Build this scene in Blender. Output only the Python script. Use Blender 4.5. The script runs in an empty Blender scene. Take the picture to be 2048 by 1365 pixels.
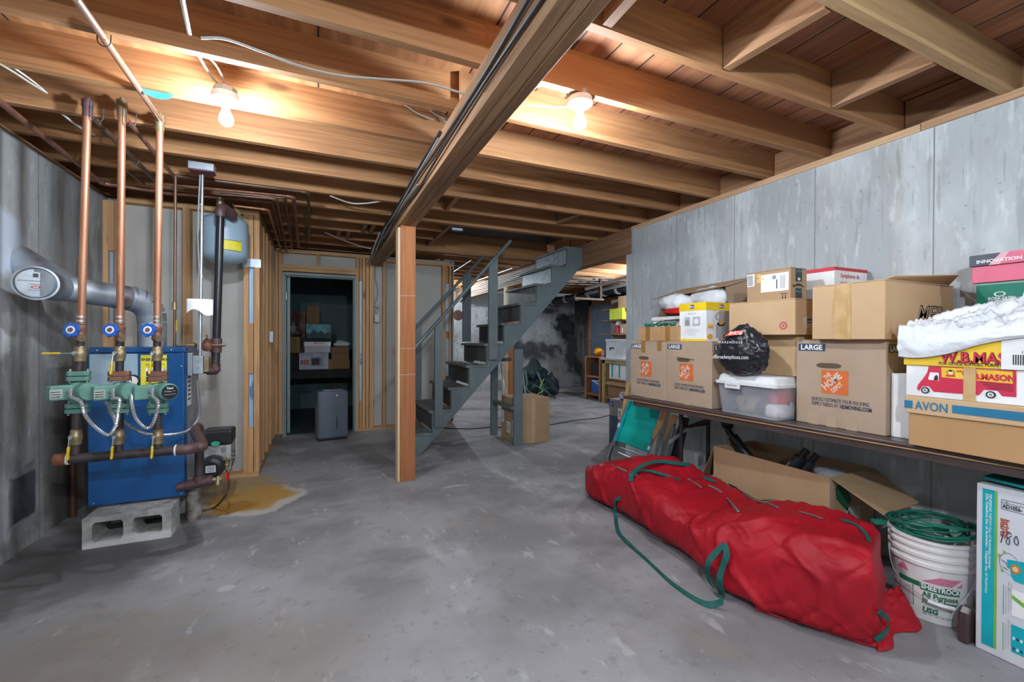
import bpy, bmesh, math, random
from math import sin, cos, pi, radians as rad
from mathutils import Vector as V, Matrix, noise
random.seed(7)
sc = bpy.context.scene
COL = sc.collection
# ---------------------------------------------------------------- camera
CAMH = 1.25
YAW, PIT, ROL, FPX = rad(23.92), rad(-.304), rad(.209), 869.
_f = V((sin(YAW)*cos(PIT), cos(YAW)*cos(PIT), sin(PIT)))
_r = V((cos(YAW), -sin(YAW), 0)); _u = _r.cross(_f)
CR = _r*cos(ROL)+_u*sin(ROL); CU = -_r*sin(ROL)+_u*cos(ROL); CF = _f
cd = bpy.data.cameras.new('camera'); cam = bpy.data.objects.new('camera', cd); COL.objects.link(cam)
cd.sensor_width = 36; cd.lens = FPX/2048*36; cd.clip_start = .02; cd.clip_end = 60
cam.matrix_world = Matrix(((CR.x, CU.x, -CF.x, 0), (CR.y, CU.y, -CF.y, 0), (CR.z, CU.z, -CF.z, CAMH), (0, 0, 0, 1)))
sc.camera = cam
# ---------------------------------------------------------------- world, exposure
w = bpy.data.worlds.new('world'); sc.world = w; w.use_nodes = True
w.node_tree.nodes['Background'].inputs[0].default_value = (.8, .85, 1, 1)
w.node_tree.nodes['Background'].inputs[1].default_value = .05
sc.view_settings.view_transform = 'Standard'; sc.view_settings.look = 'None'
sc.view_settings.gamma = 1; sc.view_settings.use_curve_mapping = False
sc.view_settings.exposure = 1.55
sc.cycles.max_bounces = 10; sc.cycles.diffuse_bounces = 6
sc.cycles.sample_clamp_indirect = 6
sc.cycles.use_denoising = True
BULB_POWER = 26.0       # radiance of the bare bulbs' glass
BULB_COL = (.80, .90, 1.0)

def at(px, py, X=None, Y=None, Z=None):
    """point of the room seen at a pixel of the 2048x1365 photograph, on a wall, floor or height plane"""
    d = CR*(px-1024)+CU*(682.5-py)+CF*FPX
    if X is not None: t = X/d.x
    elif Y is not None: t = Y/d.y
    else: t = (Z-CAMH)/d.z
    return V((d.x*t, d.y*t, d.z*t+CAMH))
# ---------------------------------------------------------------- materials
class N:
    def __init__(s, name):
        s.m = bpy.data.materials.new(name); s.m.use_nodes = True; s.t = s.m.node_tree
        s.b = s.t.nodes['Principled BSDF']
    def n(s, ty, **k):
        x = s.t.nodes.new(ty)
        for a, v in k.items():
            if hasattr(x, a): setattr(x, a, v)
        return x
    def l(s, a, b): s.t.links.new(a, b)
    def math(s, op, a, b=None, c=None, clamp=False):
        x = s.n('ShaderNodeMath', operation=op); x.use_clamp = clamp
        for i, q in enumerate((a, b, c)):
            if q is None: continue
            if isinstance(q, (int, float)): x.inputs[i].default_value = q
            else: s.l(q, x.inputs[i])
        return x.outputs[0]
    def mix(s, f, a, b):
        x = s.n('ShaderNodeMix', data_type='RGBA')
        for i, q in ((0, f), (6, a), (7, b)):
            if isinstance(q, (int, float)): x.inputs[i].default_value = q
            elif isinstance(q, tuple): x.inputs[i].default_value = (*q[:3], 1)
            else: s.l(q, x.inputs[i])
        return x.outputs[2]
    def noise(s, vec, sc_, det=4, rough=.55, dist=0):
        x = s.n('ShaderNodeTexNoise'); s.l(vec, x.inputs['Vector'])
        x.inputs['Scale'].default_value = sc_; x.inputs['Detail'].default_value = det
        x.inputs['Roughness'].default_value = rough; x.inputs['Distortion'].default_value = dist
        return x.outputs[0]
    def step(s, v, lo, hi):
        x = s.n('ShaderNodeMapRange'); s.l(v, x.inputs[0]); x.interpolation_type = 'SMOOTHSTEP'
        x.inputs[1].default_value = lo; x.inputs[2].default_value = hi
        return x.outputs[0]
    def coords(s, stretch=(1, 1, 1), rnd=True):
        tc = s.n('ShaderNodeTexCoord'); o = tc.outputs['Object']
        if rnd:
            oi = s.n('ShaderNodeObjectInfo'); mu = s.n('ShaderNodeVectorMath', operation='SCALE')
            mu.inputs[0].default_value = (13, 29, 17); s.l(oi.outputs['Random'], mu.inputs['Scale'])
            ad = s.n('ShaderNodeVectorMath', operation='ADD'); s.l(o, ad.inputs[0]); s.l(mu.outputs[0], ad.inputs[1]); o = ad.outputs[0]
        if stretch != (1, 1, 1):
            mp = s.n('ShaderNodeVectorMath', operation='MULTIPLY'); s.l(o, mp.inputs[0]); mp.inputs[1].default_value = stretch; o = mp.outputs[0]
        return o
def mat(name, col, rough=.6, metal=0., col2=None, ns=6, det=4, stretch=(1, 1, 1), lo=.35, hi=.65, bump=0, bscale=None, layers=(),
        alpha=1, trans=0, emis=0, spec=.5, rnd=True, coat=0, sheen=0, rvar=0, bdist=.004):
    """procedural surface: two noise-mixed tones plus blotch layers.
    layer = ('n', colour, scale, stretch, lo, hi[, amount]) or ('s', colour, centre, radii, soft, wobble[, amount])"""
    s = N(name); b = s.b
    c = s.coords(stretch, rnd)
    out = None
    if col2 is None: col2 = tuple(v*.86 for v in col)
    nz = s.noise(c, ns, det)
    out = s.mix(s.step(nz, lo, hi), col, col2)
    for L in layers:
        if L[0] == 'n':
            cc = s.coords(L[3], rnd)
            f = s.step(s.noise(cc, L[2], 5, .6), L[4], L[5])
            f = s.math('MULTIPLY', f, L[6] if len(L) > 6 else 1.)
            out = s.mix(f, out, L[1])
        elif L[0] == 's':
            o = s.n('ShaderNodeNewGeometry').outputs['Position']
            sb = s.n('ShaderNodeVectorMath', operation='SUBTRACT'); s.l(o, sb.inputs[0]); sb.inputs[1].default_value = L[2]
            dv = s.n('ShaderNodeVectorMath', operation='DIVIDE'); s.l(sb.outputs[0], dv.inputs[0]); dv.inputs[1].default_value = L[3]
            ln = s.n('ShaderNodeVectorMath', operation='LENGTH'); s.l(dv.outputs[0], ln.inputs[0])
            nn = s.noise(o, 5, 5, .6); nn = s.math('MULTIPLY_ADD', nn, 2*L[5], -L[5])
            v = s.math('ADD', ln.outputs['Value'], nn)
            f = s.math('SUBTRACT', 1., s.step(v, 1-L[4], 1.))
            f = s.math('MULTIPLY', f, L[6] if len(L) > 6 else 1.)
            out = s.mix(f, out, L[1])
        elif L[0] == 'seam':     # ('seam', colour, axis index, pitch, width)
            o = s.n('ShaderNodeNewGeometry').outputs['Position']; sp = s.n('ShaderNodeSeparateXYZ'); s.l(o, sp.inputs[0])
            q = s.math('FRACT', s.math('DIVIDE', s.math('ADD', sp.outputs[L[2]], 50.03), L[3]))
            f = s.math('LESS_THAN', q, L[4]/L[3])
            if len(L) > 5:
                fl = s.math('FLOOR', s.math('DIVIDE', s.math('ADD', sp.outputs[L[2]], 50.03), L[3]))
                wn = s.n('ShaderNodeTexWhiteNoise', noise_dimensions='1D'); s.l(fl, wn.inputs['W'])
                out = s.mix(s.math('MULTIPLY', wn.outputs[0], .55), out, L[5])
            out = s.mix(f, out, L[1])
    s.l(out, b.inputs['Base Color'])
    b.inputs['Roughness'].default_value = rough; b.inputs['Metallic'].default_value = metal
    b.inputs['Specular IOR Level'].default_value = spec
    if rvar: s.l(s.math('MULTIPLY_ADD', nz, rvar, rough-rvar/2), b.inputs['Roughness'])
    if coat: b.inputs['Coat Weight'].default_value = coat
    if sheen: b.inputs['Sheen Weight'].default_value = sheen
    if alpha < 1: b.inputs['Alpha'].default_value = alpha
    if trans: b.inputs['Transmission Weight'].default_value = trans
    if emis:
        b.inputs['Emission Color'].default_value = (*col, 1); b.inputs['Emission Strength'].default_value = emis
    if bump:
        bp = s.n('ShaderNodeBump'); bp.inputs['Strength'].default_value = bump; bp.inputs['Distance'].default_value = bdist
        s.l(s.noise(c, bscale or ns*4, 6, .6), bp.inputs['Height']); s.l(bp.outputs[0], b.inputs['Normal'])
    return s.m
def wood(name, ax, c1, c2, c3=None, rough=.7, g=9, knots=True):
    """timber with the grain along ax"""
    s = N(name); st = [14.]*3; st[ax] = .55; s1 = s.coords(tuple(st))
    st2 = [2.2]*3; st2[ax] = .35; s2 = s.coords(tuple(st2))
    a = s.noise(s1, g/4, 6, .62, 1.2); bb = s.noise(s2, 1.3, 4, .5, .4)
    out = s.mix(s.step(a, .36, .66), c1, c2)
    out = s.mix(s.math('MULTIPLY', s.step(bb, .42, .68), .55), out, c3 or tuple(v*.55 for v in c2))
    oi = s.n('ShaderNodeObjectInfo')
    out = s.mix(s.math('MULTIPLY', oi.outputs['Random'], .28), out, tuple(min(1, v*1.45) for v in c1))
    if knots:
        st3 = [3.2]*3; st3[ax] = 1.1; s3 = s.coords(tuple(st3)); vo = s.n('ShaderNodeTexVoronoi'); s.l(s3, vo.inputs['Vector']); vo.inputs['Scale'].default_value = 1.1
        k = s.math('SUBTRACT', 1., s.step(vo.outputs['Distance'], .03, .11)); out = s.mix(s.math('MULTIPLY', k, .7), out, tuple(v*.25 for v in c2))
    s.l(out, s.b.inputs['Base Color']); s.b.inputs['Roughness'].default_value = rough; s.b.inputs['Specular IOR Level'].default_value = .3
    bp = s.n('ShaderNodeBump'); bp.inputs['Strength'].default_value = .25; bp.inputs['Distance'].default_value = .002
    s.l(a, bp.inputs['Height']); s.l(bp.outputs[0], s.b.inputs['Normal'])
    return s.m
# ---------------------------------------------------------------- mesh helpers
MW = {}
def mw(o): return MW.get(o.name, Matrix())
def thing(name, label=None, cat=None, loc=(0, 0, 0), rotz=0, group=None, kind=None, parent=None):
    o = bpy.data.objects.new(name, None); COL.objects.link(o); o.empty_display_size = .05
    m = Matrix.Translation(V(loc)) @ Matrix.Rotation(rotz, 4, 'Z')
    if parent: o.parent = parent; m = mw(parent)
    else: o.location = loc; o.rotation_euler = (0, 0, rotz)
    MW[o.name] = m
    tag(o, label, cat, group, kind); return o
def tag(o, label=None, cat=None, group=None, kind=None):
    if label: o['label'] = label
    if cat: o['category'] = cat
    if group: o['group'] = group
    if kind: o['kind'] = kind
    return o
def frame(d):
    d = V(d).normalized(); a = V((0, 0, 1)) if abs(d.z) < .9 else V((1, 0, 0))
    u = a.cross(d).normalized(); return u, d.cross(u).normalized(), d
class B:
    def __init__(s): s.b = bmesh.new()
    def _faces(s, vs, fs):
        bv = [s.b.verts.new(v) for v in vs]
        for f in fs:
            try: s.b.faces.new([bv[i] for i in f])
            except ValueError: pass
        return s
    def box(s, x0, y0, z0, x1, y1, z1):
        vs = [(x, y, z) for x in (min(x0, x1), max(x0, x1)) for y in (min(y0, y1), max(y0, y1)) for z in (min(z0, z1), max(z0, z1))]
        return s._faces(vs, [(0, 1, 3, 2), (4, 6, 7, 5), (0, 4, 5, 1), (2, 3, 7, 6), (0, 2, 6, 4), (1, 5, 7, 3)])
    def obox(s, c, u, v, n, su, sv, sn):
        """box centred at c with half sizes along directions u, v, n"""
        c, u, v, n = V(c), V(u).normalized(), V(v).normalized(), V(n).normalized()
        vs = [c+u*a*su+v*b_*sv+n*d*sn for a in (-1, 1) for b_ in (-1, 1) for d in (-1, 1)]
        return s._faces(vs, [(0, 1, 3, 2), (4, 6, 7, 5), (0, 4, 5, 1), (2, 3, 7, 6), (0, 2, 6, 4), (1, 5, 7, 3)])
    def bar(s, p, q, w_, h_, up=(0, 0, 1)):
        p, q = V(p), V(q); d = (q-p); n = d.normalized(); u = V(up).cross(n)
        if u.length < 1e-3: u = V((1, 0, 0)).cross(n)
        u.normalize(); v = n.cross(u)
        return s.obox((p+q)/2, u, v, n, w_/2, h_/2, d.length/2)
    def ring(s, c, u, v, r, n):
        return [s.b.verts.new(V(c)+V(u)*r*cos(2*pi*i/n)+V(v)*r*sin(2*pi*i/n)) for i in range(n)]
    def skinrings(s, rings, cap=True, closed=False):
        n = len(rings[0]); m = len(rings)
        for k in range(m if closed else m-1):
            a, b_ = rings[k], rings[(k+1) % m]
            for i in range(n):
                try: s.b.faces.new((a[i], a[(i+1) % n], b_[(i+1) % n], b_[i]))
                except ValueError: pass
        if cap and not closed:
            for r in (rings[0][::-1], rings[-1]):
                try: s.b.faces.new(r)
                except ValueError: pass
        return s
    def cyl(s, p, q, r0, r1=None, n=20, cap=True):
        p, q = V(p), V(q); u, v, d = frame(q-p); r1 = r0 if r1 is None else r1
        return s.skinrings([s.ring(p, u, v, r0, n), s.ring(q, u, v, r1, n)], cap)
    def lathe(s, prof, c=(0, 0, 0), axis=(0, 0, 1), n=28, cap=True):
        """prof = [(radius, distance along axis)]"""
        u, v, d = frame(axis); c = V(c)
        return s.skinrings([s.ring(c+d*h, u, v, max(r, 1e-4), n) for r, h in prof], cap)
    def tube(s, pts, r, n=10, smooth=0, flat=1., closed=False, rib=0):
        pts = [V(p) for p in pts]
        if smooth: pts = spline(pts, smooth, closed)
        m = len(pts); rings = []; u0 = None
        for k, p in enumerate(pts):
            a = pts[(k-1) % m] if (closed or k) else p; b_ = pts[(k+1) % m] if (closed or k < m-1) else p
            d = (b_-a).normalized()
            if u0 is None: u0, v0, _ = frame(d)
            u0 = (u0-d*u0.dot(d)); u0 = u0.normalized() if u0.length > 1e-6 else frame(d)[0]
            v0 = d.cross(u0)
            rr = r[k] if isinstance(r, (list, tuple)) else r
            if rib and k % 2: rr *= 1-rib
            rings.append([s.b.verts.new(p+u0*rr*cos(2*pi*i/n)+v0*rr*flat*sin(2*pi*i/n)) for i in range(n)])
        return s.skinrings(rings, True, closed)
    def strip(s, pts, wdir, wid, th=.003, smooth=0):
        """webbing: a flat band along pts, wid wide along wdir (vector or list of vectors)"""
        pts = [V(p) for p in pts]; ws = wdir if isinstance(wdir, list) else [V(wdir)]*len(pts)
        if smooth: pts = spline(pts, smooth); ws = spline([V(q) for q in ws], smooth)
        rings = []
        for k, p in enumerate(pts):
            d = (pts[min(k+1, len(pts)-1)]-pts[max(k-1, 0)]).normalized(); wv = V(ws[k]).normalized(); nn = d.cross(wv)
            nn = nn.normalized() if nn.length > 1e-5 else V((0, 0, 1))
            rings.append([s.b.verts.new(p+wv*a*wid/2+nn*b_*th/2) for a, b_ in ((-1, -1), (1, -1), (1, 1), (-1, 1))])
        return s.skinrings(rings, True)
    def prism(s, poly, o, u, v, n, t):
        """polygon in the (u, v) plane at o, t thick along n"""
        o, u, v, n = V(o), V(u), V(v), V(n)
        a = [s.b.verts.new(o+u*x+v*y) for x, y in poly]; b_ = [s.b.verts.new(o+u*x+v*y+n*t) for x, y in poly]
        s.b.faces.new(a[::-1]); s.b.faces.new(b_)
        for i in range(len(poly)): j = (i+1) % len(poly); s.b.faces.new((a[i], a[j], b_[j], b_[i]))
        return s
    def sphere(s, c, r, sx=1, sy=1, sz=1, n=16, m=10):
        c = V(c); top = s.b.verts.new(c+V((0, 0, r*sz))); bot = s.b.verts.new(c-V((0, 0, r*sz)))
        rings = [[s.b.verts.new(c+V((r*sx*sin(pi*j/m)*cos(2*pi*i/n), r*sy*sin(pi*j/m)*sin(2*pi*i/n), r*sz*cos(pi*j/m)))) for i in range(n)] for j in range(1, m)]
        s.skinrings(rings, False)
        for i in range(n):
            s.b.faces.new((top, rings[0][i], rings[0][(i+1) % n])); s.b.faces.new((bot, rings[-1][(i+1) % n], rings[-1][i]))
        return s
    def sheet(s, fn, nu, nv, th=0):
        """grid surface fn(a, b) with a, b in 0..1"""
        g = [[s.b.verts.new(fn(i/nu, j/nv)) for j in range(nv+1)] for i in range(nu+1)]
        for i in range(nu):
            for j in range(nv): s.b.faces.new((g[i][j], g[i+1][j], g[i+1][j+1], g[i][j+1]))
        return s
    def done(s, name, m, parent=None, smooth=False, bevel=0, sub=0, local=False, solid=0, ang=40, label=None):
        bmesh.ops.recalc_face_normals(s.b, faces=s.b.faces[:]) if not solid else None
        me = bpy.data.meshes.new(name)
        if parent is not None:
            if not local: s.b.transform(mw(parent).inverted())
            org = None
        else:
            xs = [v.co for v in s.b.verts]; org = V(((min(v.x for v in xs)+max(v.x for v in xs))/2, (min(v.y for v in xs)+max(v.y for v in xs))/2, min(v.z for v in xs)))
            s.b.transform(Matrix.Translation(-org))
        s.b.to_mesh(me); s.b.free()
        o = bpy.data.objects.new(name, me); COL.objects.link(o)
        if parent is not None: o.parent = parent; MW[o.name] = mw(parent)
        else: o.location = org; MW[o.name] = Matrix.Translation(org)
        me.materials.append(m)
        if smooth:
            me.shade_smooth()
            if ang < 180:
                try: me.set_sharp_from_angle(angle=rad(ang))
                except Exception: pass
        if solid:
            q = o.modifiers.new('thickness', 'SOLIDIFY'); q.thickness = solid; q.offset = 0
        if bevel:
            q = o.modifiers.new('bevel', 'BEVEL'); q.width = bevel; q.segments = 2; q.limit_method = 'ANGLE'; q.angle_limit = rad(50)
        if sub:
            q = o.modifiers.new('subdiv', 'SUBSURF'); q.levels = sub; q.render_levels = sub
        if label: o['label'] = label
        return o
def spline(pts, k, closed=False):
    out = []; m = len(pts)
    for i in range(m if closed else m-1):
        p0 = pts[(i-1) % m] if (closed or i) else pts[0]*2-pts[1]; p1 = pts[i]; p2 = pts[(i+1) % m]
        p3 = pts[(i+2) % m] if (closed or i < m-2) else p2*2-p1
        for j in range(k):
            t = j/k; out.append(.5*((2*p1)+(p2-p0)*t+(2*p0-5*p1+4*p2-p3)*t*t+(3*p1-p0-3*p2+p3)*t**3))
    if not closed: out.append(pts[-1])
    return out
def bx(x0, y0, z0, x1, y1, z1): return B().box(x0, y0, z0, x1, y1, z1)
class Face:
    """a flat side of a thing on which printed marks sit: origin o, right u, up v"""
    def __init__(s, parent, o, u, v): s.p, s.o, s.u, s.v = parent, V(o), V(u).normalized(), V(v).normalized(); s.n = s.u.cross(s.v)
    def pt(s, x, y, l=0): return s.o+s.u*x+s.v*y+s.n*l
    def rect(s, name, x, y, w_, h_, m, lift=.001, label=None):
        return B().prism([(x, y), (x+w_, y), (x+w_, y+h_), (x, y+h_)], s.o, s.u, s.v, s.n, lift).done(name, m, s.p, label=label)
    def poly(s, name, pts, m, lift=.001, label=None):
        return B().prism(pts, s.o, s.u, s.v, s.n, lift).done(name, m, s.p, label=label)
    def polys(s, name, ps, m, lift=.001):
        b = B()
        for q in ps: b.prism(q, s.o, s.u, s.v, s.n, lift)
        return b.done(name, m, s.p)
    def disc(s, name, x, y, r, m, lift=.001, r2=0, n=32, sx=1.):
        b = B()
        if r2: 
            for i in range(n):
                a0, a1 = 2*pi*i/n, 2*pi*(i+1)/n
                b.prism([(x+sx*r*cos(a0), y+r*sin(a0)), (x+sx*r*cos(a1), y+r*sin(a1)), (x+sx*r2*cos(a1), y+r2*sin(a1)), (x+sx*r2*cos(a0), y+r2*sin(a0))], s.o, s.u, s.v, s.n, lift)
        else: b.prism([(x+sx*r*cos(2*pi*i/n), y+r*sin(2*pi*i/n)) for i in range(n)], s.o, s.u, s.v, s.n, lift)
        return b.done(name, m, s.p)
    def text(s, name, t, x, y, size, m, align='LEFT', rot=0, lift=.0015, bold=0, sx=1., space=1., shear=0, w=None):
        cu = bpy.data.curves.new(name, 'FONT'); cu.body = t; cu.size = size; cu.align_x = align; cu.extrude = .0002
        cu.offset = bold*size; cu.space_character = space; cu.shear = shear; cu.resolution_u = 2
        tmp = bpy.data.objects.new('tmp', cu); COL.objects.link(tmp)
        dg = bpy.context.evaluated_depsgraph_get(); me = bpy.data.meshes.new_from_object(tmp.evaluated_get(dg))
        bpy.data.objects.remove(tmp); bpy.data.curves.remove(cu)
        if w:
            xs = [v.co.x for v in me.vertices]; x_0 = min(xs); sx = w/(max(xs)-x_0)
            for v in me.vertices: v.co.x -= x_0 if align == 'LEFT' else 0
        c_, s_ = cos(rot), sin(rot)
        u2 = (s.u*c_+s.v*s_)*sx; v2 = s.v*c_-s.u*s_; o = s.pt(x, y, lift)
        M = Matrix(((u2.x, v2.x, s.n.x, o.x), (u2.y, v2.y, s.n.y, o.y), (u2.z, v2.z, s.n.z, o.z), (0, 0, 0, 1)))
        me.transform(mw(s.p).inverted() @ M)
        ob = bpy.data.objects.new(name, me); COL.objects.link(ob); ob.parent = s.p; MW[ob.name] = mw(s.p)
        me.materials.clear(); me.materials.append(m); return ob
def dup(root, loc, rotz=None, label=None):
    r = root.copy(); COL.objects.link(r); r.location = loc
    if rotz is not None: r.rotation_euler = (0, 0, rotz)
    if label: r['label'] = label
    for ch in list(root.children):
        c = ch.copy(); COL.objects.link(c); c.parent = r
        for g in list(ch.children):
            d = g.copy(); COL.objects.link(d); d.parent = c
    return r
XA, YA, ZA = V((1, 0, 0)), V((0, 1, 0)), V((0, 0, 1))
# ================================================================ materials
JO = wood('joist timber', 0, (.43, .225, .10), (.28, .125, .05), (.15, .062, .028))
JY = wood('timber along the house', 1, (.38, .21, .11), (.25, .12, .06), (.13, .06, .03))
GI = wood('girder timber', 1, (.44, .27, .15), (.27, .14, .07), (.12, .06, .035))
ST = wood('stud timber', 2, (.62, .38, .19), (.47, .25, .11), (.33, .16, .07))
STX = wood('plate timber', 0, (.60, .37, .18), (.46, .25, .11), (.32, .16, .07))
SIL = wood('sill timber', 1, (.62, .42, .25), (.46, .27, .14), (.36, .17, .09))
PO = wood('post timber', 2, (.46, .19, .075), (.33, .115, .04), (.20, .065, .025))
PW = wood('pale timber', 2, (.72, .55, .36), (.6, .42, .25), (.5, .33, .18))
PLY = mat('plywood underside', (.50, .24, .10), .7, col2=(.33, .14, .055), ns=3.2, stretch=(6, .7, 1), layers=[('n', (.2, .08, .035), 1.3, (1, .35, 1), .5, .75, .6), ('seam', (.03, .015, .01), 0, 1.22, .008)], rnd=False)
BRD = mat('board subfloor underside', (.44, .19, .085), .7, col2=(.27, .10, .045), ns=2.6, stretch=(8, .6, 1), layers=[('n', (.17, .07, .04), 1.1, (1, .5, 1), .5, .75, .6), ('seam', (.012, .006, .004), 0, .19, .009, (.16, .07, .04))], rnd=False)
CONC_F = mat('floor concrete', (.325, .33, .345), .72, col2=(.21, .21, .218), ns=1.25, det=12, lo=.40, hi=.62, bump=.45, bscale=30, rnd=False, rvar=.3, layers=[
    ('n', (.165, .16, .16), .75, (1, 1.5, 1), .52, .66, .8),
    ('n', (.50, .51, .53), 2.1, (1, .6, 1), .58, .72, .6),
    ('n', (.29, .25, .20), 1.1, (1.4, 1, 1), .58, .72, .5),
    ('n', (.50, .51, .52), 6.5, (1.6, .7, 1), .60, .70, .5),
    ('n', (.17, .17, .175), 14, (1, 1, 1), .56, .70, .55),
    ('n', (.10, .10, .10), 45, (1, 1, 1), .66, .70, .8),
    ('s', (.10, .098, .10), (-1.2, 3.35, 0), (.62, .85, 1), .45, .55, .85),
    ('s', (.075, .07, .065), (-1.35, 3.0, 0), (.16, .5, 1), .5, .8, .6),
    ('s', (.17, .14, .10), (-.9, 2.2, 0), (.75, .5, 1), .7, .8, .55),
    ('s', (.20, .165, .125), (-.2, 1.9, 0), (.6, .45, 1), .8, .9, .45),
    ('s', (.55, .54, .50), (-.44, 3.86, 0), (.33, .37, 1), .12, .35, .8),
    ('s', (.46, .26, .05), (-.50, 3.93, 0), (.34, .36, 1), .25, .35, .95),
    ('s', (.33, .15, .02), (-.60, 3.75, 0), (.22, .15, 1), .5, .8, .8),
    ('s', (.40, .28, .12), (-.66, 4.3, 0), (.42, .30, 1), .5, .5, .8),
    ('s', (.5, .5, .5), (-.42, 2.55, 0), (.05, .035, 1), .5, .4, .6),
    ('s', (.6, .61, .62), (1.05, 3.55, 0), (.13, .012, 1), .5, 1.1, .9)])
def conc_wall(name, base, dark, light, extra=(), streak=(.40, .39, .36)):
    return mat(name, base, .82, col2=dark, ns=1.3, det=8, stretch=(1, 1, .55), bump=.4, bscale=30, rnd=False, layers=[
        ('n', light, 2.4, (1.3, 1.3, .5), .48, .70, .6),
        ('n', streak, 5.5, (2.6, 2.6, .14), .52, .70, .42),
        ('n', tuple(min(1, v*1.25) for v in light), 11, (2, 2, .5), .54, .74, .35),
        ('n', tuple(v*.6 for v in base), 7.5, (3.4, 3.4, .2), .60, .68, .45),
        ('n', tuple(v*.7 for v in base), 16, (1, 1, .6), .58, .70, .4),
        ('n', tuple(v*.4 for v in base), 26, (1, 1, 1), .66, .72, .7), *extra])
WALL_R = conc_wall('bright formed concrete', (.52, .56, .58), (.40, .435, .45), (.72, .77, .79), extra=[
    ('n', (.30, .32, .30), 9, (3.2, 3.2, .25), .60, .64, .6), ('seam', (.24, .25, .25), 1, .61, .006)])
WALL_L = conc_wall('grey formed concrete', (.38, .40, .40), (.23, .235, .23), (.52, .55, .56), extra=[
    ('n', (.10, .095, .085), 1.5, (1, 1.6, .5), .52, .72, .75),
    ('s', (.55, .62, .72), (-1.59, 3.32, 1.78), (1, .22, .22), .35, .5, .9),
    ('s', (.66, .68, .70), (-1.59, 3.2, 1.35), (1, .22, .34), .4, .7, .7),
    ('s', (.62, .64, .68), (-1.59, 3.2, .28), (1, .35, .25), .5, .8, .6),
    ('s', (.09, .085, .08), (-1.59, 4.0, .35), (1, .55, .75), .6, .6, .7),
    ('seam', (.13, .13, .125), 1, .61, .006)])
WALL_F = conc_wall('mouldy far concrete', (.38, .40, .41), (.27, .28, .29), (.52, .54, .55), extra=[
    ('n', (.13, .13, .135), 7.5, (1, 1, 1), .58, .64, .55),
    ('s', (.05, .05, .055), (4.9, 10.2, .80), (1.5, 1, .30), .9, 1.3, .5),
    ('s', (.02, .022, .03), (6.15, 10.2, 1.62), (.50, 1, .42), .5, .8, 1.),
    ('s', (.03, .03, .035), (5.5, 10.2, 2.0), (.45, 1, .10), .5, .6, .8),
    ('s', (.03, .03, .035), (5.0, 10.2, .95), (1.3, 1, .30), .6, .9, .85),
    ('s', (.03, .03, .035), (6.3, 10.2, 1.0), (.3, 1, 1.1), .6, .7, .85),
    ('s', (.45, .42, .38), (4.8, 10.2, .35), (1.6, 1, .4), .6, .6, .7)])
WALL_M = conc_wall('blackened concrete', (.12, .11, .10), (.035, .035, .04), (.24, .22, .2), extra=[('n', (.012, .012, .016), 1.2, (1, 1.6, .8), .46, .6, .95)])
DRY = mat('unpainted drywall', (.50, .49, .455), .85, col2=(.44, .43, .40), ns=2, layers=[('n', (.33, .325, .30), 1.1, (1, 1, .5), .55, .75, .5), ('n', (.18, .17, .16), 40, (1, 1, 1), .70, .74, .6)])
DRY_D = mat('grey drywall', (.36, .37, .38), .85, col2=(.32, .33, .34), ns=2)
TEAL_P = mat('dark teal room paint', (.085, .15, .15), .7, col2=(.07, .125, .13), ns=2)
INS = mat('blue insulation facing', (.42, .60, .78), .45, col2=(.30, .50, .72), ns=9, stretch=(1, 1, .3))
INSP = mat('insulation print', (.03, .05, .25), .5)
PAINT = mat('grey green stair paint', (.135, .175, .185), .42, col2=(.115, .15, .16), ns=5, stretch=(1, 1, 1), bump=.12, bscale=60, layers=[('n', (.20, .24, .25), 9, (1, 1, .3), .62, .75, .3)])
PAINT_W = mat('worn stair paint', (.15, .17, .165), .5, col2=(.10, .115, .115), ns=9, layers=[('n', (.055, .055, .05), 7, (1, 1, 1), .55, .75, .7), ('n', (.28, .29, .28), 12, (1, 1, 1), .60, .76, .5)])
RISER = mat('bare fibreboard riser', (.085, .09, .092), .75, col2=(.06, .062, .065), ns=24, bump=.3)
FOIL = mat('foil faced riser', (.36, .42, .46), .38, metal=.3, col2=(.20, .25, .29), ns=26, bump=.6)
JAMB = mat('door jamb paint', (.22, .29, .29), .5, col2=(.19, .25, .25), ns=4)
STEEL = mat('galvanised steel', (.48, .53, .58), .46, metal=.65, col2=(.32, .36, .41), ns=7, layers=[('n', (.22, .24, .27), 5, (1, 1, 1), .6, .74, .5)])
CHROME = mat('bright conduit', (.62, .66, .70), .28, metal=.9)
COPPER = mat('aged copper', (.48, .235, .14), .48, metal=.6, col2=(.36, .16, .09), ns=3, stretch=(4, 4, .6), layers=[('n', (.55, .42, .30), 8, (3, 3, .5), .6, .72, .6), ('n', (.14, .07, .045), 5, (3, 3, .6), .6, .74, .6)])
COP_D = mat('dark copper', (.20, .11, .075), .45, metal=.6, col2=(.12, .07, .05), ns=4)
BRASS = mat('old brass', (.40, .32, .19), .42, metal=.7, col2=(.27, .20, .12), ns=12)
BRONZE = mat('reddish bronze', (.36, .16, .10), .5, metal=.5, col2=(.22, .10, .07), ns=14)
IRON = mat('black iron pipe', (.075, .06, .06), .45, metal=.35, col2=(.04, .035, .04), ns=8, layers=[('n', (.17, .075, .04), 9, (1, 1, 1), .56, .74, .6)])
IRON_M = mat('maroon iron fitting', (.14, .075, .075), .5, metal=.2, col2=(.09, .05, .05), ns=10)
RUST = mat('rusty cap', (.25, .085, .04), .8, col2=(.15, .05, .03), ns=20, bump=.3)
WHITE = mat('white plastic', (.80, .82, .84), .45)
BLACK = mat('black plastic', (.018, .02, .024), .35)
BLK_R = mat('matte black', (.02, .02, .02), .8)
YEL = mat('yellow vinyl', (.85, .60, .02), .45)
YEL_L = mat('yellow label', (.86, .76, .05), .5)
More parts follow.
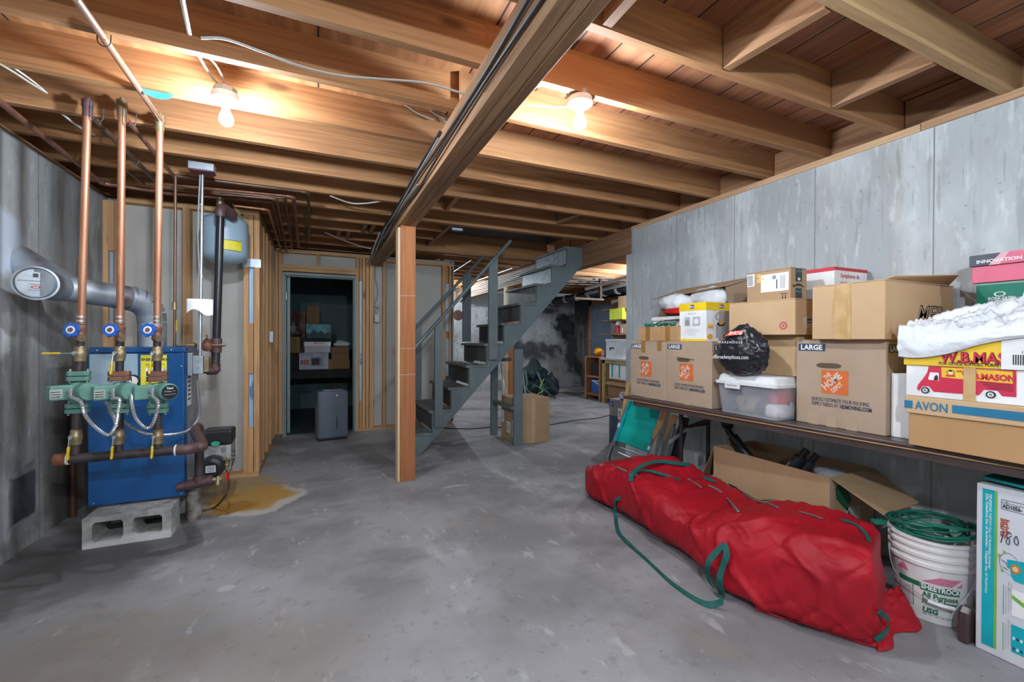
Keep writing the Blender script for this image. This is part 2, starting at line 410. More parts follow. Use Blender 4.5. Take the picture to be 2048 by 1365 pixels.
BLUE = mat('boiler blue enamel', (.006, .085, .27), .32, col2=(.006, .07, .23), ns=2.5, coat=.3)
PALE = mat('pale blue grey patch', (.35, .47, .55), .35, col2=(.28, .40, .49), ns=6)
BLUE_H = mat('blue hand wheel', (.015, .12, .55), .4)
GREEN_P = mat('pump green enamel', (.135, .30, .245), .5, col2=(.10, .235, .19), ns=10, layers=[('n', (.20, .20, .15), 9, (1, 1, 1), .62, .76, .6)])
RED = mat('red hand wheel', (.55, .03, .03), .45)
BLOCK = mat('cinder block', (.40, .40, .38), .92, col2=(.28, .28, .27), ns=26, bump=.9, bscale=60, layers=[('s', (.66, .66, .66), (-1.03, 3.33, 0), (.45, .2, .07), .5, .8, .85)], rnd=False)
TANK = mat('grey blue tank enamel', (.33, .45, .54), .38, col2=(.30, .41, .50), ns=3)
PAPER = mat('white paper', (.86, .87, .88), .7)
INK = mat('black ink', (.03, .03, .035), .6)
CBL = mat('white house cable', (.66, .63, .56), .5)
CBLG = mat('grey cable', (.30, .31, .32), .5)
CBLB = mat('black cable', (.03, .03, .035), .5)
DEHU = mat('slate plastic housing', (.115, .15, .195), .42, col2=(.10, .135, .18), ns=2)
CARD = mat('kraft cardboard', (.44, .29, .165), .82, col2=(.40, .26, .145), ns=4, stretch=(1, 1, 1), layers=[('n', (.33, .21, .115), 30, (1, 1, .2), .55, .8, .3)])
CARD_L = mat('light kraft cardboard', (.60, .41, .235), .82, col2=(.56, .37, .205), ns=4, layers=[('n', (.42, .27, .14), 3, (1, 1, 1), .66, .8, .35)])
CARD_G = mat('greyed kraft cardboard', (.45, .335, .245), .82, col2=(.41, .30, .215), ns=4, layers=[('n', (.36, .26, .18), 40, (1, 1, 1), .5, .8, .3)])
CARD_D = mat('dark kraft cardboard', (.30, .17, .085), .85, col2=(.26, .145, .07), ns=4)
NAVY = mat('navy print', (.045, .065, .115), .7)
ORNG = mat('orange print', (.72, .16, .035), .7)
TAPE = mat('packing tape', (.52, .33, .14), .22, col2=(.62, .42, .2), ns=12)
TAPE_C = mat('clear tape', (.50, .385, .27), .25, col2=(.46, .35, .24), ns=9)
TAPE_B = mat('brown tape', (.36, .18, .05), .3)
TABLE = mat('brown folding table laminate', (.075, .048, .045), .32, col2=(.06, .04, .038), ns=4)
TRIMG = mat('worn table edge', (.42, .25, .11), .7)
LEG = mat('dark table leg steel', (.035, .028, .028), .4, metal=.3)
RED_F = mat('red bag nylon', (.42, .006, .018), .55, col2=(.34, .005, .014), ns=3, spec=.35, bump=.15, bscale=120)
GRN_W = mat('green webbing', (.005, .115, .098), .7, col2=(.004, .09, .078), ns=30, stretch=(1, 1, 1))
ZIP = mat('zip', (.16, .2, .17), .5)
GRN_C = mat('green cord', (.01, .16, .11), .42)
BUCK = mat('white bucket plastic', (.74, .74, .73), .4, col2=(.68, .68, .67), ns=4)
MAG = mat('magenta print', (.62, .03, .18), .6)
GRN_PR = mat('green print', (.01, .16, .08), .6)
TEAL_B = mat('teal print', (.0, .42, .50), .5)
LIME_PR = mat('lime print', (.22, .50, .06), .5)
TEAL_CH = mat('teal chair fabric', (.0, .52, .44), .45, col2=(.0, .45, .38), ns=3)
TURQ = mat('turquoise hem', (.0, .45, .58), .5)
ARMW = wood('chair arm wood', 2, (.66, .44, .20), (.56, .34, .13), knots=False, rough=.45)
LBAG = mat('crinkled white plastic film', (.80, .84, .87), .3, col2=(.72, .76, .80), ns=3, bump=1., bscale=16, bdist=.012)
BBAG = mat('glossy black plastic film', (.012, .014, .018), .16, col2=(.02, .022, .028), ns=4, bump=1., bscale=11, bdist=.012)
# ================================================================ the setting
LX, RX, ZT, ZJ, ZD = -1.59, 3.0, 2.39, 2.43, 2.615
def structure(o): return tag(o, kind='structure')
fl = thing('floor', kind='structure'); 
bx(-2.0, -3.2, -.12, 6.8, 10.5, 0).done('slab', CONC_F, fl)
fl['kind'] = 'structure'
b = bx(LX-.2, -3.2, 0, LX, 4.62, ZT); b.box(LX-.2, 4.62, 0, LX, 8.9, ZT); structure(b.done('wall_left', WALL_L))
b = bx(RX, -3.2, 0, RX+.2, 3.755, 2.15); b.box(RX, -3.2, 2.15, RX+.2, 3.67, ZT); structure(b.done('wall_right', WALL_R))
structure(bx(-2.0, 10.2, 0, 6.6, 10.4, ZT).done('wall_far', WALL_F))
b = bx(6.4, 3.6, 0, 6.6, 8.97, ZT); b.box(6.4, 8.97, 0, 6.6, 10.2, ZT); structure(b.done('wall_east', WALL_M))
structure(bx(-1.8, -3.4, 0, 3.2, -3.2, ZT).done('wall_behind', WALL_L))
structure(bx(3.2, 3.4, 0, 6.6, 3.6, ZT).done('wall_divider', WALL_F))
# concrete ledge along the far wall and a fillet along the left wall
b = B().prism([(0, 0), (.34, 0), (.30, .24), (.12, .34), (0, .36)], (1.8, 10.2, 0), (0, -1, 0), ZA, XA, 4.6); structure(b.done('trim_1', WALL_F))
# sill plates and rim boards
b = bx(RX-.012, .93-3.9, ZT, RX+.14, 1.265, ZJ).done('trim_3', PW if 0 else SIL); structure(b)
structure(bx(RX-.008, 1.27, ZT, RX+.14, 3.67, ZJ).done('trim_4', SIL))
structure(bx(LX-.16, -3.1, ZT, LX-.02, 8.8, ZJ).done('trim_5', SIL))
ceil = thing('ceiling', kind='structure', loc=(0, 0, ZJ))
bx(-1.9, -3.2, ZD, .70, 10.4, ZD+.02).done('plywood_subfloor', PLY, ceil)
b = bx(.70, -3.2, ZD, 6.7, 4.385, ZD+.02); b.box(.70, 4.385, ZD, 1.25, 5.53, ZD+.02); b.box(3.02, 4.385, ZD, 6.7, 5.53, ZD+.02); b.box(.70, 5.53, ZD, 6.7, 10.4, ZD+.02)
b.done('board_subfloor', BRD, ceil)
b = bx(RX+.09, -3.1, ZJ, RX+.13, 3.67, ZD); b.done('rim_board', JY, ceil)
b = bx(LX-.16, -3.1, ZJ, LX-.12, 10.2, ZD); b.done('rim_board', JY, ceil)
bx(6.42, 3.5, ZJ, 6.46, 10.2, ZD).done('rim_board', JY, ceil)
JT = .040
def joist(x0, y, x1, y2=None, h0=ZJ, m=JO, t=JT):
    y2 = y if y2 is None else y2
    b = B(); n = 8
    rs = []
    for k in range(n+1):
        x = x0+(x1-x0)*k/n; yy = y+(y2-y)*k/n+.004*noise.noise(V((x, y*3, 1))); dz = .004*noise.noise(V((x*.8, y*5, 2)))
        rs.append([b.b.verts.new((x, yy, h0+dz)), b.b.verts.new((x, yy+t, h0+dz)), b.b.verts.new((x, yy+t, ZD)), b.b.verts.new((x, yy, ZD))])
    b.skinrings(rs); return b.done('joist', m, ceil)
GX0, GX1, GZ = .63, .775, 2.235
for y in (-2.9, -2.48, -2.05, -1.63, -1.2, -.78, -.35, .08, .51): joist(LX-.12, y, GX1-.02, m=JO); joist(GX0+.02, y+.0, RX+.09)
joist(LX-.12, .94, GX1-.02); joist(GX0+.02, .925, RX+.09, m=wood('pale joist', 0, (.56, .38, .19), (.42, .26, .12), (.32, .18, .08)))
for y, yr in [(1.36, 1.37), (1.765, 1.765), (2.165, 2.14), (2.60, 2.62), (3.03, 3.05), (3.43, 3.49), (3.86, 3.91), (4.28, 4.33)]:
    joist(LX-.12, y, GX1-.02); joist(GX0+.02+.0, yr, RX+.09)
joist(GX0+.02, 4.37, RX+.05)
for y in (4.70, 5.12): joist(LX-.12, y, GX1-.02); joist(GX0+.02, y, 1.28)
for y in (5.54, 5.96, 6.38, 6.80, 7.22, 7.64, 8.06, 8.48, 8.90, 9.32, 9.74): joist(LX-.12, y, GX1-.02); 
for y in (5.96, 6.38, 6.80, 7.22, 7.64, 8.06, 8.48, 8.90, 9.32, 9.74): joist(GX0+.02, y, 3.02); joist(3.04, y+.045, 6.42)
for y in (3.9, 4.3, 4.7, 5.12, 5.54): joist(3.15, y, 6.42)
bx(1.24, 4.41, ZJ, 1.28, 5.5, ZD).done('trimmer', JY, ceil)
# the deep stairwell trimmer beyond the stairs
b = bx(.80, 5.53, 2.372, 3.0, 5.57, ZD); b.box(.80, 5.575, 2.372, 3.0, 5.612, ZD); b.done('stairwell_header', JO, ceil)
# shaft of the stairwell above the floor
DARKW = mat('stairwell wall', (.25, .24, .22), .8)
b = bx(1.22, 4.30, ZD+.02, 3.06, 4.36, 4.9); b.box(1.22, 5.56, ZD+.02, 3.06, 5.6, 4.9); b.box(1.2, 4.3, ZD+.02, 1.24, 5.6, 4.9); b.box(3.04, 4.3, ZD+.02, 3.08, 5.6, 4.9); b.box(1.2, 4.3, 4.9, 3.1, 5.6, 4.95)
b.done('stairwell_lining', DARKW, ceil)
def block(p, q, z0=ZJ, z1=ZD, t=.04, m=JY):
    p, q = V(p), V(q); mid = (p+q)/2; mid.z = 0; d = (q-p); d.z = 0
    B().obox((mid.x, mid.y, (z0+z1)/2), d, d.cross(ZA), ZA, d.length/2, t/2, (z1-z0)/2).done('blocking', m, ceil)
block((1.625, 1.365, 0), (1.66, .97, 0)); block((2.395, 1.365, 0), (2.40, .97, 0)); block((.99, 1.36, 0), (.985, .97, 0)); block((1.07, 3.9, 0), (1.06, 3.53, 0)); block((2.24, 3.9, 0), (2.26, 3.53, 0))
block((.44, 5.12, 0), (.44, 4.75, 0)); block((.52, 5.12, 0), (.52, 4.75, 0)); block((.2, 5.54, 0), (.2, 5.17, 0)); block((.3, 5.54, 0), (.3, 5.17, 0))
for k, (ya, yb) in enumerate([(.97, 1.36), (1.41, 1.76), (1.805, 2.135), (2.18, 2.615), (2.66, 3.045), (3.09, 3.485), (3.53, 3.905)]):
    bx(RX+.045+.01*(k % 2), ya, ZJ, RX+.085, yb, ZD-.01).done('end_block', JY, ceil)
# light grey pad blocks on the header and at the girder
# ---------------------------------------------------------------- stud partition behind the boiler
def stud(par, x, y0, z0, z1, wx=.038, wy=.089, m=None): return bx(x, y0, z0, x+wx, y0+wy, z1).done('stud', m or ST, par)
PY = 4.526
wp = thing('wall_partition', kind='structure', loc=(-.95, PY, 0))
bx(LX, PY+.089, 0, -.50, PY+.101, ZT+.01).done('drywall', DRY, wp)
b = bx(LX, PY-.004, 0, -.50, PY+.089, .04); b.done('bottom_plate', STX, wp)
bx(LX+.12, PY-.002, ZT-.035, -.50, PY+.089, ZT+.005).done('top_plate', STX, wp)
px2x = lambda px, Y: at(px, 650, Y=Y).x
for a, c in ((205, 216), (229, 241), (365, 380), (487, 497), (508, 519)):
    x0, x1 = px2x(a, PY), px2x(c, PY); stud(wp, x0, PY, .04, ZT-.035, wx=x1-x0)
for px in (216, 497): 
    x0 = px2x(px, PY); stud(wp, x0+.001, PY+.004, .04, .44 if px == 497 else .95, wx=.036); stud(wp, x0+.001, PY+.003, 1.95, ZT-.035, wx=.036)
    for za, zb, nm in ((1.38, 1.95, 0), (.44, .93, 1)):
        s_ = bx(x0+.002, PY+.03, za, x0+.036, PY+.05, zb).done('insulation_strip', INS, wp)
        if px == 497: 
            f = Face(wp, (x0+.004, PY+.029, zb-.02), (0, 0, -1), (1, 0, 0)); f.n = V((0, -1, 0))
            if nm: f.text('lettering', 'THERMAL PERFORMANCE', .06, .019, .014, INSP, bold=.02); f.text('lettering', 'WARRANTY', .10, .003, .019, INSP, bold=.03)
    stud(wp, x0+.001, PY+.006, .93, 1.38, wx=.036)
# bright metal strap across the studs
p0 = at(485, 517, Y=PY-.004); p1 = at(522, 536, Y=PY-.004)
bx(p0.x, PY-.007, p1.z, p1.x, PY-.001, p0.z).done('metal_strap', STEEL, wp)
# side of the closet: studs from the corner to the door wall
for k, y in enumerate((4.62, 4.70, 4.95, 5.25, 5.33, 5.62, 5.90, 6.06)): bx(-.589, y, .04, -.50, y+.038, ZT-.035).done('stud', ST, wp)
bx(-.589, PY+.09, 0, -.498, 6.15, .04).done('bottom_plate', JY, wp); bx(-.589, PY+.09, ZT-.035, -.498, 6.15, ZT+.005).done('top_plate', JY, wp)
bx(-.601, PY+.09, 0, -.590, 6.15, ZT).done('drywall', DRY, wp)
# ---------------------------------------------------------------- door wall
BY = 6.158
wb = thing('wall_back', kind='structure', loc=(.6, BY, 0))
DX0, DX1, DH = -.395, .425, 2.045
b = bx(-.50, BY+.09, 0, DX0-.03, BY+.102, ZT); b.box(DX1+.03, BY+.09, 0, 1.78, BY+.102, ZT); b.box(DX0-.03, BY+.09, DH+.03, DX1+.03, BY+.102, ZT)
b.done('drywall', DRY, wb)
for a, c in ((549, 556), (557, 565)): x0, x1 = px2x(a, BY), px2x(c, BY); stud(wb, x0, BY, .04, 2.35, wx=x1-x0-.002)
for a, c in ((712, 718), (725, 731), (732, 738), (739, 747), (766, 771), (885, 892), (898, 905)):
    x0, x1 = px2x(a, BY), px2x(c, BY); stud(wb, x0, BY, .04, 2.34, wx=x1-x0-.002)
x0, x1 = px2x(719, BY), px2x(724, BY); bx(x0, BY+.02, .40, x1, BY+.05, 2.02).done('insulation_strip', INS, wb)
f = Face(wb, (x0+.004, BY+.019, 1.05), (0, 0, -1), (1, 0, 0)); f.n = V((0, -1, 0)); f.text('lettering', '15 YEAR', .0, .003, .045, INSP, bold=.03)
bx(x0, BY, .04, x1, BY+.08, .40).done('stud', ST, wb); bx(x0, BY, 2.02, x1, BY+.08, 2.34).done('stud', ST, wb)
x0, x1 = px2x(892, BY), px2x(898, BY); bx(x0, BY+.02, .7, x1, BY+.05, 1.25).done('insulation_strip', INS, wb); bx(x0, BY+.02, 1.35, x1, BY+.05, 2.05).done('insulation_strip', INS, wb); bx(x0, BY+.06, .04, x1, BY+.08, 2.3).done('stud', ST, wb)
bx(-.49, BY-.002, 2.33, .63, BY+.089, 2.37).done('top_plate', STX, wb); bx(.78, BY-.002, 2.30, 1.78, BY+.089, 2.34).done('top_plate', STX, wb)
bx(DX0-.06, BY-.001, DH+.05, DX1+.06, BY+.089, DH+.09).done('header', STX, wb); bx(DX0-.06, BY-.003, DH+.092, DX1+.06, BY+.089, DH+.13).done('header', STX, wb)
for px in (633,): x0 = px2x(px, BY); stud(wb, x0, BY, DH+.13, 2.33, wx=.035)
bx(DX1+.03, BY-.002, 0, 1.78, BY+.089, .04).done('bottom_plate', STX, wb)
bx(1.765, BY-.0, .04, 1.80, BY+.15, ZT-.02).done('end_panel', DRY_D, wb)
# door frame with its open leaf
dr = thing('door_1', kind='structure', loc=((DX0+DX1)/2, BY, 0))
b = bx(DX0-.028, BY-.012, 0, DX0, BY+.11, DH); b.box(DX1, BY-.012, 0, DX1+.028, BY+.11, DH); b.box(DX0-.028, BY-.012, DH, DX1+.028, BY+.11, DH+.028); b.done('jamb', JAMB, dr, bevel=.002)
b = bx(DX0, BY+.045, 0, DX0+.012, BY+.09, DH); b.box(DX1-.012, BY+.045, 0, DX1, BY+.09, DH); b.box(DX0, BY+.045, DH-.012, DX1, BY+.09, DH); b.done('door_stop', JAMB, dr)
B().obox((DX0+.012, BY+.53, 1.03), (-.055, 1, 0), (1, .055, 0), ZA, .40, .018, 1.01).done('door_leaf', JAMB, dr, bevel=.002)
for z in (.28, 1.05): bx(DX0+.001, BY+.052, z-.045, DX0+.0135, BY+.075, z+.045).done('hinge', BRASS, dr)
bx(DX0+.001, BY+.052, 1.74, DX0+.0135, BY+.075, 1.83).done('hinge', CHROME, dr)
# the store room seen through the door
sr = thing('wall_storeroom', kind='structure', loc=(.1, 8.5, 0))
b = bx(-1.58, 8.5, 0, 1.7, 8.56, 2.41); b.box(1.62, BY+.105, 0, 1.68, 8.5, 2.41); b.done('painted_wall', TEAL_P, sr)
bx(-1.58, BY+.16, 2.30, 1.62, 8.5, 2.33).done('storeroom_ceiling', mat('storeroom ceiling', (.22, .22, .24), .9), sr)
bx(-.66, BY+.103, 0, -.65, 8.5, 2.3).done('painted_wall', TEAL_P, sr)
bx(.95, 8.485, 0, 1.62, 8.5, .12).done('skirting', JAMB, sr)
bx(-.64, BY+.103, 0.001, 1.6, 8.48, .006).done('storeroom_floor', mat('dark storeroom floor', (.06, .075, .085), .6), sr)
bx(.17, 8.49, .33, .25, 8.5, .46).done('outlet', BLACK, sr)
# ================================================================ lamps
GLASS = mat('lit bulb', BULB_COL, .3, emis=BULB_POWER*22, col2=BULB_COL)
GLASS.node_tree.nodes['Principled BSDF'].inputs['Base Color'].default_value = (1, 1, 1, 1)
PORC = mat('porcelain', (.85, .86, .88), .25)
G2 = GLASS.copy(); G2.node_tree.nodes['Principled BSDF'].inputs['Emission Strength'].default_value = BULB_POWER*18
G3 = GLASS.copy(); G3.node_tree.nodes['Principled BSDF'].inputs['Emission Strength'].default_value = BULB_POWER*42
G4 = GLASS.copy(); G4.node_tree.nodes['Principled BSDF'].inputs['Emission Strength'].default_value = BULB_POWER*38
def lamp(x, y, z, label, box=True, gl=None, top=None, tilt=(0, 0)):
    t = thing('ceiling_lamp', label, 'lamp', (x, y, z), group=None)
    ax = V((tilt[0], tilt[1], -1)).normalized(); c = V((x, y, z))
    B().lathe([(0, -.028), (.058, -.028), (.060, -.014), (.060, 0), (.052, .008), (.030, .012), (.027, .018), (.0, .018)], c, ax, 32).done('lamp_holder', PORC, t, smooth=True)
    B().lathe([(.022, .016), (.022, .026), (.0185, .03), (.0185, .036), (.0175, .045), (.0, .045)], c, ax, 20).done('bulb_neck', PORC, t, smooth=True)
    B().lathe([(.0, .044), (.016, .044), (.019, .056), (.028, .075), (.031, .09), (.029, .104), (.020, .116), (.008, .121), (.0, .122)], c, ax, 24).done('bulb', gl or GLASS, t, smooth=True, ang=180)
    if box: B().lathe([(0, 0), (.05, 0), (.05, -.03), (0, -.03)], c-ax*.027, ax, 8).done('junction_box', STEEL, t, bevel=.003)
    if top: B().cyl(c-ax*.055, (x, y, top), .006).done('stem', STEEL, t)
    return t
l1 = at(451, 201, Z=2.395); l2 = at(1160, 209, Z=2.395)
lamp(l1.x, l1.y, 2.395, 'bare bulb ceiling lamp left of the wooden girder, above the boiler side', gl=G2, tilt=(.03, .02))
lamp(l2.x, l2.y, 2.395, 'bare bulb ceiling lamp right of the wooden girder, above the stacked boxes', gl=G2)
lamp(.25, -.45, 2.16, 'bare bulb ceiling lamp behind the viewer, near the girder', gl=G3, top=2.435)
lamp(1.9, -1.6, 2.395, 'unseen fill bulb added behind the viewer, on the right', gl=G2, top=2.435)  # added out of view as fill light for the room
lamp(-.9, -1.8, 2.395, 'unseen fill bulb added behind the viewer, on the left', gl=G2, top=2.435)  # second unseen bulb, also added only to lift the fill
lamp(2.2, 8.85, 2.36, 'bare bulb ceiling lamp at the far left of the back room', gl=G4, top=2.435)
lamp(5.15, 5.9, 2.36, 'bare bulb ceiling lamp in the back room hidden behind the right concrete wall', gl=G4, top=2.435)
# ================================================================ girder and posts
g = thing('girder', 'long built-up wooden girder running under the joists to the door wall', 'beam', (.7, 1.5, GZ))
bx(GX0, -3.1, GZ, GX0+.047, 6.15, ZJ-.002).done('ply', GI, g, bevel=.003)
bx(GX0+.049, -3.1, GZ+.003, GX0+.096, 6.15, ZJ-.002).done('ply', GI, g, bevel=.003)
bx(GX0+.098, -3.1, GZ, GX1, 6.15, ZJ-.002).done('ply', GI, g, bevel=.003)
bx(RX+.005, 3.672, 2.155, RX+.14, 10.15, ZJ-.003).done('x', GI).name = 'header_beam'
hb = bpy.data.objects['header_beam']; tag(hb, 'heavy beam continuing from the top of the right concrete wall past the stairs', 'beam')
p = thing('support_post', 'orange brown square wooden post holding up the girder in front of the stairs', 'post', (.7, 3.89, 0))
bx(.645, 3.84, 0, .775, 3.97, GZ).done('timber', PO, p, bevel=.004)
bx(.622, 3.845, 0, .643, 3.965, GZ-.02).done('side_board', PW, p, bevel=.002)
for z in (.93, 1.16, 1.62): B().tube([(.645, 3.838, z), (.775, 3.838, z+.004)], .0012, 4).done('string_line', PAPER, p)
bx(3.0, 6.92, 0, 3.10, 7.06, 2.155).done('x', PO).name = 'support_post.001'
o = bpy.data.objects['support_post.001']; tag(o, 'far wooden post under the back beam, seen between the legs below the stairs', 'post')
b = bx(2.965, 6.92, 0, 2.998, 7.05, 2.15).done('side_board', PW, None); tag(b, 'pale board standing flush against the far post below the stairs', 'board')
# ================================================================ stairs
SY0, SY1 = 4.60, 5.47
SX = lambda i: .872+.2095*i            # nosing of tread i
SZ = lambda i: .2385*(i+1)
s = thing('staircase', 'grey green painted open wooden basement staircase rising to the right', 'staircase', (1.9, 5.0, 0))
for y in (SY0, SY1-.04):
    poly = [(.90, 0)]
    poly += [(SX(0)+.02, 0), (SX(0)+.02, SZ(0)-.03)]
    for i in range(1, 10): poly += [(SX(i)+.025, SZ(i-1)-.03), (SX(i)+.025, SZ(i)-.03)]
    poly += [(2.997, SZ(9)-.03), (2.997, 2.17), (.975, 0)]
    poly = poly[1:]
    B().prism(poly, (0, y, 0), XA, ZA, YA, .04).done('stringer', PAINT, s, bevel=.002)
for i in range(10):
    bx(SX(i)-.012, SY0-.006, SZ(i)-.03, SX(i)+.235 if i < 9 else 2.99, SY1+.006, SZ(i)).done('tread', PAINT_W, s, bevel=.004)
    bx(SX(i)+.022, SY0+.042, SZ(i)-.21 if i else .0, SX(i)+.034, SY1-.042, SZ(i)-.03).done('riser', FOIL if i in (8, 9) else (PAINT_W if i == 7 else RISER), s)
for side, y, A_, B_, P_ in ((0, SY0-.04, (832, 693), (1021, 482), ((869.6, 886, 856), (978, 995.5, 720))), (1, SY1+.002, (832, 654), (967, 513), ((829, 843, 800), (926, 942, 684)))):
    r0, r1 = at(*A_, Y=y), at(*B_, Y=y); k = (r1.z-r0.z)/(r1.x-r0.x); q = lambda x: r0.z+(x-r0.x)*k
    hx0 = r0.x-.13
    B().tube([(hx0, y+.0, q(hx0)), (r1.x, y+.0, q(r1.x))], .023, 12, flat=.85).done('handrail', PAINT, s, smooth=True)
    for pa, pb, pz in P_:
        x0, x1, zb = at(pa, pz, Y=y).x, at(pb, pz, Y=y).x, at(pa, pz, Y=y).z
        B().prism([(x0, zb), (x1, zb), (x1, q(x1)-.018), (x0, q(x0)-.018)], (0, y, 0), XA, ZA, YA, .038).done('newel_board', PAINT, s, bevel=.002)
bx(2.072, SY0+.001, 0, 2.185, SY0+.039, 1.13).done('support_leg', PAINT, s, bevel=.002)
bx(2.035, 5.235, 0, 2.125, 5.275, 1.10).done('support_leg', PAINT, s, bevel=.002)
b = bx(2.05, SY0+.04, .415, 2.115, 5.235, .455); b.done('brace', PAINT, s)
bx(2.02, 5.20, .955, 2.3, 5.235, 1.0).done('brace', PAINT, s)
# carton under the stairs
BODY = {}
def carton(name, label, x0, y0, z0, x1, y1, z1, m, cat='box', group=None, bev=.004, rot=0, open_top=False):
    t = thing(name, label, cat, ((x0+x1)/2, (y0+y1)/2, z0), rot, group=group)
    lx, ly, h = (x1-x0)/2, (y1-y0)/2, z1-z0
    e = .006
    BODY[t.name] = B().box(-lx, -ly, 0, lx, ly, h-e).done('carton_body', m, t, bevel=bev, local=True)
    # two top flaps meeting in the middle
    b = B().box(-lx+.001, -ly+.001, h-e+.0005, lx-.001, -.002, h); b.box(-lx+.001, .002, h-e+.0005, lx-.001, ly-.001, h-.001)
    b.done('top_flap', m, t, local=True, bevel=.001)
    return t
def faceX(t, x, y1, z0): return Face(BODY.get(t.name, t), (x-.0005, y1, z0), (0, -1, 0), ZA)     # side facing the room (-X), u runs towards the viewer
def faceY(t, x0, y, z0): return Face(BODY.get(t.name, t), (x0, y-.0005, z0), XA, ZA)             # side facing the viewer
t = carton('cardboard_box', 'brown shipping box on the floor under the stairs', 2.125, 4.66, 0, 2.575, 5.12, .535, CARD)
f = faceX(t, 2.125, 5.12, 0)
f.rect('shipping_label', .02, .20, .07, .15, PAPER); f.rect('shipping_label', .18, .10, .11, .13, PAPER); f.rect('shipping_label', .34, .07, .075, .20, PAPER)
f.text('lettering', 'VIA', .022, .24, .03, NAVY); 
for k in range(5): f.rect('print', .19, .12+k*.02, .085, .006, INK, .0016)
for k in range(7): f.rect('print', .35, .09+k*.022, .055, .008, INK, .0016)
faceY(t, 2.125, 4.66, 0).rect('tape', .20, .001, .05, .53, TAPE_C)
# ================================================================ dehumidifier
d = thing('dehumidifier', 'slate grey dehumidifier standing in front of the storeroom door', 'dehumidifier', (.14, 5.84, 0), rad(7))
B().box(-.175, -.12, .02, .175, .13, .605).done('housing', DEHU, d, local=True, bevel=.03)
B().box(-.165, -.11, .0, .165, .12, .02).done('base', BLACK, d, local=True)
B().box(-.178, -.06, .03, -.1745, .09, .46).done('side_grille', mat('grille', (.25, .22, .2), .6), d, local=True)
B().box(-.178, -.05, .25, -.1765, -.02, .45).done('side_label', PAPER, d, local=True)
B().box(.04, -.1215, .13, .05, -.119, .285).done('level_window', BLACK, d, local=True)
B().box(-.12, -.1212, .372, .15, -.1195, .374).done('bucket_seam', BLACK, d, local=True)
B().cyl((.045, -.1205, .548), (.045, -.122, .548), .011).done('badge', WHITE, d, local=True)
B().box(-.10, -.08, .603, .12, .05, .612).done('control_panel', CHROME, d, local=True, bevel=.003)
# ================================================================ storeroom things
t = thing('storage_table', 'dark table in the storeroom carrying boxes', 'table', (.1, 7.95, 0))
bx(-.55, 7.45, .72, 1.2, 8.25, .755).done('tabletop', BLK_R, t)
bx(-.55, 7.46, .62, 1.2, 7.49, .72).done('apron', BLK_R, t)
for x in (-.5, 1.1): bx(x, 7.5, 0, x+.05, 7.55, .72).done('leg', BLK_R, t)
TZ = .756
def sb(px0, px1, py0, py1, Y): a, c = at(px0, py1, Y=Y), at(px1, py0, Y=Y); return a.x, c.x, a.z, c.z
def sbox(name, label, px0, px1, py0, py1, Y, dep, m, z0=None):
    x0, x1, z0_, z1 = sb(px0, px1, py0, py1, Y); z0 = z0_ if z0 is None else z0
    return carton(name, label, x0, Y, z0, x1, Y+dep, z1, m), x0, x1, z0, z1
t, x0, x1, z0, z1 = sbox('microwave_box', 'white printed microwave carton on the storeroom table', 598, 657, 706, 737, 7.5, .32, mat('lilac white carton', (.50, .50, .60), .7), TZ)
f = faceY(t, x0, 7.5, z0); W, H = x1-x0, z1-z0
f.rect('picture', W*.38, H*.2, W*.42, H*.55, mat('microwave picture', (.25, .28, .32), .5)); f.rect('window_print', W*.42, H*.27, W*.27, H*.4, INK, .002)
f.text('lettering', 'PICK-OVER', W*.06, H*.84, .035, NAVY); f.text('lettering', '0.7 cu ft', W*.74, H*.84, .026, NAVY)
for k in range(3): f.rect('picture', W*(.05+.1*k), H*.28, W*.085, H*.3, mat('small picture', (.35+.1*k, .12, .10), .6))
t, x0, x1, mz0, mz1 = sbox('file_box', 'white lidded file box on top of the microwave carton', 609, 661, 684, 706, 7.5, .30, mat('off white carton', (.55, .55, .60), .7), z1+.002)
f = faceY(t, x0, 7.5, mz0); f.rect('box_lid', -.006, (mz1-mz0)*.62, x1-x0+.012, (mz1-mz0)*.38, WHITE, .006)
f.text('lettering', 'U', .13, .135, .06, mat('red print', (.45, .03, .03), .6), lift=.008, bold=.03); f.text('lettering', 'niversal', .175, .14, .035, mat('red print', (.45, .03, .03), .6), lift=.008)
z = mz1+.002
x0, x1, _, _ = sb(605, 672, 670, 683, 7.45)
b = bx(x0, 7.47, z, x1, 7.75, z+.05).done('storage_tray', BLK_R, None, bevel=.005); tag(b, 'flat black tray on top of the white file box in the storeroom', 'tray')
t, x0, x1, z0, z1 = sbox('puzzle_box', 'teal puzzle box with a landscape picture on the black tray', 612, 662, 649, 672, 7.5, .08, mat('teal picture', (.03, .16, .20), .5, col2=(.09, .36, .42), ns=9), z+.052)
f = faceY(t, x0, 7.5, z0); W, H = x1-x0, z1-z0
f.poly('picture', [(0, 0), (W, 0), (W, H*.35), (W*.9, H*.5), (W*.75, H*.3), (W*.6, H*.55), (W*.45, H*.35), (W*.3, H*.62), (W*.15, H*.3), (0, H*.4)], mat('dark hills print', (.01, .05, .06), .6))
t, *_ = sbox('cardboard_box', 'low brown box at the right end of the storeroom table', 656, 700, 719, 737, 7.5, .35, CARD_D, TZ)
t, x0, x1, z0, z1 = sbox('cardboard_box', 'dark brown printed box on the low box in the storeroom', 663, 698, 694, 718, 7.52, .3, CARD_D, TZ+.145)
faceY(t, x0, 7.52, z0).text('lettering', 'INDUSTRIES', .05, .10, .035, INK)
zc = z1
b = B().sphere((x0+.16, 7.66, zc+.04), .14, 1, .7, .42); 
for v in b.b.verts: v.co += V(noise.noise_vector(v.co*16))*.02; v.co.z = max(v.co.z, zc+.003)
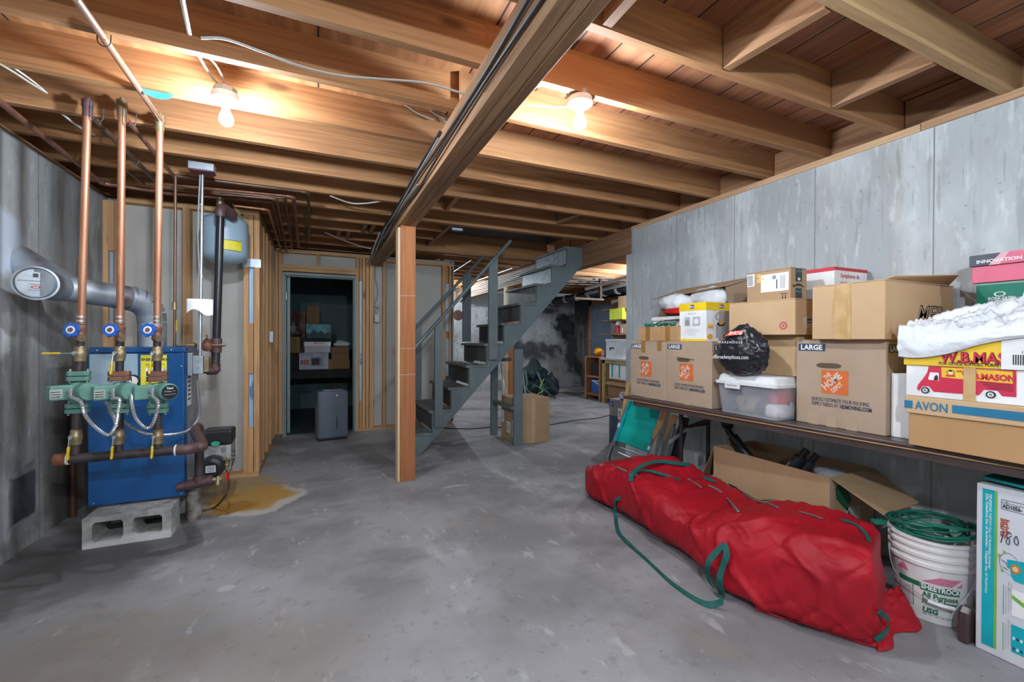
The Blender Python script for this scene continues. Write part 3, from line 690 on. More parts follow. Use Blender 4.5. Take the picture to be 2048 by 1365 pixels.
b = b.done('plastic_bag', LBAG, None, smooth=True); tag(b, 'crumpled clear plastic bag on the dark printed box in the storeroom', 'bag')
t, x0, x1, z0, z1 = sbox('cardboard_box', 'brown box under the skull bust in the storeroom', 571, 600, 674, 698, 7.55, .3, CARD_D, TZ+.26)
b = bx(x0-.02, 7.55, TZ, x1-.02, 7.85, TZ+.255).done('tool_case', BLK_R, None, bevel=.01); tag(b, 'dark case at the left end of the storeroom table', 'case')
cx = (x0+x1)/2; t = thing('bust_figurine', 'dark bearded bust figurine on a brown box in the storeroom', 'figurine', (cx, 7.7, z1))
FIG = mat('dark figurine', (.05, .045, .04), .45, col2=(.16, .13, .10), ns=25)
b = B().sphere((cx, 7.7, z1+.07), .13, 1, .7, .55).done('shoulders', FIG, t, smooth=True)
b = B().sphere((cx, 7.68, z1+.20), .075, .9, .9, 1.2)
for v in b.b.verts: v.co += V(noise.noise_vector(v.co*28))*.012
b.done('head', FIG, t, smooth=True)
b = B().lathe([(.055, 0), (.05, -.06), (.015, -.12)], (cx, 7.62, z1+.17), (0, 0, 1), 12).done('beard', mat('grey beard', (.35, .34, .32), .8), t, smooth=True)
b = B().sphere((cx, 7.69, z1+.26), .075, 1, 1, .5).done('hat', FIG, t, smooth=True)
b = bx(-.54, 8.2, .756, -.22, 8.24, 1.70).done('picture_board', mat('dim red poster', (.16, .045, .035), .7, col2=(.30, .16, .12), ns=5), None); tag(b, 'tall red and brown board leaning behind the bust in the storeroom', 'board')
b = bx(-.20, 8.15, .756, .00, 8.24, 1.80).done('tall_carton', CARD_D, None, bevel=.005); tag(b, 'tall brown carton standing against the storeroom wall', 'box')
b = B().lathe([(.13, 0), (.15, .30), (.165, .42), (.17, .42), (.17, .45), (0, .45)], (.72, 7.2, .006), ZA, 24).done('storage_tub', mat('blue tub', (.02, .05, .25), .4), None, smooth=True, ang=30); tag(b, 'blue plastic tub on the storeroom floor behind the dehumidifier', 'tub')
# ================================================================ switch and wires by the door
t = thing('light_switch', 'pale switch box between the studs right of the door', 'switch', (1.02, BY+.05, 1.4))
a = at(749, 629, Y=BY-.01); c = at(759, 645, Y=BY-.01)
bx(a.x, BY-.005, c.z, c.x, BY+.085, a.z).done('switch_box', mat('ivory', (.55, .52, .42), .5), t, bevel=.003)
m_ = (a+c)/2; bx(m_.x-.006, BY-.011, m_.z-.012, m_.x+.006, BY-.004, m_.z+.012).done('switch_toggle', WHITE, t)
b = B().tube([(m_.x, BY+.04, a.z), (m_.x-.02, BY+.03, a.z+.06), (m_.x+.03, BY+.03, a.z+.1), (m_.x-.03, BY+.04, a.z+.12), (m_.x+.02, BY+.05, a.z+.3), (m_.x-.02, BY+.05, 2.1), (m_.x-.01, BY+.04, 2.3)], .005, 6, 6); b.done('cable', CBLG, t)
a = at(541, 680, X=-.49); 
b = bx(-.499, a.y-.04, 1.2, -.46, a.y+.03, 1.32).done('outlet_box', STEEL, None, bevel=.003); tag(b, 'small metal outlet box on the closet side studs left of the door', 'outlet')
def cable(label, pts, r=.005, m=None, sm=6, name='cable', flat=1., group=None):
    b = B().tube(pts, r, 8, sm, flat=flat).done(name, m or CBL, None, smooth=True); return tag(b, label, 'cable', group)
cable('thin grey wire running down the closet side studs', [(-.50, 5.78, 2.35), (-.49, 5.79, 1.8), (-.492, 5.78, 1.35)], .004, CBLG)
Wp = lambda px, py, z=2.42: at(px, py, Z=z)
J = lambda px, py, Y: at(px, py, Y=Y-.008)
cable('white cable sagging along a joist left of the girder, between two staples', [J(402, 76, 1.765), J(450, 78, 1.765), J(520, 102, 1.765), J(600, 132, 1.765), J(680, 151, 1.765), J(760, 158, 1.765), J(850, 166, 1.765), J(930, 188, 1.765)], .0065, flat=.5)
cable('short white cable stub hanging near the top edge of the ceiling', [J(363, -10, 1.36), J(370, 25, 1.50), J(379, 68, 1.75)], .0065, flat=.5)
cable('pair of white cables dropping to the left lamp, outer one', [Wp(396, 108, 2.5), Wp(408, 130, 2.49), Wp(425, 155, 2.47), Wp(438, 170, 2.46), Wp(448, 178, 2.45)], .006, flat=.6)
cable('pair of white cables dropping to the left lamp, inner one', [Wp(415, 114, 2.5), Wp(430, 128, 2.49), Wp(442, 148, 2.47), Wp(448, 165, 2.46), Wp(449, 178, 2.45)], .005, flat=.6)
cable('white cable reaching the right lamp from the girder', [Wp(1028, 209, 2.44), Wp(1070, 211, 2.42), Wp(1110, 214, 2.41), Wp(1140, 214, 2.40)], .006, flat=.6)
cable('thin white cable above the right lamp by the girder', [Wp(1062, 178, 2.5), Wp(1090, 170, 2.47), Wp(1120, 178, 2.45), Wp(1140, 195, 2.43)], .005)
cable('wide white cable hanging between joists at the far left', [Wp(-20, 118, 2.44), Wp(20, 140, 2.42), Wp(60, 166, 2.43), Wp(92, 186, 2.46)], .008, flat=.5)
cable('thin white cable beside the wide one at the far left', [Wp(5, 120, 2.46), Wp(40, 144, 2.45), Wp(70, 166, 2.45), Wp(93, 185, 2.46)], .004)
cable('white cable going up behind the left copper risers', [Wp(120, 224, 2.44), Wp(150, 248, 2.44), Wp(188, 270, 2.46)], .006)
cable('white cable across the dark joists left of the post', [Wp(660, 392, 2.43), Wp(700, 406, 2.42), Wp(730, 407, 2.42), Wp(765, 402, 2.44)], .006)
cable('second white cable across the dark joists above the door', [Wp(650, 465, 2.43), Wp(690, 482, 2.42), Wp(720, 492, 2.41), Wp(742, 498, 2.38)], .006)
GW = GX0-.012
for k, (dz, dy, m_, r_) in enumerate([(0, 0, CBLB, .010), (.03, .02, CBLG, .009), (.06, -.02, CBLB, .011), (.09, .01, CBLG, .008), (.12, 0, CBLB, .010)]):
    pts = [(GW-.004*((k+j) % 3), yy, 2.28+dz+.012*sin(j*1.7+k)) for j, yy in enumerate([1.0, 1.7, 2.4, 3.0, 3.5, 4.0, 4.5, 5.0, 5.5, 6.0])]
    if k >= 3: pts = pts[2:]
    if k in (1,): pts = pts[3:]
    cable(['lowest black cable in the bundle along the left side of the girder', 'grey cable low in the bundle along the left side of the girder', 'thick black cable mid height along the left side of the girder', 'grey cable high along the left side of the girder', 'topmost black cable along the left side of the girder'][k], pts, r_*.75, m_)
cable('pale cable looping down from the girder bundle near the door', [(.60, 4.9, 2.40), (.57, 5.1, 2.30), (.56, 5.25, 2.24), (.57, 5.5, 2.22), (.55, 5.8, 2.25), (.58, 6.0, 2.3)], .007)
cable('grey cable looping beside the pale one near the door', [(.61, 4.5, 2.36), (.585, 4.8, 2.28), (.57, 5.1, 2.2), (.575, 5.6, 2.2), (.56, 6.0, 2.22)], .006, CBLG)
for k, (a_, b_) in enumerate([((803, 205), (868, 240)), ((852, 213), (890, 238)), ((868, 215), (893, 245))]):
    cable(['frayed grey cable end poking out left of the girder, lower one', 'frayed grey cable end poking out left of the girder, middle one', 'frayed grey cable end poking out left of the girder, upper one'][k], [J(a_[0], a_[1], 2.60), J((a_[0]+b_[0])/2, (a_[1]+b_[1])/2+4, 2.58), J(b_[0], b_[1], 2.56)], .004, CBLG)
# metal box and blue insulation end between joists
a = at(914, 458, Z=2.42); b = B().box(a.x-.06, a.y-.02, 2.40, a.x+.06, a.y+.02, 2.428).done('metal_box', STEEL, None, bevel=.004); tag(b, 'small flat metal box under the joists right of the post', 'junction box')
# extension cord on the floor
cable('black extension cord lying on the floor behind the stairs', [(1.45, 6.05, .006), at(900, 857, Z=.006), at(940, 858, Z=.006), at(985, 855, Z=.006), at(1030, 855, Z=.006), at(1100, 850, Z=.006), at(1150, 841, Z=.006), at(1185, 838, Z=.006), at(1215, 832, Z=.006), at(1240, 820, Z=.006)], .006, CBLB)
# ================================================================ boiler
BFY = 3.50
bo = thing('boiler', 'blue oil boiler on cinder blocks in the left corner', 'boiler', (-1.06, 3.72, .195))
bx0, bx1, bz0, bz1 = -1.305, -.815, .20, 1.175
bx(bx0+.012, BFY+.02, bz0+.01, bx1-.012, 3.93, bz1-.012).done('side_jacket', STEEL, bo, bevel=.004)
fpn = bx(bx0, BFY, bz0, bx1, BFY+.035, bz1-.025).done('front_panel', BLUE, bo, bevel=.008)
bx(bx0+.01, BFY-.006, bz1-.022, bx1+.006, 3.94, bz1+.012).done('top_panel', BLUE, bo, bevel=.006)
bx(bx1-.022, BFY+.035, bz0, bx1+.004, BFY+.055, bz1-.025).done('corner_trim', BLUE, bo, bevel=.003)
f = Face(fpn, (bx0, BFY-.0005, bz0), XA, ZA); BW, BH = bx1-bx0, bz1-bz0
f.rect('pale_patch', .012, BH-.285, .235, .255, PALE, .0015)  # pale blue grey rectangle laid on the upper left of the blue front
f.rect('energy_label', .262, BH-.30, .135, .262, YEL_L, .002)
f.text('lettering', 'ENERGYGUIDE', .266, BH-.075, .0215, INK, lift=.003, bold=.03)
f.text('lettering', 'Annual Fuel Utilization Efficiency of this', .285, BH-.10, .0062, INK, lift=.003, bold=.03); f.text('lettering', 'Boiler Rates This Way', .295, BH-.11, .0062, INK, lift=.003, bold=.03)
f.rect('label_chart', .287, BH-.175, .09, .052, PAPER, .003); f.rect('chart_bar', .30, BH-.15, .055, .006, INK, .004); f.rect('chart_bar', .30, BH-.137, .03, .002, INK, .004)
for k in range(4): f.rect('label_print', .285, BH-.21-k*.014, .09, .0025, INK, .003)
for x, z in ((.03, .02), (.475, .02), (.475, .42), (.475, .86), (.47, .30)): 
    B().lathe([(0, .006), (.004, .005), (.006, 0)], f.pt(x, z), (0, -1, 0), 10).done('screw', CHROME, bo)
for x in (.05, .42): B().lathe([(0, .006), (.004, .005), (.006, 0)], (bx0+x, BFY-.006, bz1-.006), (0, -1, 0), 10).done('screw', CHROME, bo)
# round temperature gauge
c = at(266, 762, Y=BFY)
B().lathe([(.0, .02), (.034, .02), (.040, .012), (.040, 0)], c, (0, -1, 0), 28).done('gauge_rim', BLACK, bo, smooth=True); gr_ = bpy.data.objects['gauge_rim']
Face(gr_, c+V((0, -.0205, 0)), XA, ZA).disc('gauge_dial', 0, 0, .031, PAPER); Face(gr_, c+V((0, -.0215, 0)), XA, ZA).poly('gauge_needle', [(-.003, -.008), (.003, -.008), (.001, .026), (-.001, .026)], RED)
f = Face(bo, (bx1-.011, BFY+.06, bz0), YA, ZA)
f.rect('data_plate', .06, .58, .10, .36, PAPER, .001); [f.rect('print', .07, .62+.03*k, .07, .010, INK, .0018) for k in range(9)]
# burner
t = B()
bc = V((-.70, 3.90, .40))
nd = lambda *a: None
BUR = mat('grey burner casting', (.45, .46, .45), .55, col2=(.22, .22, .22), ns=16)
x0, x1 = at(402, 900, Y=3.80).x, at(464, 900, Y=3.80).x
za, zb_, zc_ = at(430, 862, Y=3.8).z, at(430, 893, Y=3.8).z, at(430, 950, Y=3.8).z
bx(x0, 3.80, zb_+.003, x1, 3.98, za).done('burner_control_cover', BLACK, bo, bevel=.018)
bx(x0+.004, 3.81, zc_+.03, x1-.008, 4.0, zb_).done('burner_housing', BUR, bo, bevel=.006)
bx(bx1-.02, 3.82, zc_+.06, x0+.02, 3.95, zb_-.02).done('burner_tube', BUR, bo, bevel=.01)
mc = at(426, 933, Y=3.79); B().lathe([(.0, .075), (.05, .075), (.072, .062), (.080, .03), (.080, -.03)], mc, (0, -1, 0), 28).done('burner_motor', BLACK, bo, smooth=True, ang=30)
ff = Face(bpy.data.objects['burner_motor'], mc+V((0, -.0755, 0)), XA, ZA); ff.rect('motor_label', -.03, -.025, .06, .048, PAPER); [ff.rect('print', -.024, -.018+.010*k, .048, .004, INK, .0016) for k in range(4)]
Face(bo, at(431, 888, Y=3.80), XA, ZA).disc('badge', 0, 0, .018, mat('green badge', (.05, .45, .28), .5), sx=1.5, lift=.003)
Face(bo, at(448, 899, Y=3.80), XA, ZA).disc('sight_glass', 0, 0, .017, CHROME, lift=.006)
pc = at(453, 925, Y=3.78); B().cyl(pc+V((0, .05, .03)), pc+V((0, -.0, -.03)), .02).cyl(pc+V((0, 0, .03)), pc+V((0, 0, -.05)), .011).cyl(pc+V((-.03, 0, .02)), pc+V((.03, 0, .02)), .008).done('fuel_pump', BRASS, bo, smooth=True, ang=30)
for k in range(3): B().tube([at(462, 900+8*k, Y=3.8), at(470+3*k, 905+6*k, Y=3.8), at(466+4*k, 925+5*k, Y=3.82), at(460, 945, Y=3.85)], .003, 6, 5).done('ignition_wire', CBLG if k else CBLB, bo, smooth=True)
# oil hose
o = B().tube([at(453, 940, Y=3.76), at(458, 965, Y=3.72), at(452, 990, Y=3.62), at(428, 1016, Z=.012), at(395, 1024, Z=.012), at(360, 1030, Z=.012), at(330, 1035, Z=.012)], .0075, 10, 8).done('oil_line', mat('brown hose', (.07, .045, .035), .45), None, smooth=True); tag(o, 'dark oil hose curving from the burner down across the stained floor', 'hose')
# supports
def cinder(x0, y0, label):
    t = thing('cinder_block', label, 'block', (x0+.215, y0+.095, 0))
    outer = [(0, 0), (.44, 0), (.455, .01), (.455, .175), (.44, .187), (.012, .187), (0, .175), (.0, .135), (.016, .125), (.016, .06), (.0, .05)]
    L, H = .425, .187
    b = B()
    def cell(a0, a1): return [(a0, .030), (a1, .030), (a1, .145), (a1-.02, .16), (a0+.02, .16), (a0, .145)]
    # web pieces round two cells
    b.prism([(0, 0), (L, 0), (L, .035), (0, .035)], (x0, y0, 0), XA, ZA, YA, .19)
    b.prism([(0, .150), (L, .150), (L, .180), (L-.012, H), (.012, H), (0, .178)], (x0, y0, 0), XA, ZA, YA, .19)
    for a0, a1 in ((0, .045), (.19, .235), (.38, .425)): 
        b.prism([(a0, .034), (a1+.014, .034), (a1, .055), (a1, .135), (a1+.014, .151), (a0-.0, .151), (a0, .135)] if a0 == 0 else [(a0-.014, .034), (a1+(.014 if a1 < .37 else 0), .034), (a1, .055), (a1, .135), (a1+(.014 if a1 < .37 else 0), .151), (a0-.014, .151), (a0, .135), (a0, .055)], (x0, y0+.001, 0), XA, ZA, YA, .188)
    b.done('block_body', BLOCK, t); return t
cinder(-1.272, 3.345, 'light grey cinder block with two hollow cores under the front of the blue boiler')
cinder(-1.272, 3.74, 'cinder block under the rear of the blue boiler')
# ================================================================ flue pipe
t = thing('flue_pipe', 'galvanised flue pipe elbowing from the boiler top into the left wall', 'flue pipe', (-1.04, 3.70, 1.19))
R_ = .079
el = V((-1.04, 3.70, 1.50))
hd = V((-1.0, -.95, .13)).normalized()
P0 = V((-1.04, 3.70, 1.188)); 
arc = [V((-1.04, 3.70, 1.355))]
C0 = V((-1.04, 3.70, 1.37)); r_e = .135
for k in range(1, 6):
    a_ = k/5*rad(84); arc.append(C0+ZA*(r_e*sin(a_))+V((hd.x, hd.y, 0)).normalized()*(r_e*(1-cos(a_))))
B().tube([P0, V((-1.04, 3.70, 1.355))], R_, 32).done('vertical_pipe', STEEL, t, smooth=True)
b = B()
for k in range(5): b.cyl(arc[k], arc[k+1], R_+.002, n=32)
for k in range(1, 6): b.tube([arc[k]-(arc[k]-arc[k-1])*.04, arc[k]+(arc[k]-arc[k-1])*.04], R_+.004, 32)
b.done('elbow', STEEL, t, smooth=True, ang=30)
e1 = arc[-1]; e2 = e1+hd*.40
B().cyl(e1, e2, R_-.004, n=32).done('horizontal_pipe', STEEL, t, smooth=True)
B().cyl(e1+hd*.02, e1+hd*.09, R_-.002, n=32).done('band', mat('darkened band', (.12, .08, .09), .45, metal=.5, col2=(.3, .3, .33), ns=8), t, smooth=True)
B().cyl(e2-hd*.08, V((-1.60, 3.47, 1.70)), R_+.004, n=32).done('wall_thimble', STEEL, t, smooth=True)
dc = at(72, 567, Y=3.20); dn = (V((0, 0, CAMH))-dc); dn.z = 0; dn = V((.30, -1, .02)).normalized()
u_, v_, n_ = frame(dn)
B().cyl(e2-hd*.05, dc, R_, n=32).done('damper_tee', STEEL, t, smooth=True)
B().lathe([(.079, -.03), (.090, 0), (.092, .010), (.083, .012), (.080, 0), (.077, -.004), (0, -.004)], dc, dn, 40).done('draft_regulator', STEEL, t, smooth=True, ang=25)
rt = ZA.cross(dn).normalized(); upv = dn.cross(rt)
ff = Face(bpy.data.objects['draft_regulator'], dc+dn*.001, rt, upv); 
pl = []
for k in range(41):
    a_ = 2*pi*k/40; r_ = .073 if sin(a_) < .1 else .060; pl.append((r_*cos(a_), r_*sin(a_)))
ff.poly('damper_plate', pl[:-1], STEEL, .006); ff.n = dn
ff.rect('hinge_rod', -.066, .010, .132, .002, BLACK, .009); ff.rect('weight', -.010, .032, .020, .020, BLACK, .010)
DR = mat('dark red print', (.45, .04, .03), .6)
ff.disc('logo', .0, -.022, .007, DR, sx=2.6, lift=.0075, n=24); ff.text('lettering', 'Field', 0, -.026, .011, PAPER, 'CENTER', lift=.009, bold=.03); ff.text('lettering', 'CONTROL', 0, -.010, .010, DR, 'CENTER', lift=.008); ff.text('lettering', 'Type M barometric', 0, -.040, .007, DR, 'CENTER', lift=.008)
# ================================================================ three heating risers with pumps
RYY = 2.95
def zz(px, py): return at(px, py, Y=RYY).z
def riser(i, px, toppy, label, lever_side, motor_dial):
    top = at(px[0], toppy, Y=RYY); x = at(px[1], 700, Y=RYY).x; xt = top.x; xm = at(px[2], 880, Y=RYY).x
    t = thing('heating_riser', label, 'pipe', (x, RYY, .62), group=None)
    Z = lambda py: zz(px[1], py)
    xa = lambda z: x+(xt-x)*max(0, (z-Z(660)))/(top.z-Z(660)) if z > Z(660) else x+(xm-x)*(Z(660)-z)/(Z(660)-Z(880))
    P = lambda z, dy=0, dx=0: V((xa(z)+dx, RYY+dy, z))
    B().cyl(P(Z(648)), P(top.z-.03), .0165, n=18).done('copper_pipe', COPPER, t, smooth=True)
    B().cyl(P(top.z-.05), P(top.z+.005), .020, n=16).cyl(P(top.z+.0), P(top.z+.035), .024, n=12).cyl(P(top.z+.035), P(top.z+.05), .010).done('air_vent_fitting', IRON_M if i == 0 else BRASS, t, smooth=True, ang=30)
    B().cyl(P(Z(636)), P(Z(632)), .0172).cyl(P(Z(644)), P(Z(641)), .0185).done('solder_ring', CHROME, t)
    # flow valve with hand wheel
    B().lathe([(.019, 0), (.024, .004), (.024, .018), (.021, .026), (.021, .055), (.024, .062), (.024, .075), (.019, .08)], P(Z(682)), ZA, 20).done('flow_valve_body', BRONZE, t, smooth=True, ang=30)
    hw = at(px[1]-16 if i < 2 else px[1]-15, 661, Y=RYY-.035)
    B().cyl(P(Z(668)), hw, .013, .010).done('valve_stem', BRASS, t, smooth=True)
    B().lathe([(.0, .018), (.017, .018), (.018, 0)], P(Z(676), -.02, .01), (.5, -.8, -.3), 16).done('valve_cap', BRASS, t, smooth=True)
    hn = V((-.25, -1, .12)).normalized(); u, v, n = frame(hn); b = B(); poly = []
    for k in range(28): a_ = 2*pi*k/28; r_ = .0355+.0045*cos(7*a_); poly.append((r_*cos(a_), r_*sin(a_)))
    b.prism(poly, hw+hn*.004, u, v, n, .012).done('hand_wheel', BLUE_H, t, bevel=.002)
    hwo = list(t.children)[-1] if False else bpy.data.objects[[o.name for o in bpy.data.objects if o.name.startswith('hand_wheel')][-1]]
    Face(hwo, hw+hn*.016, u, v).disc('wheel_tag', 0, 0, .020, PAPER, lift=.001, r2=.012); Face(hwo, hw+hn*.016, u, v).disc('wheel_nut', 0, 0, .010, BRONZE, lift=.004)
    B().cyl(P(Z(696)), P(Z(680)), .0175).done('nipple', IRON, t, smooth=True); B().cyl(P(Z(744)), P(Z(720)), .0175).done('nipple', IRON, t, smooth=True)
    # ball valve
    def ballvalve(pc, up=True):
        return B().lathe([(.020, -.040), (.023, -.036), (.023, -.018), (.026, -.010), (.026, .012), (.023, .018), (.023, .034), (.019, .040)], pc, ZA, 16)
    bv = P(Z(708)); bvo = ballvalve(bv).done('ball_valve', BRASS, t, smooth=True, ang=30)
    hc = bv+V((-.012, -.030, .004)); B().cyl(bv, hc+V((0, -.006, 0)), .010).done('valve_spindle', CHROME, bvo)
    def lever(hc, d, side, bvo):
        d = V(d).normalized(); w_ = V(side); n = d.cross(w_)
        B().bar(hc+V((0, -.006, 0)), hc+d*.055+V((0, -.010, 0)), .018, .004, up=w_).done('lever_shank', CHROME, bvo, bevel=.001)
        l = B().bar(hc+d*.045+V((0, -.012, 0)), hc+d*.112+V((0, -.014, 0)), .020, .009, up=w_).done('lever_grip', YEL, bvo, bevel=.004)
        c = hc+d*.08+V((0, -.0188, 0)); b = B().bar(c-d*.022, c+d*.018, .010, .0006, up=w_).done('grip_print', INK, bvo)
    if lever_side: lever(hc, (-1, -.05, 0), (0, 0, 1), bvo)
    else: lever(hc, (-.06, -.12, -1), (1, 0, 0), bvo)
    # circulator pump: flanges, volute, motor, terminal box
    for za, zb, nm in ((Z(762), Z(743), 'top_flange'), (Z(826), Z(807), 'bottom_flange')):
        zm = (za+zb)/2; b = B()
        for z0, z1 in ((za, zm-.002), (zm+.002, zb)):
            b.prism([(a_, c_) for a_, c_ in [(-.045, -.014), (-.032, -.026), (.032, -.026), (.045, -.014), (.045, .014), (.032, .026), (-.032, .026), (-.045, .014)]], P(z0), XA, YA, ZA, z1-z0)
        b.done(nm, GREEN_P if i == 0 or nm == 'bottom_flange' else BRONZE, t, bevel=.002)
        for sx_ in (-.034, .034): B().cyl(P(za-.012, -.0, sx_), P(zb+.012, 0, sx_), .005, n=8).done('flange_bolt', STEEL, t)
    B().lathe([(.022, 0), (.030, .012), (.045, .03), (.048, .055), (.045, .08), (.030, .10), (.022, .112)], P(Z(808)), ZA, 20).done('pump_volute', GREEN_P, t, smooth=True)
    mdir = V((.62, -.78, 0)); mc0 = P(Z(783), .01, .01)
    B().lathe([(.048, 0), (.052, .01), (.046, .02), (.046, .088), (.040, .098), (.0, .099)], mc0, mdir, 28).done('pump_motor', GREEN_P, t, smooth=True, ang=30)
    pmo = bpy.data.objects[[o.name for o in bpy.data.objects if o.name.startswith('pump_motor')][-1]]
    if motor_dial:
        u2 = V((0, 0, 1)).cross(mdir).normalized(); F_ = Face(pmo, mc0+mdir*.0993, u2, ZA); F_.disc('dial_label', 0, 0, .038, BLACK, .001)
        F_.text('lettering', 'Taco', 0, .016, .016, PAPER, 'CENTER', bold=.03); F_.text('lettering', '007', 0, 0, .008, PAPER, 'CENTER'); F_.text('lettering', 'CARTRIDGE CIRCULATOR', 0, -.014, .0045, PAPER, 'CENTER'); F_.text('lettering', '1/25 HP', -.017, .002, .006, PAPER, 'CENTER'); F_.text('lettering', '115 V', .018, .002, .006, PAPER, 'CENTER')
    tb = mc0+V((-.045, -.045, .0)); tu = V((.78, .62, 0)); 
    B().obox(tb+V((-.018, -.004, 0)), tu, mdir, ZA, .045, .026, .037).done('terminal_box', GREEN_P, t, bevel=.006)
    fc = tb+V((-.018, -.004, 0))+mdir*.0265
    if i < 2:
        F_ = Face(t, fc, tu, ZA); F_.rect('data_plate', -.046, -.026, .045, .045, mat('worn data plate', (.42, .45, .40), .5, col2=(.28, .33, .28), ns=40)); [F_.rect('print', -.042, -.02+.012*k, .034, .004, INK, .0018) for k in range(3)]
    cc = fc+tu*.028+V((0, 0, .008)); B().cyl(cc, cc+mdir*.018, .014).cyl(cc+mdir*.012+V((0, 0, .012)), cc+mdir*.014+V((0, 0, -.03)), .013, .011).cyl(cc+mdir*.014+V((-.02, 0, -.024)), cc+mdir*.014+V((.02, 0, -.024)), .004).done('cable_connector', CHROME, t, smooth=True, ang=30)
    conn = cc+mdir*.014+V((0, 0, -.03))
    # lower leg to the manifold
    B().cyl(P(Z(866)), P(Z(824)), .019).cyl(P(.645), P(Z(884)), .019).done('iron_leg', IRON, t, smooth=True)
    bv = P(Z(874)); bvo = ballvalve(bv).done('ball_valve', BRASS, t, smooth=True, ang=30)
    hc = bv+V((-.010, -.030, .005)); B().cyl(bv, hc+V((0, -.006, 0)), .010).done('valve_spindle', CHROME, bvo)
    lever(hc, (-.04, -.05, -1), (1, 0, 0), bvo)
    return t, conn, P
_, cn0, _ = riser(0, (175, 162, 152), 215, 'leftmost copper heating riser with a green pump and a sideways yellow lever', True, False)
_, cn1, _ = riser(1, (244, 240, 238), 215, 'middle copper heating riser with a green pump in front of the blue boiler', False, False)
_, cn2, _ = riser(2, (320, 314, 316), 245, 'rightmost copper heating riser with a black round label on its green pump', False, True)
# manifold
t = thing('return_manifold', 'black iron return pipe crossing low in front of the blue boiler', 'pipe', (-.97, RYY, .5))
m0, m1 = at(128, 919, Y=RYY), at(352, 898, Y=RYY); m0.z = m1.z = .625
B().cyl(m0, m1, .0245, n=20).done('horizontal_run', IRON, t, smooth=True)
B().cyl(m0+V((-.035, 0, 0)), m0+V((.012, 0, 0)), .031, n=16).done('end_cap', RUST, t, smooth=True, ang=30)
B().cyl(m0+V((.012, 0, 0)), m0+V((.022, 0, 0)), .028).cyl(m1+V((-.004, 0, 0)), m1+V((.004, 0, 0)), .030).done('sealant_ring', WHITE, t)
q0 = m1+V((.03, 0, 0)); q1 = at(396, 876, Y=3.44); q1.z = .66
B().tube([m1, q0+V((.02, 0, 0)), q0+V((.055, .03, 0)), q0+V((.075, .08, 0)), q1+V((0, -.09, 0)), q1+V((0, -.0, 0)), q1+V((0, .03, -.03)), q1+V((0, .035, -.07))], .029, 16, 5).done('elbow_run', IRON_M, t, smooth=True)
q2 = q1+V((0, .035, -.06)); q3 = V((q2.x, q2.y, .30))
B().cyl(q2, q3, .026).done('drop_pipe', IRON, t, smooth=True)
B().cyl(q3+V((0, 0, .03)), q3+V((0, 0, -.02)), .035).cyl(q3+V((-.07, 0, -.025)), q3+V((.075, 0, -.005)), .033).cyl(q3+V((-.12, 0, -.03)), q3+V((-.05, 0, -.02)), .025).done('drain_tee', IRON_M, t, smooth=True, ang=30)
dv = q3+V((.075, 0, -.005)); B().cyl(dv, dv+V((.05, 0, 0)), .015).cyl(dv+V((.03, 0, .02)), dv+V((.03, -.015, -.035)), .014).cyl(dv+V((.04, 0, .005)), dv+V((.085, -.01, .015)), .006).done('drain_valve', BRASS, t, smooth=True, ang=30)
hh = dv+V((.085, -.01, .015)); b = B(); u, v, n = frame((1, -.1, .2))
b.tube([hh+u*.026*cos(a_)+v*.026*sin(a_) for a_ in [k*2*pi/12 for k in range(12)]], .005, 8, 2, closed=True)
for k in range(3): a_ = k*pi/3; b.bar(hh-u*.024*cos(a_)-v*.024*sin(a_), hh+u*.024*cos(a_)+v*.024*sin(a_), .005, .004, up=n)
b.done('drain_wheel', RED, t, smooth=True)
b = B().cyl((q2.x-.06, 3.62, .0), (q2.x-.06, 3.62, .28), .045, n=20).done('drain_stub', mat('corroded stub pipe', (.35, .33, .30), .8, col2=(.12, .09, .07), ns=14), None, smooth=True, ang=40); tag(b, 'corroded upright stub pipe on the floor beside the boiler', 'pipe')
# copper drop on the left
b = B().cyl((-1.563, 3.99, 1.0), (-1.563, 3.99, 0), .022, n=16).done('copper_drop', COP_D, None, smooth=True); tag(b, 'brown copper pipe running down to the floor left of the boiler', 'pipe')
# ---------------------------------------------------------------- armoured cables
BX = mat('armoured cable', (.55, .58, .62), .32, metal=.85)
def armored(label, pts, r=.0095):
    pp = spline([V(p) for p in pts], 6); L = []
    # resample evenly for the ribs
    acc = [pp[0]]; step = .0045
    d = 0
    for a, c in zip(pp[:-1], pp[1:]):
        seg = (c-a).length; k = step-d
        while k < seg: acc.append(a+(c-a)*(k/seg)); k += step
        d = seg-(k-step)
    b = B().tube(acc, r, 8, rib=.22).done('armoured_cable', BX, None, smooth=False); return tag(b, label, 'cable')
Q = lambda px, py, Y=2.80: at(px, py, Y=Y)
armored('ribbed steel cable hanging in a loop from the leftmost pump', [cn0, Q(162, 805), Q(170, 830), Q(188, 853), Q(210, 869), Q(222, 868), Q(232, 850), Q(236, 825, 2.84), Q(239, 800, 2.84), cn1+V((-.004, .0, -.01))])
armored('ribbed steel cable looping from behind the middle pump to the rightmost pump', [Q(262, 790, 2.88), Q(264, 810, 2.84), Q(272, 838, 2.82), Q(290, 856, 2.82), Q(303, 852, 2.82), Q(312, 830, 2.82), Q(316, 805, 2.82), cn2])
armored('short ribbed steel cable slanting down between the left and middle pumps', [Q(203, 785, 2.94), Q(212, 802, 2.93), Q(222, 822, 2.92), Q(229, 838, 2.9), Q(232, 850, 2.88)])
armored('long ribbed steel cable swinging from behind the middle pump up to the grey junction box', [Q(247, 845, 3.0), Q(262, 855, 3.05), Q(285, 866, 3.1), Q(315, 871, 3.15), Q(350, 869, 3.22), Q(375, 862, 3.3), Q(392, 845, 3.40), Q(399, 825, 3.45), Q(397, 795, 3.48), Q(394, 760, 3.5)])
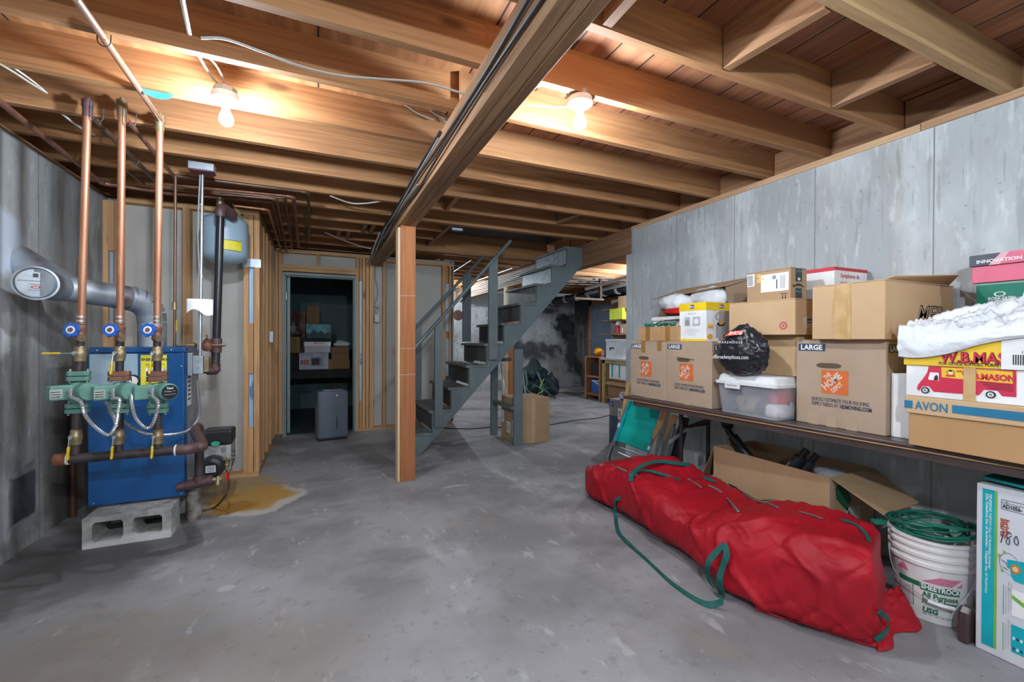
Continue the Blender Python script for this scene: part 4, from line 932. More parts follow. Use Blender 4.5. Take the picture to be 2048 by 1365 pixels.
# ---------------------------------------------------------------- junction box, conduit and red switch box
CY = 3.54
t = thing('wiring_conduit', 'thin steel conduit from the ceiling box down to the boiler junction box', 'conduit', (at(400, 740, Y=CY).x, CY, 1.0))
ctop, cbot = at(405, 350, Y=CY), at(400, 716, Y=CY)
B().cyl(cbot, ctop, .0095, n=14).done('conduit', CHROME, t, smooth=True)
for py in (410, 478, 553, 627): q = at(403, py, Y=CY); B().cyl(q+V((0, 0, -.003)), q+V((0, 0, .003)), .0125).done('cable_tie', STEEL, t)
B().tube([at(400, 350, Y=CY), at(397, 420, Y=CY), at(396, 480, Y=CY), at(399, 560, Y=CY), at(398, 620, Y=CY), at(396, 700, Y=CY)], .004, 6, 4).done('control_wire', CBLG, t, smooth=True)
a, c = at(386, 712, Y=CY), at(407, 748, Y=CY); bx(a.x, CY-.02, c.z, c.x, CY+.03, a.z).done('junction_box', STEEL, t, bevel=.004)
for zc2 in (.35, .68): Face(t, (0, CY-.0205, 0), XA, ZA).disc('knockout', (a.x+c.x)/2, c.z+(a.z-c.z)*zc2, .011, CHROME, r2=.008)
bx(a.x-.03, CY-.01, c.z-.01, a.x-.002, CY+.02, a.z+.02).done('relay_box', STEEL, t, bevel=.003)
bx(c.x+.001, CY, c.z+.01, c.x+.03, CY+.05, a.z-.01).done('limit_control', BRASS, t, bevel=.003)
q = at(405, 338, Y=CY)
t = thing('emergency_switch', 'steel junction box with dark red cover under the ceiling, atop the thin conduit', 'junction box', (q.x, CY, 2.40))
bx(q.x-.075, CY-.035, 2.375, q.x+.07, CY+.045, 2.425).done('switch_box', STEEL, t, bevel=.004)
bx(q.x-.075, CY-.035, 2.366, q.x+.07, CY+.045, 2.3745).done('red_cover', mat('dark red cover', (.11, .02, .04), .5), t, bevel=.002)
a = at(400, 612, Y=CY-.02); b = B().sheet(lambda u, v: V((a.x-.075+.15*u, CY-.018-.02*sin(u*3.1)-.01*v, a.z+.045-.085*v+.02*sin(u*6)*(v > .3)-.03*abs(u-.5)*v)), 14, 10).done('paper_sheet', PAPER, None, smooth=True, solid=.001); tag(b, 'torn white paper sheet stuck behind the thin conduit', 'paper')
# ---------------------------------------------------------------- black pipe, tank and feed
IY = 3.85
t = thing('supply_pipe', 'tall black iron pipe rising from the boiler in front of the expansion tank', 'pipe', (at(437, 600, Y=IY).x, IY, 1.0))
a, c = at(441, 428, Y=IY), at(433, 680, Y=IY); B().cyl(a, c, .026, n=20).done('vertical_run', mat('glossy black pipe', (.03, .03, .035), .3, metal=.3), t, smooth=True)
e = at(432, 700, Y=IY); B().cyl(c+V((0, 0, .01)), e+V((0, 0, -.02)), .036).done('tee', IRON_M, t, smooth=True)
e2_ = at(431, 728, Y=IY); B().cyl(e, e2_, .028).done('nipple', IRON, t, smooth=True)
l_ = at(408, 741, Y=IY); B().tube([e2_, e2_+V((-.004, 0, -.03)), l_+V((.07, 0, -.0)), l_+V((.02, 0, .0))], .034, 16, 4).done('elbow', IRON_M, t, smooth=True)
B().cyl(l_+V((.05, 0, 0)), l_+V((-.03, 0, 0)), .026).done('nipple', IRON, t, smooth=True)
B().tube([a+V((0, 0, -.02)), a+V((0, 0, .03)), a+V((.02, .05, .055)), a+V((.06, .14, .03))], .034, 16, 4).done('elbow', IRON_M, t, smooth=True)
TY = 4.22
tc = at(450, 485, Y=TY); zt, zb = at(450, 440, Y=TY).z, at(450, 530, Y=TY).z
t = thing('expansion_tank', 'grey blue expansion tank hanging beside the black pipe', 'tank', (tc.x, TY, zb))
hgt = zt-zb; r_ = .165
B().lathe([(0, 0), (.05, .002), (.10, .018), (.14, .045), (.163, .075), (.165, .10), (.165, hgt-.13), (.167, hgt-.12), (.167, hgt-.09), (.165, hgt-.08), (.165, hgt-.03), (.155, hgt-.01), (.13, hgt+.012), (.08, hgt+.028), (0, hgt+.035)], (tc.x, TY, zb), ZA, 40).done('tank_shell', TANK, t, smooth=True, ang=60)
dirc = (V((0, 0, 0))-V((tc.x, TY, 0))).normalized(); rt2 = V((-dirc.y, dirc.x, 0)) if False else ZA.cross(dirc).normalized()
zl0, zl1 = at(450, 499, Y=TY-.16).z, at(450, 480, Y=TY-.16).z
b = B(); 
for nm, m_, rr, dz in (('label_border', INK, .1665, .004), ('yellow_label', YEL_L, .1675, 0)):
    b = B(); n = 8; a0 = math.atan2(dirc.y, dirc.x)
    pa = [(a0-.10+(.72+.10)*k/n) for k in range(n+1)]
    vs = []
    for a_ in pa:
        vs.append([b.b.verts.new((tc.x+rr*cos(a_), TY+rr*sin(a_), z)) for z in (zl0-dz, zl1+dz)])
    for k in range(n): b.b.faces.new((vs[k][0], vs[k+1][0], vs[k+1][1], vs[k][1]))
    b.done(nm, m_, t)
zt2 = zb+hgt+.03
B().cyl((tc.x, TY, zt2-.01), (tc.x, TY, zt2+.08), .022).cyl((tc.x+.0, TY, zt2+.02), (tc.x+.05, TY-.02, zt2+.05), .014).cyl((tc.x-.02, TY-.08, zt2+.04), (tc.x-.02, TY-.08, zt2+.12), .026).cyl((tc.x-.02, TY-.08, zt2+.12), (tc.x-.01, TY-.08, zt2+.17), .012).done('brass_fittings', BRASS, t, smooth=True, ang=30)
for k in range(3): B().tube([(tc.x+.06+.012*k, TY-.03, zt2+.10-.02*k), (tc.x+.08+.01*k, TY-.03, zt2+.05), (tc.x+.09+.01*k, TY-.02, zt2-.01), (tc.x+.10, TY, zt2-.03)], .005, 6, 4).done('brass_lever', BRASS, t, smooth=True)
t = thing('feed_pipe', 'thin copper feed pipe with brass valves right of the risers, joining the black pipe', 'pipe', (at(350, 690, Y=3.66).x, 3.66, 1.2))
FY = 3.66
B().cyl(at(351, 352, Y=FY), at(349, 696, Y=FY), .0095, n=12).done('copper_pipe', COP_D, t, smooth=True)
q = at(349, 620, Y=FY); B().cyl(q, q+V((0, 0, .05)), .015).done('isolation_valve', BRASS, t, smooth=True); q = at(353, 640, Y=FY); B().bar(q, q+V((0, 0, -.08)), .008, .004).done('yellow_tag', YEL, t)
z_ = at(370, 691, Y=FY+.08).z; X_ = lambda px: at(px, 691, Y=FY+.08).x; F8 = FY+.08
b = B().cyl((X_(350), F8, z_), (X_(395), F8, z_), .009); b.cyl((X_(366), F8, z_), (X_(370), F8, z_), .016, n=6); b.cyl((X_(374), F8, z_), (X_(390), F8, z_), .019, n=16); b.cyl((X_(392), F8, z_), (X_(396), F8, z_), .015, n=6)
b.cyl((X_(381), F8, z_-.03), (X_(381), F8, z_), .012); b.done('backflow_valve', BRASS, t, smooth=True, ang=30)
q = V((X_(414), F8, z_)); B().lathe([(.0, -.045), (.022, -.04), (.034, -.02), (.036, .004), (.028, .014), (.024, .03), (.012, .045), (.005, .05), (.005, .075), (0, .075)], q, ZA, 20).done('pressure_regulator', BRONZE, t, smooth=True, ang=40)
B().bar(q+V((-.035, 0, .068)), q+V((.004, 0, .072)), .008, .004).cyl(q, (X_(452), F8, z_), .008).cyl((X_(441), F8, z_), (X_(449), F8, z_), .013, n=6).done('regulator_lever', BRASS, t)
B().cyl((X_(350), F8, z_), at(349, 690, Y=FY), .009).done('pipe_tail', COP_D, t)
# soot door on the left wall
t = thing('access_panel', 'dark metal clean-out panel low on the left wall', 'panel', (LX, 3.47, .2))
B().prism([(3.376, .19), (3.585, .19), (3.585, .445), (3.376, .44)], (LX+.0005, 0, 0), YA, ZA, XA, .012).done('panel_door', mat('dark blued steel', (.07, .085, .10), .5, col2=(.045, .055, .07), ns=6), t, bevel=.002)
B().prism([(3.36, .18), (3.60, .18), (3.60, .51), (3.36, .45)], (LX+.0002, 0, 0), YA, ZA, XA, .006).done('panel_surround', mat('chipped mortar', (.13, .13, .13), .9, col2=(.22, .22, .23), ns=14), t)
# ---------------------------------------------------------------- pipes under the ceiling
def cpipe(label, pts, r=.014, m=None, name='water_pipe', hooks=()):
    t = thing(name, label, 'pipe', V(pts[0]))
    pts = [V(p) for p in pts]
    if len(pts) == 2: B().cyl(pts[0], pts[1], r, n=14).done('pipe_run', m or COPPER, t, smooth=True)
    else:
        q = [pts[0]]
        for k in range(1, len(pts)-1):
            a, c, e = pts[k-1], pts[k], pts[k+1]; d0 = (a-c).normalized()*min(.03, (a-c).length/3); d1 = (e-c).normalized()*min(.03, (e-c).length/3)
            q += [c+d0, c+d0*.3+d1*.3, c+d1]
            B().tube([c+d0*1.5, c+d0, c+d0*.3+d1*.3, c+d1, c+d1*1.5], r*1.22, 12).done('elbow', m or COPPER, t, smooth=True)
        q.append(pts[-1]); B().tube(q, r, 12).done('pipe_run', m or COPPER, t, smooth=True)
    for h in hooks:
        h = V(h); B().tube([h+V((-.022, 0, .08)), h+V((-.02, 0, 0)), h+V((-.012, 0, -.017)), h+V((0, 0, -.021)), h+V((.012, 0, -.017)), h+V((.02, 0, 0)), h+V((.022, 0, .05))], .0022, 6, 3).done('pipe_hook', IRON, t, smooth=True)
    return t
W_ = lambda px, py, z=2.385: at(px, py, Z=z)
cpipe('bright copper pipe running overhead from the rightmost riser toward the viewer', [at(322, 242, Y=RYY), W_(150, -6, 2.405)], .0135, mat('bright copper', (.62, .34, .20), .3, metal=.75, col2=(.55, .42, .36), ns=2), hooks=[W_(208, 82, 2.40)])
cpipe('dark copper pipe running back along the ceiling from the leftmost riser', [at(186, 236, Y=RYY), W_(312, 363)], .0145, COP_D, hooks=[W_(196, 235), W_(270, 322)])
cpipe('brown copper pipe running back along the ceiling from the middle riser', [at(254, 240, Y=RYY), W_(350, 355)], .0125, BRONZE, hooks=[W_(262, 245)])
cpipe('long dark copper pipe along the ceiling by the left wall, turning right above the closet', [W_(-30, 180), W_(205, 367), W_(330, 385), W_(545, 404, 2.40)], .0155, BRONZE, hooks=[W_(160, 332)])
cpipe('upper copper pipe turning toward the door wall, outermost of the parallel set', [W_(352, 352), W_(617, 385, 2.40), W_(618, 482, 2.40)], .0125, COP_D, hooks=[W_(618, 430), W_(618, 476)])
cpipe('reddish copper pipe, second of the parallel set turning toward the door wall', [W_(330, 368), W_(587, 393, 2.395), W_(597, 492, 2.395)], .016, BRONZE, hooks=[W_(592, 443)])
cpipe('thin copper pipe, third of the parallel set turning toward the door wall', [W_(440, 384, 2.37), W_(570, 397, 2.37), W_(584, 497, 2.37)], .0105, COP_D, hooks=[W_(573, 428)])
cpipe('thin copper pipe, fourth of the parallel set turning toward the door wall', [W_(430, 388, 2.345), W_(553, 398, 2.345), W_(573, 502, 2.345)], .0105, COP_D, hooks=[W_(557, 426)])
cpipe('thin copper pipe, fifth of the parallel set turning toward the door wall', [W_(410, 393, 2.415), W_(545, 405, 2.415), W_(561, 477, 2.415)], .011, COPPER, hooks=[W_(549, 427), W_(559, 474)])
cpipe('lowest copper pipe, innermost of the parallel set turning toward the door wall', [W_(470, 412, 2.32), W_(537, 420, 2.32), W_(563, 505, 2.32)], .010, COPPER)
cpipe('thin pipe with a valve hanging between the two left risers', [W_(254, 342), W_(290, 370)], .009, COP_D)
b = B().prism([(0, 0), (.05, .02), (.11, .02), (.16, 0)], at(285, 183, Z=2.43)+V((0, .03, 0)), XA, ZA, YA, .004)
b = b.done('x', BLUE_H); b.name = 'blue_paint_patch'; bpy.data.objects.remove(b)
b = B(); pc = at(315, 194, Y=2.59); n = 24
b.prism([(.062*cos(pi+pi*k/n), .034*sin(pi+pi*k/n)) for k in range(n+1)], V((pc.x, 2.597, 2.428)), XA, ZA, (0, -1, 0), .003).done('junction_cover', mat('blue plastic cover', (.02, .28, .62), .45, col2=(.06, .40, .70), ns=20), None)
o = bpy.data.objects['junction_cover']; tag(o, 'round blue plastic cover showing below the joist near the rightmost riser', 'cover')
# ================================================================ the far room
# grey panelled door and its post in the east wall
EX = 6.38
dy0, dy1 = at(1218, 650, X=EX).y, at(1186, 650, X=EX).y
zt_ = at(1186, 612, X=EX).z
GD = mat('blue grey door paint', (.16, .215, .28), .5, col2=(.14, .19, .25), ns=3)
t = thing('door_2', kind='structure', loc=(EX, (dy0+dy1)/2, 0))
dy0 -= .35
bx(EX-.035, dy0, 0, EX, dy1, zt_).done('door_leaf', GD, t, bevel=.003)
F_ = Face(t, (EX-.036, dy1, 0), (0, -1, 0), ZA); w_ = dy1-dy0
for a0, a1, b0, b1 in ((.08, .92, .62, .80), (.08, .92, .84, .95), (.08, .92, .1, .55)):
    x_, y_, ww, hh_ = a0*w_, b0*zt_, (a1-a0)*w_, (b1-b0)*zt_
    for q in ((x_, y_, ww, .02), (x_, y_+hh_, ww, .02), (x_, y_, .02, hh_), (x_+ww, y_, .02, hh_+.02)): F_.rect('panel_moulding', *q, GD, .010)
bx(EX-.05, dy1, 0, EX, dy1+.13, ZT-.12).done('door_post', JY, t)
bx(EX-.05, dy0-.5, zt_, EX, dy1+.13, zt_+.14).done('door_header', JY, t)
# drain duct with straps
a, c = at(1098, 606, Z=2.16), None
DUC = mat('black corrugated duct', (.02, .025, .035), .35)
dx_ = 5.6
d0, d1 = at(1085, 607, X=dx_), at(1290, 570, X=dx_)
t = thing('corrugated_duct', 'thick black corrugated duct strapped under the back room ceiling', 'duct', (dx_, 8, 2.2))
n = 120; b = B(); pts = [d0+(d1-d0)*(k/n) for k in range(n+1)]
b.tube(pts, .085, 20, rib=.10).done('duct_body', DUC, t)
for px in (1106, 1133, 1156, 1181, 1209, 1237):
    f_ = (px-1085)/(1290-1085); q = at(px, 607-37*f_, X=dx_); dd = (d1-d0).normalized()
    B().tube([q-dd*.035, q+dd*.035], .095, 20).done('duct_strap', mat('white tape', (.70, .71, .72), .5) if px == 1106 else bpy.data.materials['white tape'], t)
def ppipe(label, p, q, r, m): b = B().cyl(p, q, r, n=14).done('ceiling_pipe', m, None, smooth=True); tag(b, label, 'pipe')
wood('blackened wood', 2, (.10, .07, .05), (.06, .04, .03))
ppipe('grey plastic pipe just above the black corrugated duct', at(1172, 588, X=5.2), at(1280, 562, X=5.2), .035, mat('grey conduit pipe', (.40, .44, .50), .4))
ppipe('white plastic pipe crossing diagonally above the grey plastic pipe', at(1172, 578, X=4.6), at(1275, 547, X=4.6), .03, WHITE)
ppipe('bright steel pipe under the joists seen between the stair rails', at(945, 565, Z=2.38), at(1026, 536, Z=2.38), .012, CHROME)
ppipe('small steel pipe under the joists just right of the wall end stud', at(905, 545, Z=2.40), at(943, 520, Z=2.40), .010, CHROME)
bx(5.0, 7.05, 2.03, 5.05, 7.1, ZJ).done('x', bpy.data.materials['blackened wood']).name = 'ceiling_hanger'; tag(bpy.data.objects['ceiling_hanger'], 'short dark wooden hanger under the back room joists by the white pipe', 'board')
bx(4.4, 7.0, 2.0, 5.06, 7.048, 2.035).done('x', wood('grey brown batten', 0, (.12, .085, .06), (.08, .055, .04))).name = 'hanger_rail'; tag(bpy.data.objects['hanger_rail'], 'thin wooden rail hanging level under the back room joists', 'board')
# bundle of white cables along the back beam
for k in range(6):
    pts = [(RX-.014-.006*(k % 3), y, 2.20+.030*k+.012*sin(y*2+k)+(.0 if y < 9 else -.10*(k % 3)*(y-9))) for y in (5.65, 6.2, 6.8, 7.4, 8.0, 8.6, 9.2, 9.8)]
    cable(['lowest', 'second lowest', 'third lowest', 'third highest', 'second highest', 'topmost'][k]+' white cable in the bundle stapled along the back beam', pts, .008, CBL, 3)
for k in range(4):
    y0 = 6.6+.35*k; cable(['nearest', 'second nearest', 'second farthest', 'farthest'][k]+' grey cable strung below the joists right of the stair top', [(3.2, y0+.9, 2.41), (3.9, y0+.6, 2.39), (4.6, y0+.3, 2.40), (5.4, y0, 2.40), (6.2, y0-.2, 2.41)], .008, CBLG, 4)
# on the far wall
a = at(916, 631, Y=10.2); b = B().lathe([(0, .03), (.10, .03), (.12, .02), (.13, 0)], (a.x, 10.198, a.z), (0, -1, 0), 9).done('rusty_cap', mat('dark rust', (.09, .035, .02), .8, col2=(.05, .02, .015), ns=12), None); tag(b, 'dark rusty pipe cap set in the far wall left of the stairs', 'pipe cap')
# duffel bag
DUF = mat('dark green duffel fabric', (.012, .035, .035), .7, col2=(.008, .018, .025), ns=4)
bp = at(1075, 800, Z=0); bp = V((4.35, 8.6, 0))
t = thing('duffel_bag', 'dark green duffel bag slumped by the far wall right of the stair legs', 'bag', bp)
def blob(c, r, s_, m_, nm, par, amp=.16, fr=2.2, seed=0, n=40, floor=0.0, flat=None):
    b = B().sphere(c, r, *s_, n=n, m=n//2)
    for v in b.b.verts:
        d = (v.co-V(c)); q = d.copy(); k = noise.noise(V((q.x*fr/r*.5+seed, q.y*fr/r*.5, q.z*fr/r*.5)))+.5*noise.noise(V((q.x*fr/r*1.3+seed, q.y*fr/r*1.3, q.z*fr/r*1.3+3)))
        v.co = V(c)+d*(1+amp*k)
        if v.co.z < floor: v.co.z = floor+.001
        if flat: flat(v)
    return b.done(nm, m_, par, smooth=True, ang=180)
c1 = at(1068, 762, Y=8.6); c2 = at(1092, 780, Y=8.45)
blob((c1.x, 8.6, .36), .42, (.74, .7, .92), DUF, 'bag_body', t, .5, 3.2, seed=1)
blob((c2.x-.04, 8.35, .22), .30, (1.0, .7, .72), DUF, 'side_pocket', t, .55, 3.4, seed=5)
blob((c1.x-.12, 8.4, .50), .22, (.9, .8, .7), DUF, 'end_pocket', t, .6, 3.4, seed=12)
for k, (a_, b_) in enumerate([((1050, 740), (1046, 800)), ((1075, 745), (1082, 800)), ((1066, 770), (1100, 790))]):
    p, q = at(*a_, Y=8.2), at(*b_, Y=8.05); B().strip([p, (p+q)/2+V((.04, -.06, 0)), q], (1, 0, .2), .05, .006, 4).done('webbing', mat('duffel webbing', (.02, .12, .09), .6) if k == 0 else bpy.data.materials['duffel webbing'], t)
B().tube([at(1088, 758, Y=8.1), at(1080, 775, Y=8.0), at(1086, 782, Y=8.0), at(1076, 790, Y=7.95), at(1100, 797, Y=7.95)], .008, 6, 6).done('yellow_cord', mat('yellow cord', (.55, .5, .16), .6), t, smooth=True)
for k in range(3): cp = at(1101, 803, Y=7.9); B().tube([cp+V((.11*cos(a_)+.02*k, .03*k, .10*sin(a_)+.02)) for a_ in [i*2*pi/10 for i in range(10)]], .012, 6, 3, closed=True).done('coiled_cable', CBLB, t, smooth=True)
t = thing('aluminium_poles', 'bright aluminium folding frame leaning by the far post below the stairs', 'frame', (3.05, 6.6, 0))
for p, q in (((1003, 727), (1009, 812)), ((1041, 715), (1048, 770)), ((1006, 760), (1012, 800))): pp_, qq_ = at(*p, Y=6.5), at(*q, Y=6.35); B().cyl(pp_, qq_+(qq_-pp_)*((qq_.z-.014)/(pp_.z-qq_.z)), .014).done('tube', CHROME, t, smooth=True)
B().tube([at(1048, 770, Y=6.35), at(1060, 785, Y=6.2), at(1085, 797, Y=6.1)], .010, 8, 4).done('tube', CHROME, t, smooth=True)
# ---------------------------------------------------------------- shelf units
SW = wood('reddish shelf wood', 1, (.36, .17, .08), (.25, .10, .05)); SG = wood('greenish bench wood', 2, (.42, .33, .14), (.32, .24, .10))
SXX = 5.12
F5 = lambda px, py, X=SXX: at(px, py, X=X)
y_a, y_b = F5(1171, 780).y, F5(1199, 780).y
zt1 = F5(1185, 714).z
t = thing('crate_shelf', 'reddish wooden two tier shelf at the left end of the back room bench', 'shelf', (SXX+.2, (y_a+y_b)/2, 0))
for y in (y_a, y_b-.0): bx(SXX, y-.03, 0, SXX+.42, y, zt1-.02).done('side_board', SW, t); bx(SXX-.012, y-.045, 0, SXX, y+.015, zt1-.02).done('corner_post', SW, t)
for z in (.10, zt1*.52, zt1-.02): bx(SXX-.01, y_b-.0, z, SXX+.42, y_a, z+.035).done('shelf_board', SW, t)
bx(SXX+.41, y_b, 0, SXX+.42, y_a, zt1).done('back_board', SW, t)
y_c = F5(1272, 780).y-.9
t = thing('workbench', 'white topped wooden workbench with open shelf behind the right wall', 'workbench', (SXX+.25, (y_b+y_c)/2, 0))
zt2_ = F5(1225, 717).z
bx(SXX-.03, y_c, zt2_-.04, SXX+.6, y_b-.06, zt2_).done('benchtop', mat('pale laminate', (.52, .52, .52), .5), t, bevel=.003)
bx(SXX, y_c, zt2_-.11, SXX+.04, y_b-.06, zt2_-.041).done('apron', SG, t)
for y in (y_b-.08, y_c+.3): bx(SXX, y-.09, 0, SXX+.09, y, zt2_-.045).done('leg', SG, t)
bx(SXX+.01, y_c, .10, SXX+.55, y_b-.07, .13).done('lower_shelf', SW, t)
bx(SXX+.02, y_c, .46, SXX+.55, y_b-.07, .485).done('middle_shelf', SW, t)
def fb(px0, px1, py0, py1, X, dep, name, label, m, cat='box', z0=None, bev=.004, zmax=None):
    p, q = at(px0, py1, X=X), at(px1, py0, X=X); z0 = p.z if z0 is None else z0
    zt9 = min(q.z, zmax) if zmax else q.z
    t = carton(name, label, X, q.y, z0, X+dep, p.y, zt9, m, cat=cat); return t, p.y, q.y, z0, zt9
# things on the bench
t, ya, yb, z0, z1 = fb(1212, 1237, 684, 713, SXX+.06, .38, 'polystyrene_cooler', 'white foam cooler with a lid standing on the workbench', mat('white foam', (.70, .72, .78), .6), 'cooler', zt2_+.001)
bx(SXX+.05, yb-.25-.01, z1+.001, SXX+.45, ya+.01, z1+.045).done('cooler_lid', bpy.data.materials['white foam'], t, bevel=.004)
B().box(SXX+.061, yb-.25, z0, SXX+.44, yb, z1).done('cooler_side', bpy.data.materials['white foam'], t)
F_ = faceX(t, SXX+.06, ya, z0); F_.rect('printed_mark', (ya-yb)*.3, (z1-z0)*.55, (ya-yb)*.35, .03, INK, .002); F_.rect('printed_mark', (ya-yb)*.3, (z1-z0)*.45, .03, .06, INK, .002)
pk = at(1197, 706, X=SXX+.15)
t = thing('pumpkin_bag', 'orange jack o lantern trick-or-treat bag on the crate shelf', 'bag', (pk.x, pk.y, zt1+.016))
OR = mat('orange plastic', (.80, .33, .01), .5, col2=(.65, .22, .01), ns=9)
blob((pk.x, pk.y, zt1+.016+.075), .11, (.9, 1.1, .75), OR, 'bag_body', t, .2, seed=2, n=24, floor=zt1+.018)
F_ = Face(t, (pk.x-.112, pk.y, zt1+.09), (0, -1, 0), ZA)
F_.polys('face_print', [[(-.05, .01), (-.02, .01), (-.035, .035)], [(.02, .01), (.05, .01), (.035, .035)], [(-.05, -.02), (-.03, -.035), (0, -.025), (.03, -.035), (.05, -.02), (.02, -.05), (-.02, -.05)]], BLACK, .003)
pk = at(1206, 707, X=SXX+.1); b = B().lathe([(.028, 0), (.04, .13), (.036, .13), (.026, .005), (0, .005)], (pk.x, pk.y, zt2_+.001), ZA, 20).done('pink_cup', mat('pink plastic', (.75, .42, .42), .5), None, smooth=True, ang=40); tag(b, 'pink tumbler between the pumpkin bag and the white foam cooler', 'cup')
# stacked things behind the wall end (upper shelves)
XS = SXX+.25
US = mat('shelf side panel', (.33, .26, .20), .8)
t = thing('wall_shelving', 'tan backed wall shelving above the workbench by the grey door', 'shelving', (XS+.2, 6.2, zt2_))
ys0, ys1 = at(1222, 650, X=XS+.2).y, 4.6
bx(XS+.2, ys1, zt2_+.01, XS+.22, ys0, 2.06).done('back_panel', US, t)
zsh = [at(1235, 668, X=XS).z, at(1235, 640, X=XS).z, at(1235, 617, X=XS).z-.01]
for z in zsh: bx(XS-.05, ys1, z-.02, XS+.2, ys0, z).done('shelf_board', JY, t)
t, ya, yb, z0, z1 = fb(1219, 1245, 616, 638, XS-.1, .28, 'yellow_box', 'bright lime yellow box on the upper shelf behind the right wall', mat('lime yellow card', (.62, .74, .03), .5), 'box', zsh[1]+.001)
t, *_ = fb(1236, 1260, 590, 612, XS-.04, .2, 'cardboard_box', 'brown box with a lime sticker on the top shelf behind the right wall', CARD, 'box', zsh[2]+.001)
p = at(1233, 660, X=XS-.05); t = thing('drink_jug', 'red drinks jug with a white lid on the lower wall shelf', 'jug', (XS-.02, p.y, zsh[0]+.001))
B().lathe([(.0, 0), (.075, 0), (.078, .02), (.078, .17), (0, .17)], (XS+.03, p.y, zsh[0]+.001), ZA, 24).done('jug_body', mat('red jug plastic', (.60, .03, .07), .4), t, smooth=True, ang=40)
B().lathe([(.082, 0), (.082, .03), (.06, .07), (.03, .085), (0, .085)], (XS+.03, p.y, zsh[0]+.172), ZA, 24).done('jug_lid', WHITE, t, smooth=True, ang=40)
t, ya, yb, z0, z1 = fb(1240, 1262, 648, 665, XS-.05, .2, 'cardboard_box', 'small brown labelled box beside the red jug', CARD, 'box', zsh[0]+.001)
faceX(t, XS-.05, ya, z0).rect('label', .06, .02, .03, .09, PAPER)
# things on the lower shelves
t, ya, yb, z0, z1 = fb(1184, 1197, 760, 788, SXX+.08, .25, 'cool_box', 'blue cool box with a white handle in the crate shelf', mat('blue cool box', (.02, .13, .45), .45), 'cooler', .136)
F_ = faceX(t, SXX+.08, ya, z0); h_ = z1-z0
F_.rect('lid_edge', -.005, h_*.86, ya-yb+.01, .015, WHITE, .004); F_.poly('handle', [(.0, h_*.84), (.02, h_*.84), (ya-yb-.02, h_*.66), (ya-yb, h_*.66), (ya-yb, h_*.72), (.02, h_*.88)], WHITE, .006)
t, ya, yb, z0, z1 = fb(1183, 1196, 728, 745, SXX+.1, .2, 'tool_tray', 'dark tray of odds and ends on the upper tier of the crate shelf', BLK_R, 'tray', zt1*.52+.036)
t, ya, yb, z0, z1 = fb(1218, 1262, 731, 746, SXX+.05, .35, 'white_box', 'flat white box with teal tape on the workbench shelf', PAPER, 'box', .486)
F_ = faceX(t, SXX+.05, ya, z0)
for u_0 in (.08, .30): F_.rect('teal_tape', u_0, .03, .045, z1-z0-.03, TEAL_B, .002)
t, ya, yb, z0, z1 = fb(1216, 1262, 764, 786, SXX+.05, .4, 'cardboard_box', 'open brown carton on the lowest workbench shelf', CARD_D, 'box', .131, zmax=.43)
B().prism([(0, 0), (-.09, -.06), (-.09, -.055), (0, .006)], (SXX+.05, yb, z1+.005), (1, 0, 0), ZA, (0, 1, 0), ya-yb).done('open_flap', CARD, t)
# printed appliance carton standing by the wall end
t = carton('appliance_carton', 'printed grey and navy appliance carton on the floor by the wall end', 3.16, 3.98, 0, 3.45, 4.26, .545, mat('grey printed carton', (.24, .22, .21), .6, col2=(.19, .18, .18), ns=5))
F_ = faceX(t, 3.16, 4.26, 0); 
F_.rect('navy_panel', .004, .02, .16, .33, NAVY, .001); F_.rect('blue_label', .0, .455, .085, .06, mat('blue label', (.02, .07, .3), .5), .0015); F_.text('lettering', 'PRO HOME', .005, .485, .014, PAPER, lift=.003); F_.text('lettering', 'SERIES', .02, .465, .014, PAPER, lift=.003)
F_.rect('print', .05, .20, .004, .10, CBLG, .002); F_.rect('white_label', .17, .33, .07, .12, PAPER, .0015); F_.rect('white_label', .14, .08, .06, .10, PAPER, .0015); [F_.rect('bar_print', .18, .35+.012*k, .045, .006, INK, .002) for k in range(7)]
b = B().sphere((3.27, 4.05, .585), .10, 1, 1.1, .45, 24, 14)
for v in b.b.verts: v.co += V(noise.noise_vector(v.co*22))*.03; v.co.z = max(v.co.z, .548)
b = b.done('tissue_paper', mat('printed tissue', (.62, .63, .68), .6, col2=(.25, .22, .38), ns=26), None, smooth=True); tag(b, 'crumpled printed tissue lying on top of the grey and navy appliance carton', 'paper')
# ================================================================ folding table with its load
TZ2 = .80
tdir = V((-(2.373-2.202), 2.796-.695, 0)).normalized()      # along the table, away from the viewer
tfar = V((2.202, 2.796, 0)); tside = V((tdir.y, -tdir.x, 0))    # toward the wall
TL, TW_ = 2.44, .60
t = thing('folding_table', 'long brown folding table along the right wall holding the boxes', 'table', tfar-tdir*TL/2+tside*TW_/2)
c = tfar-tdir*TL/2+tside*TW_/2; c.z = TZ2
B().obox(c-ZA*.011, tdir, tside, ZA, TL/2, TW_/2, .011).done('tabletop', TABLE, t, bevel=.009)
c2_ = tfar-tdir*TL/2+tside*.006; c2_.z = TZ2-.0245; B().obox(c2_, tdir, tside, ZA, TL/2-.002, .003, .003).done('worn_edge', TRIMG, t)
c2_.z = TZ2-.043; B().obox(c2_+tside*.02, tdir, tside, ZA, TL/2-.10, .012, .021).done('apron', TABLE, t, bevel=.002)
B().obox(c2_+tside*(TW_-.05), tdir, tside, ZA, TL/2-.10, .012, .021).done('apron', TABLE, t, bevel=.002)
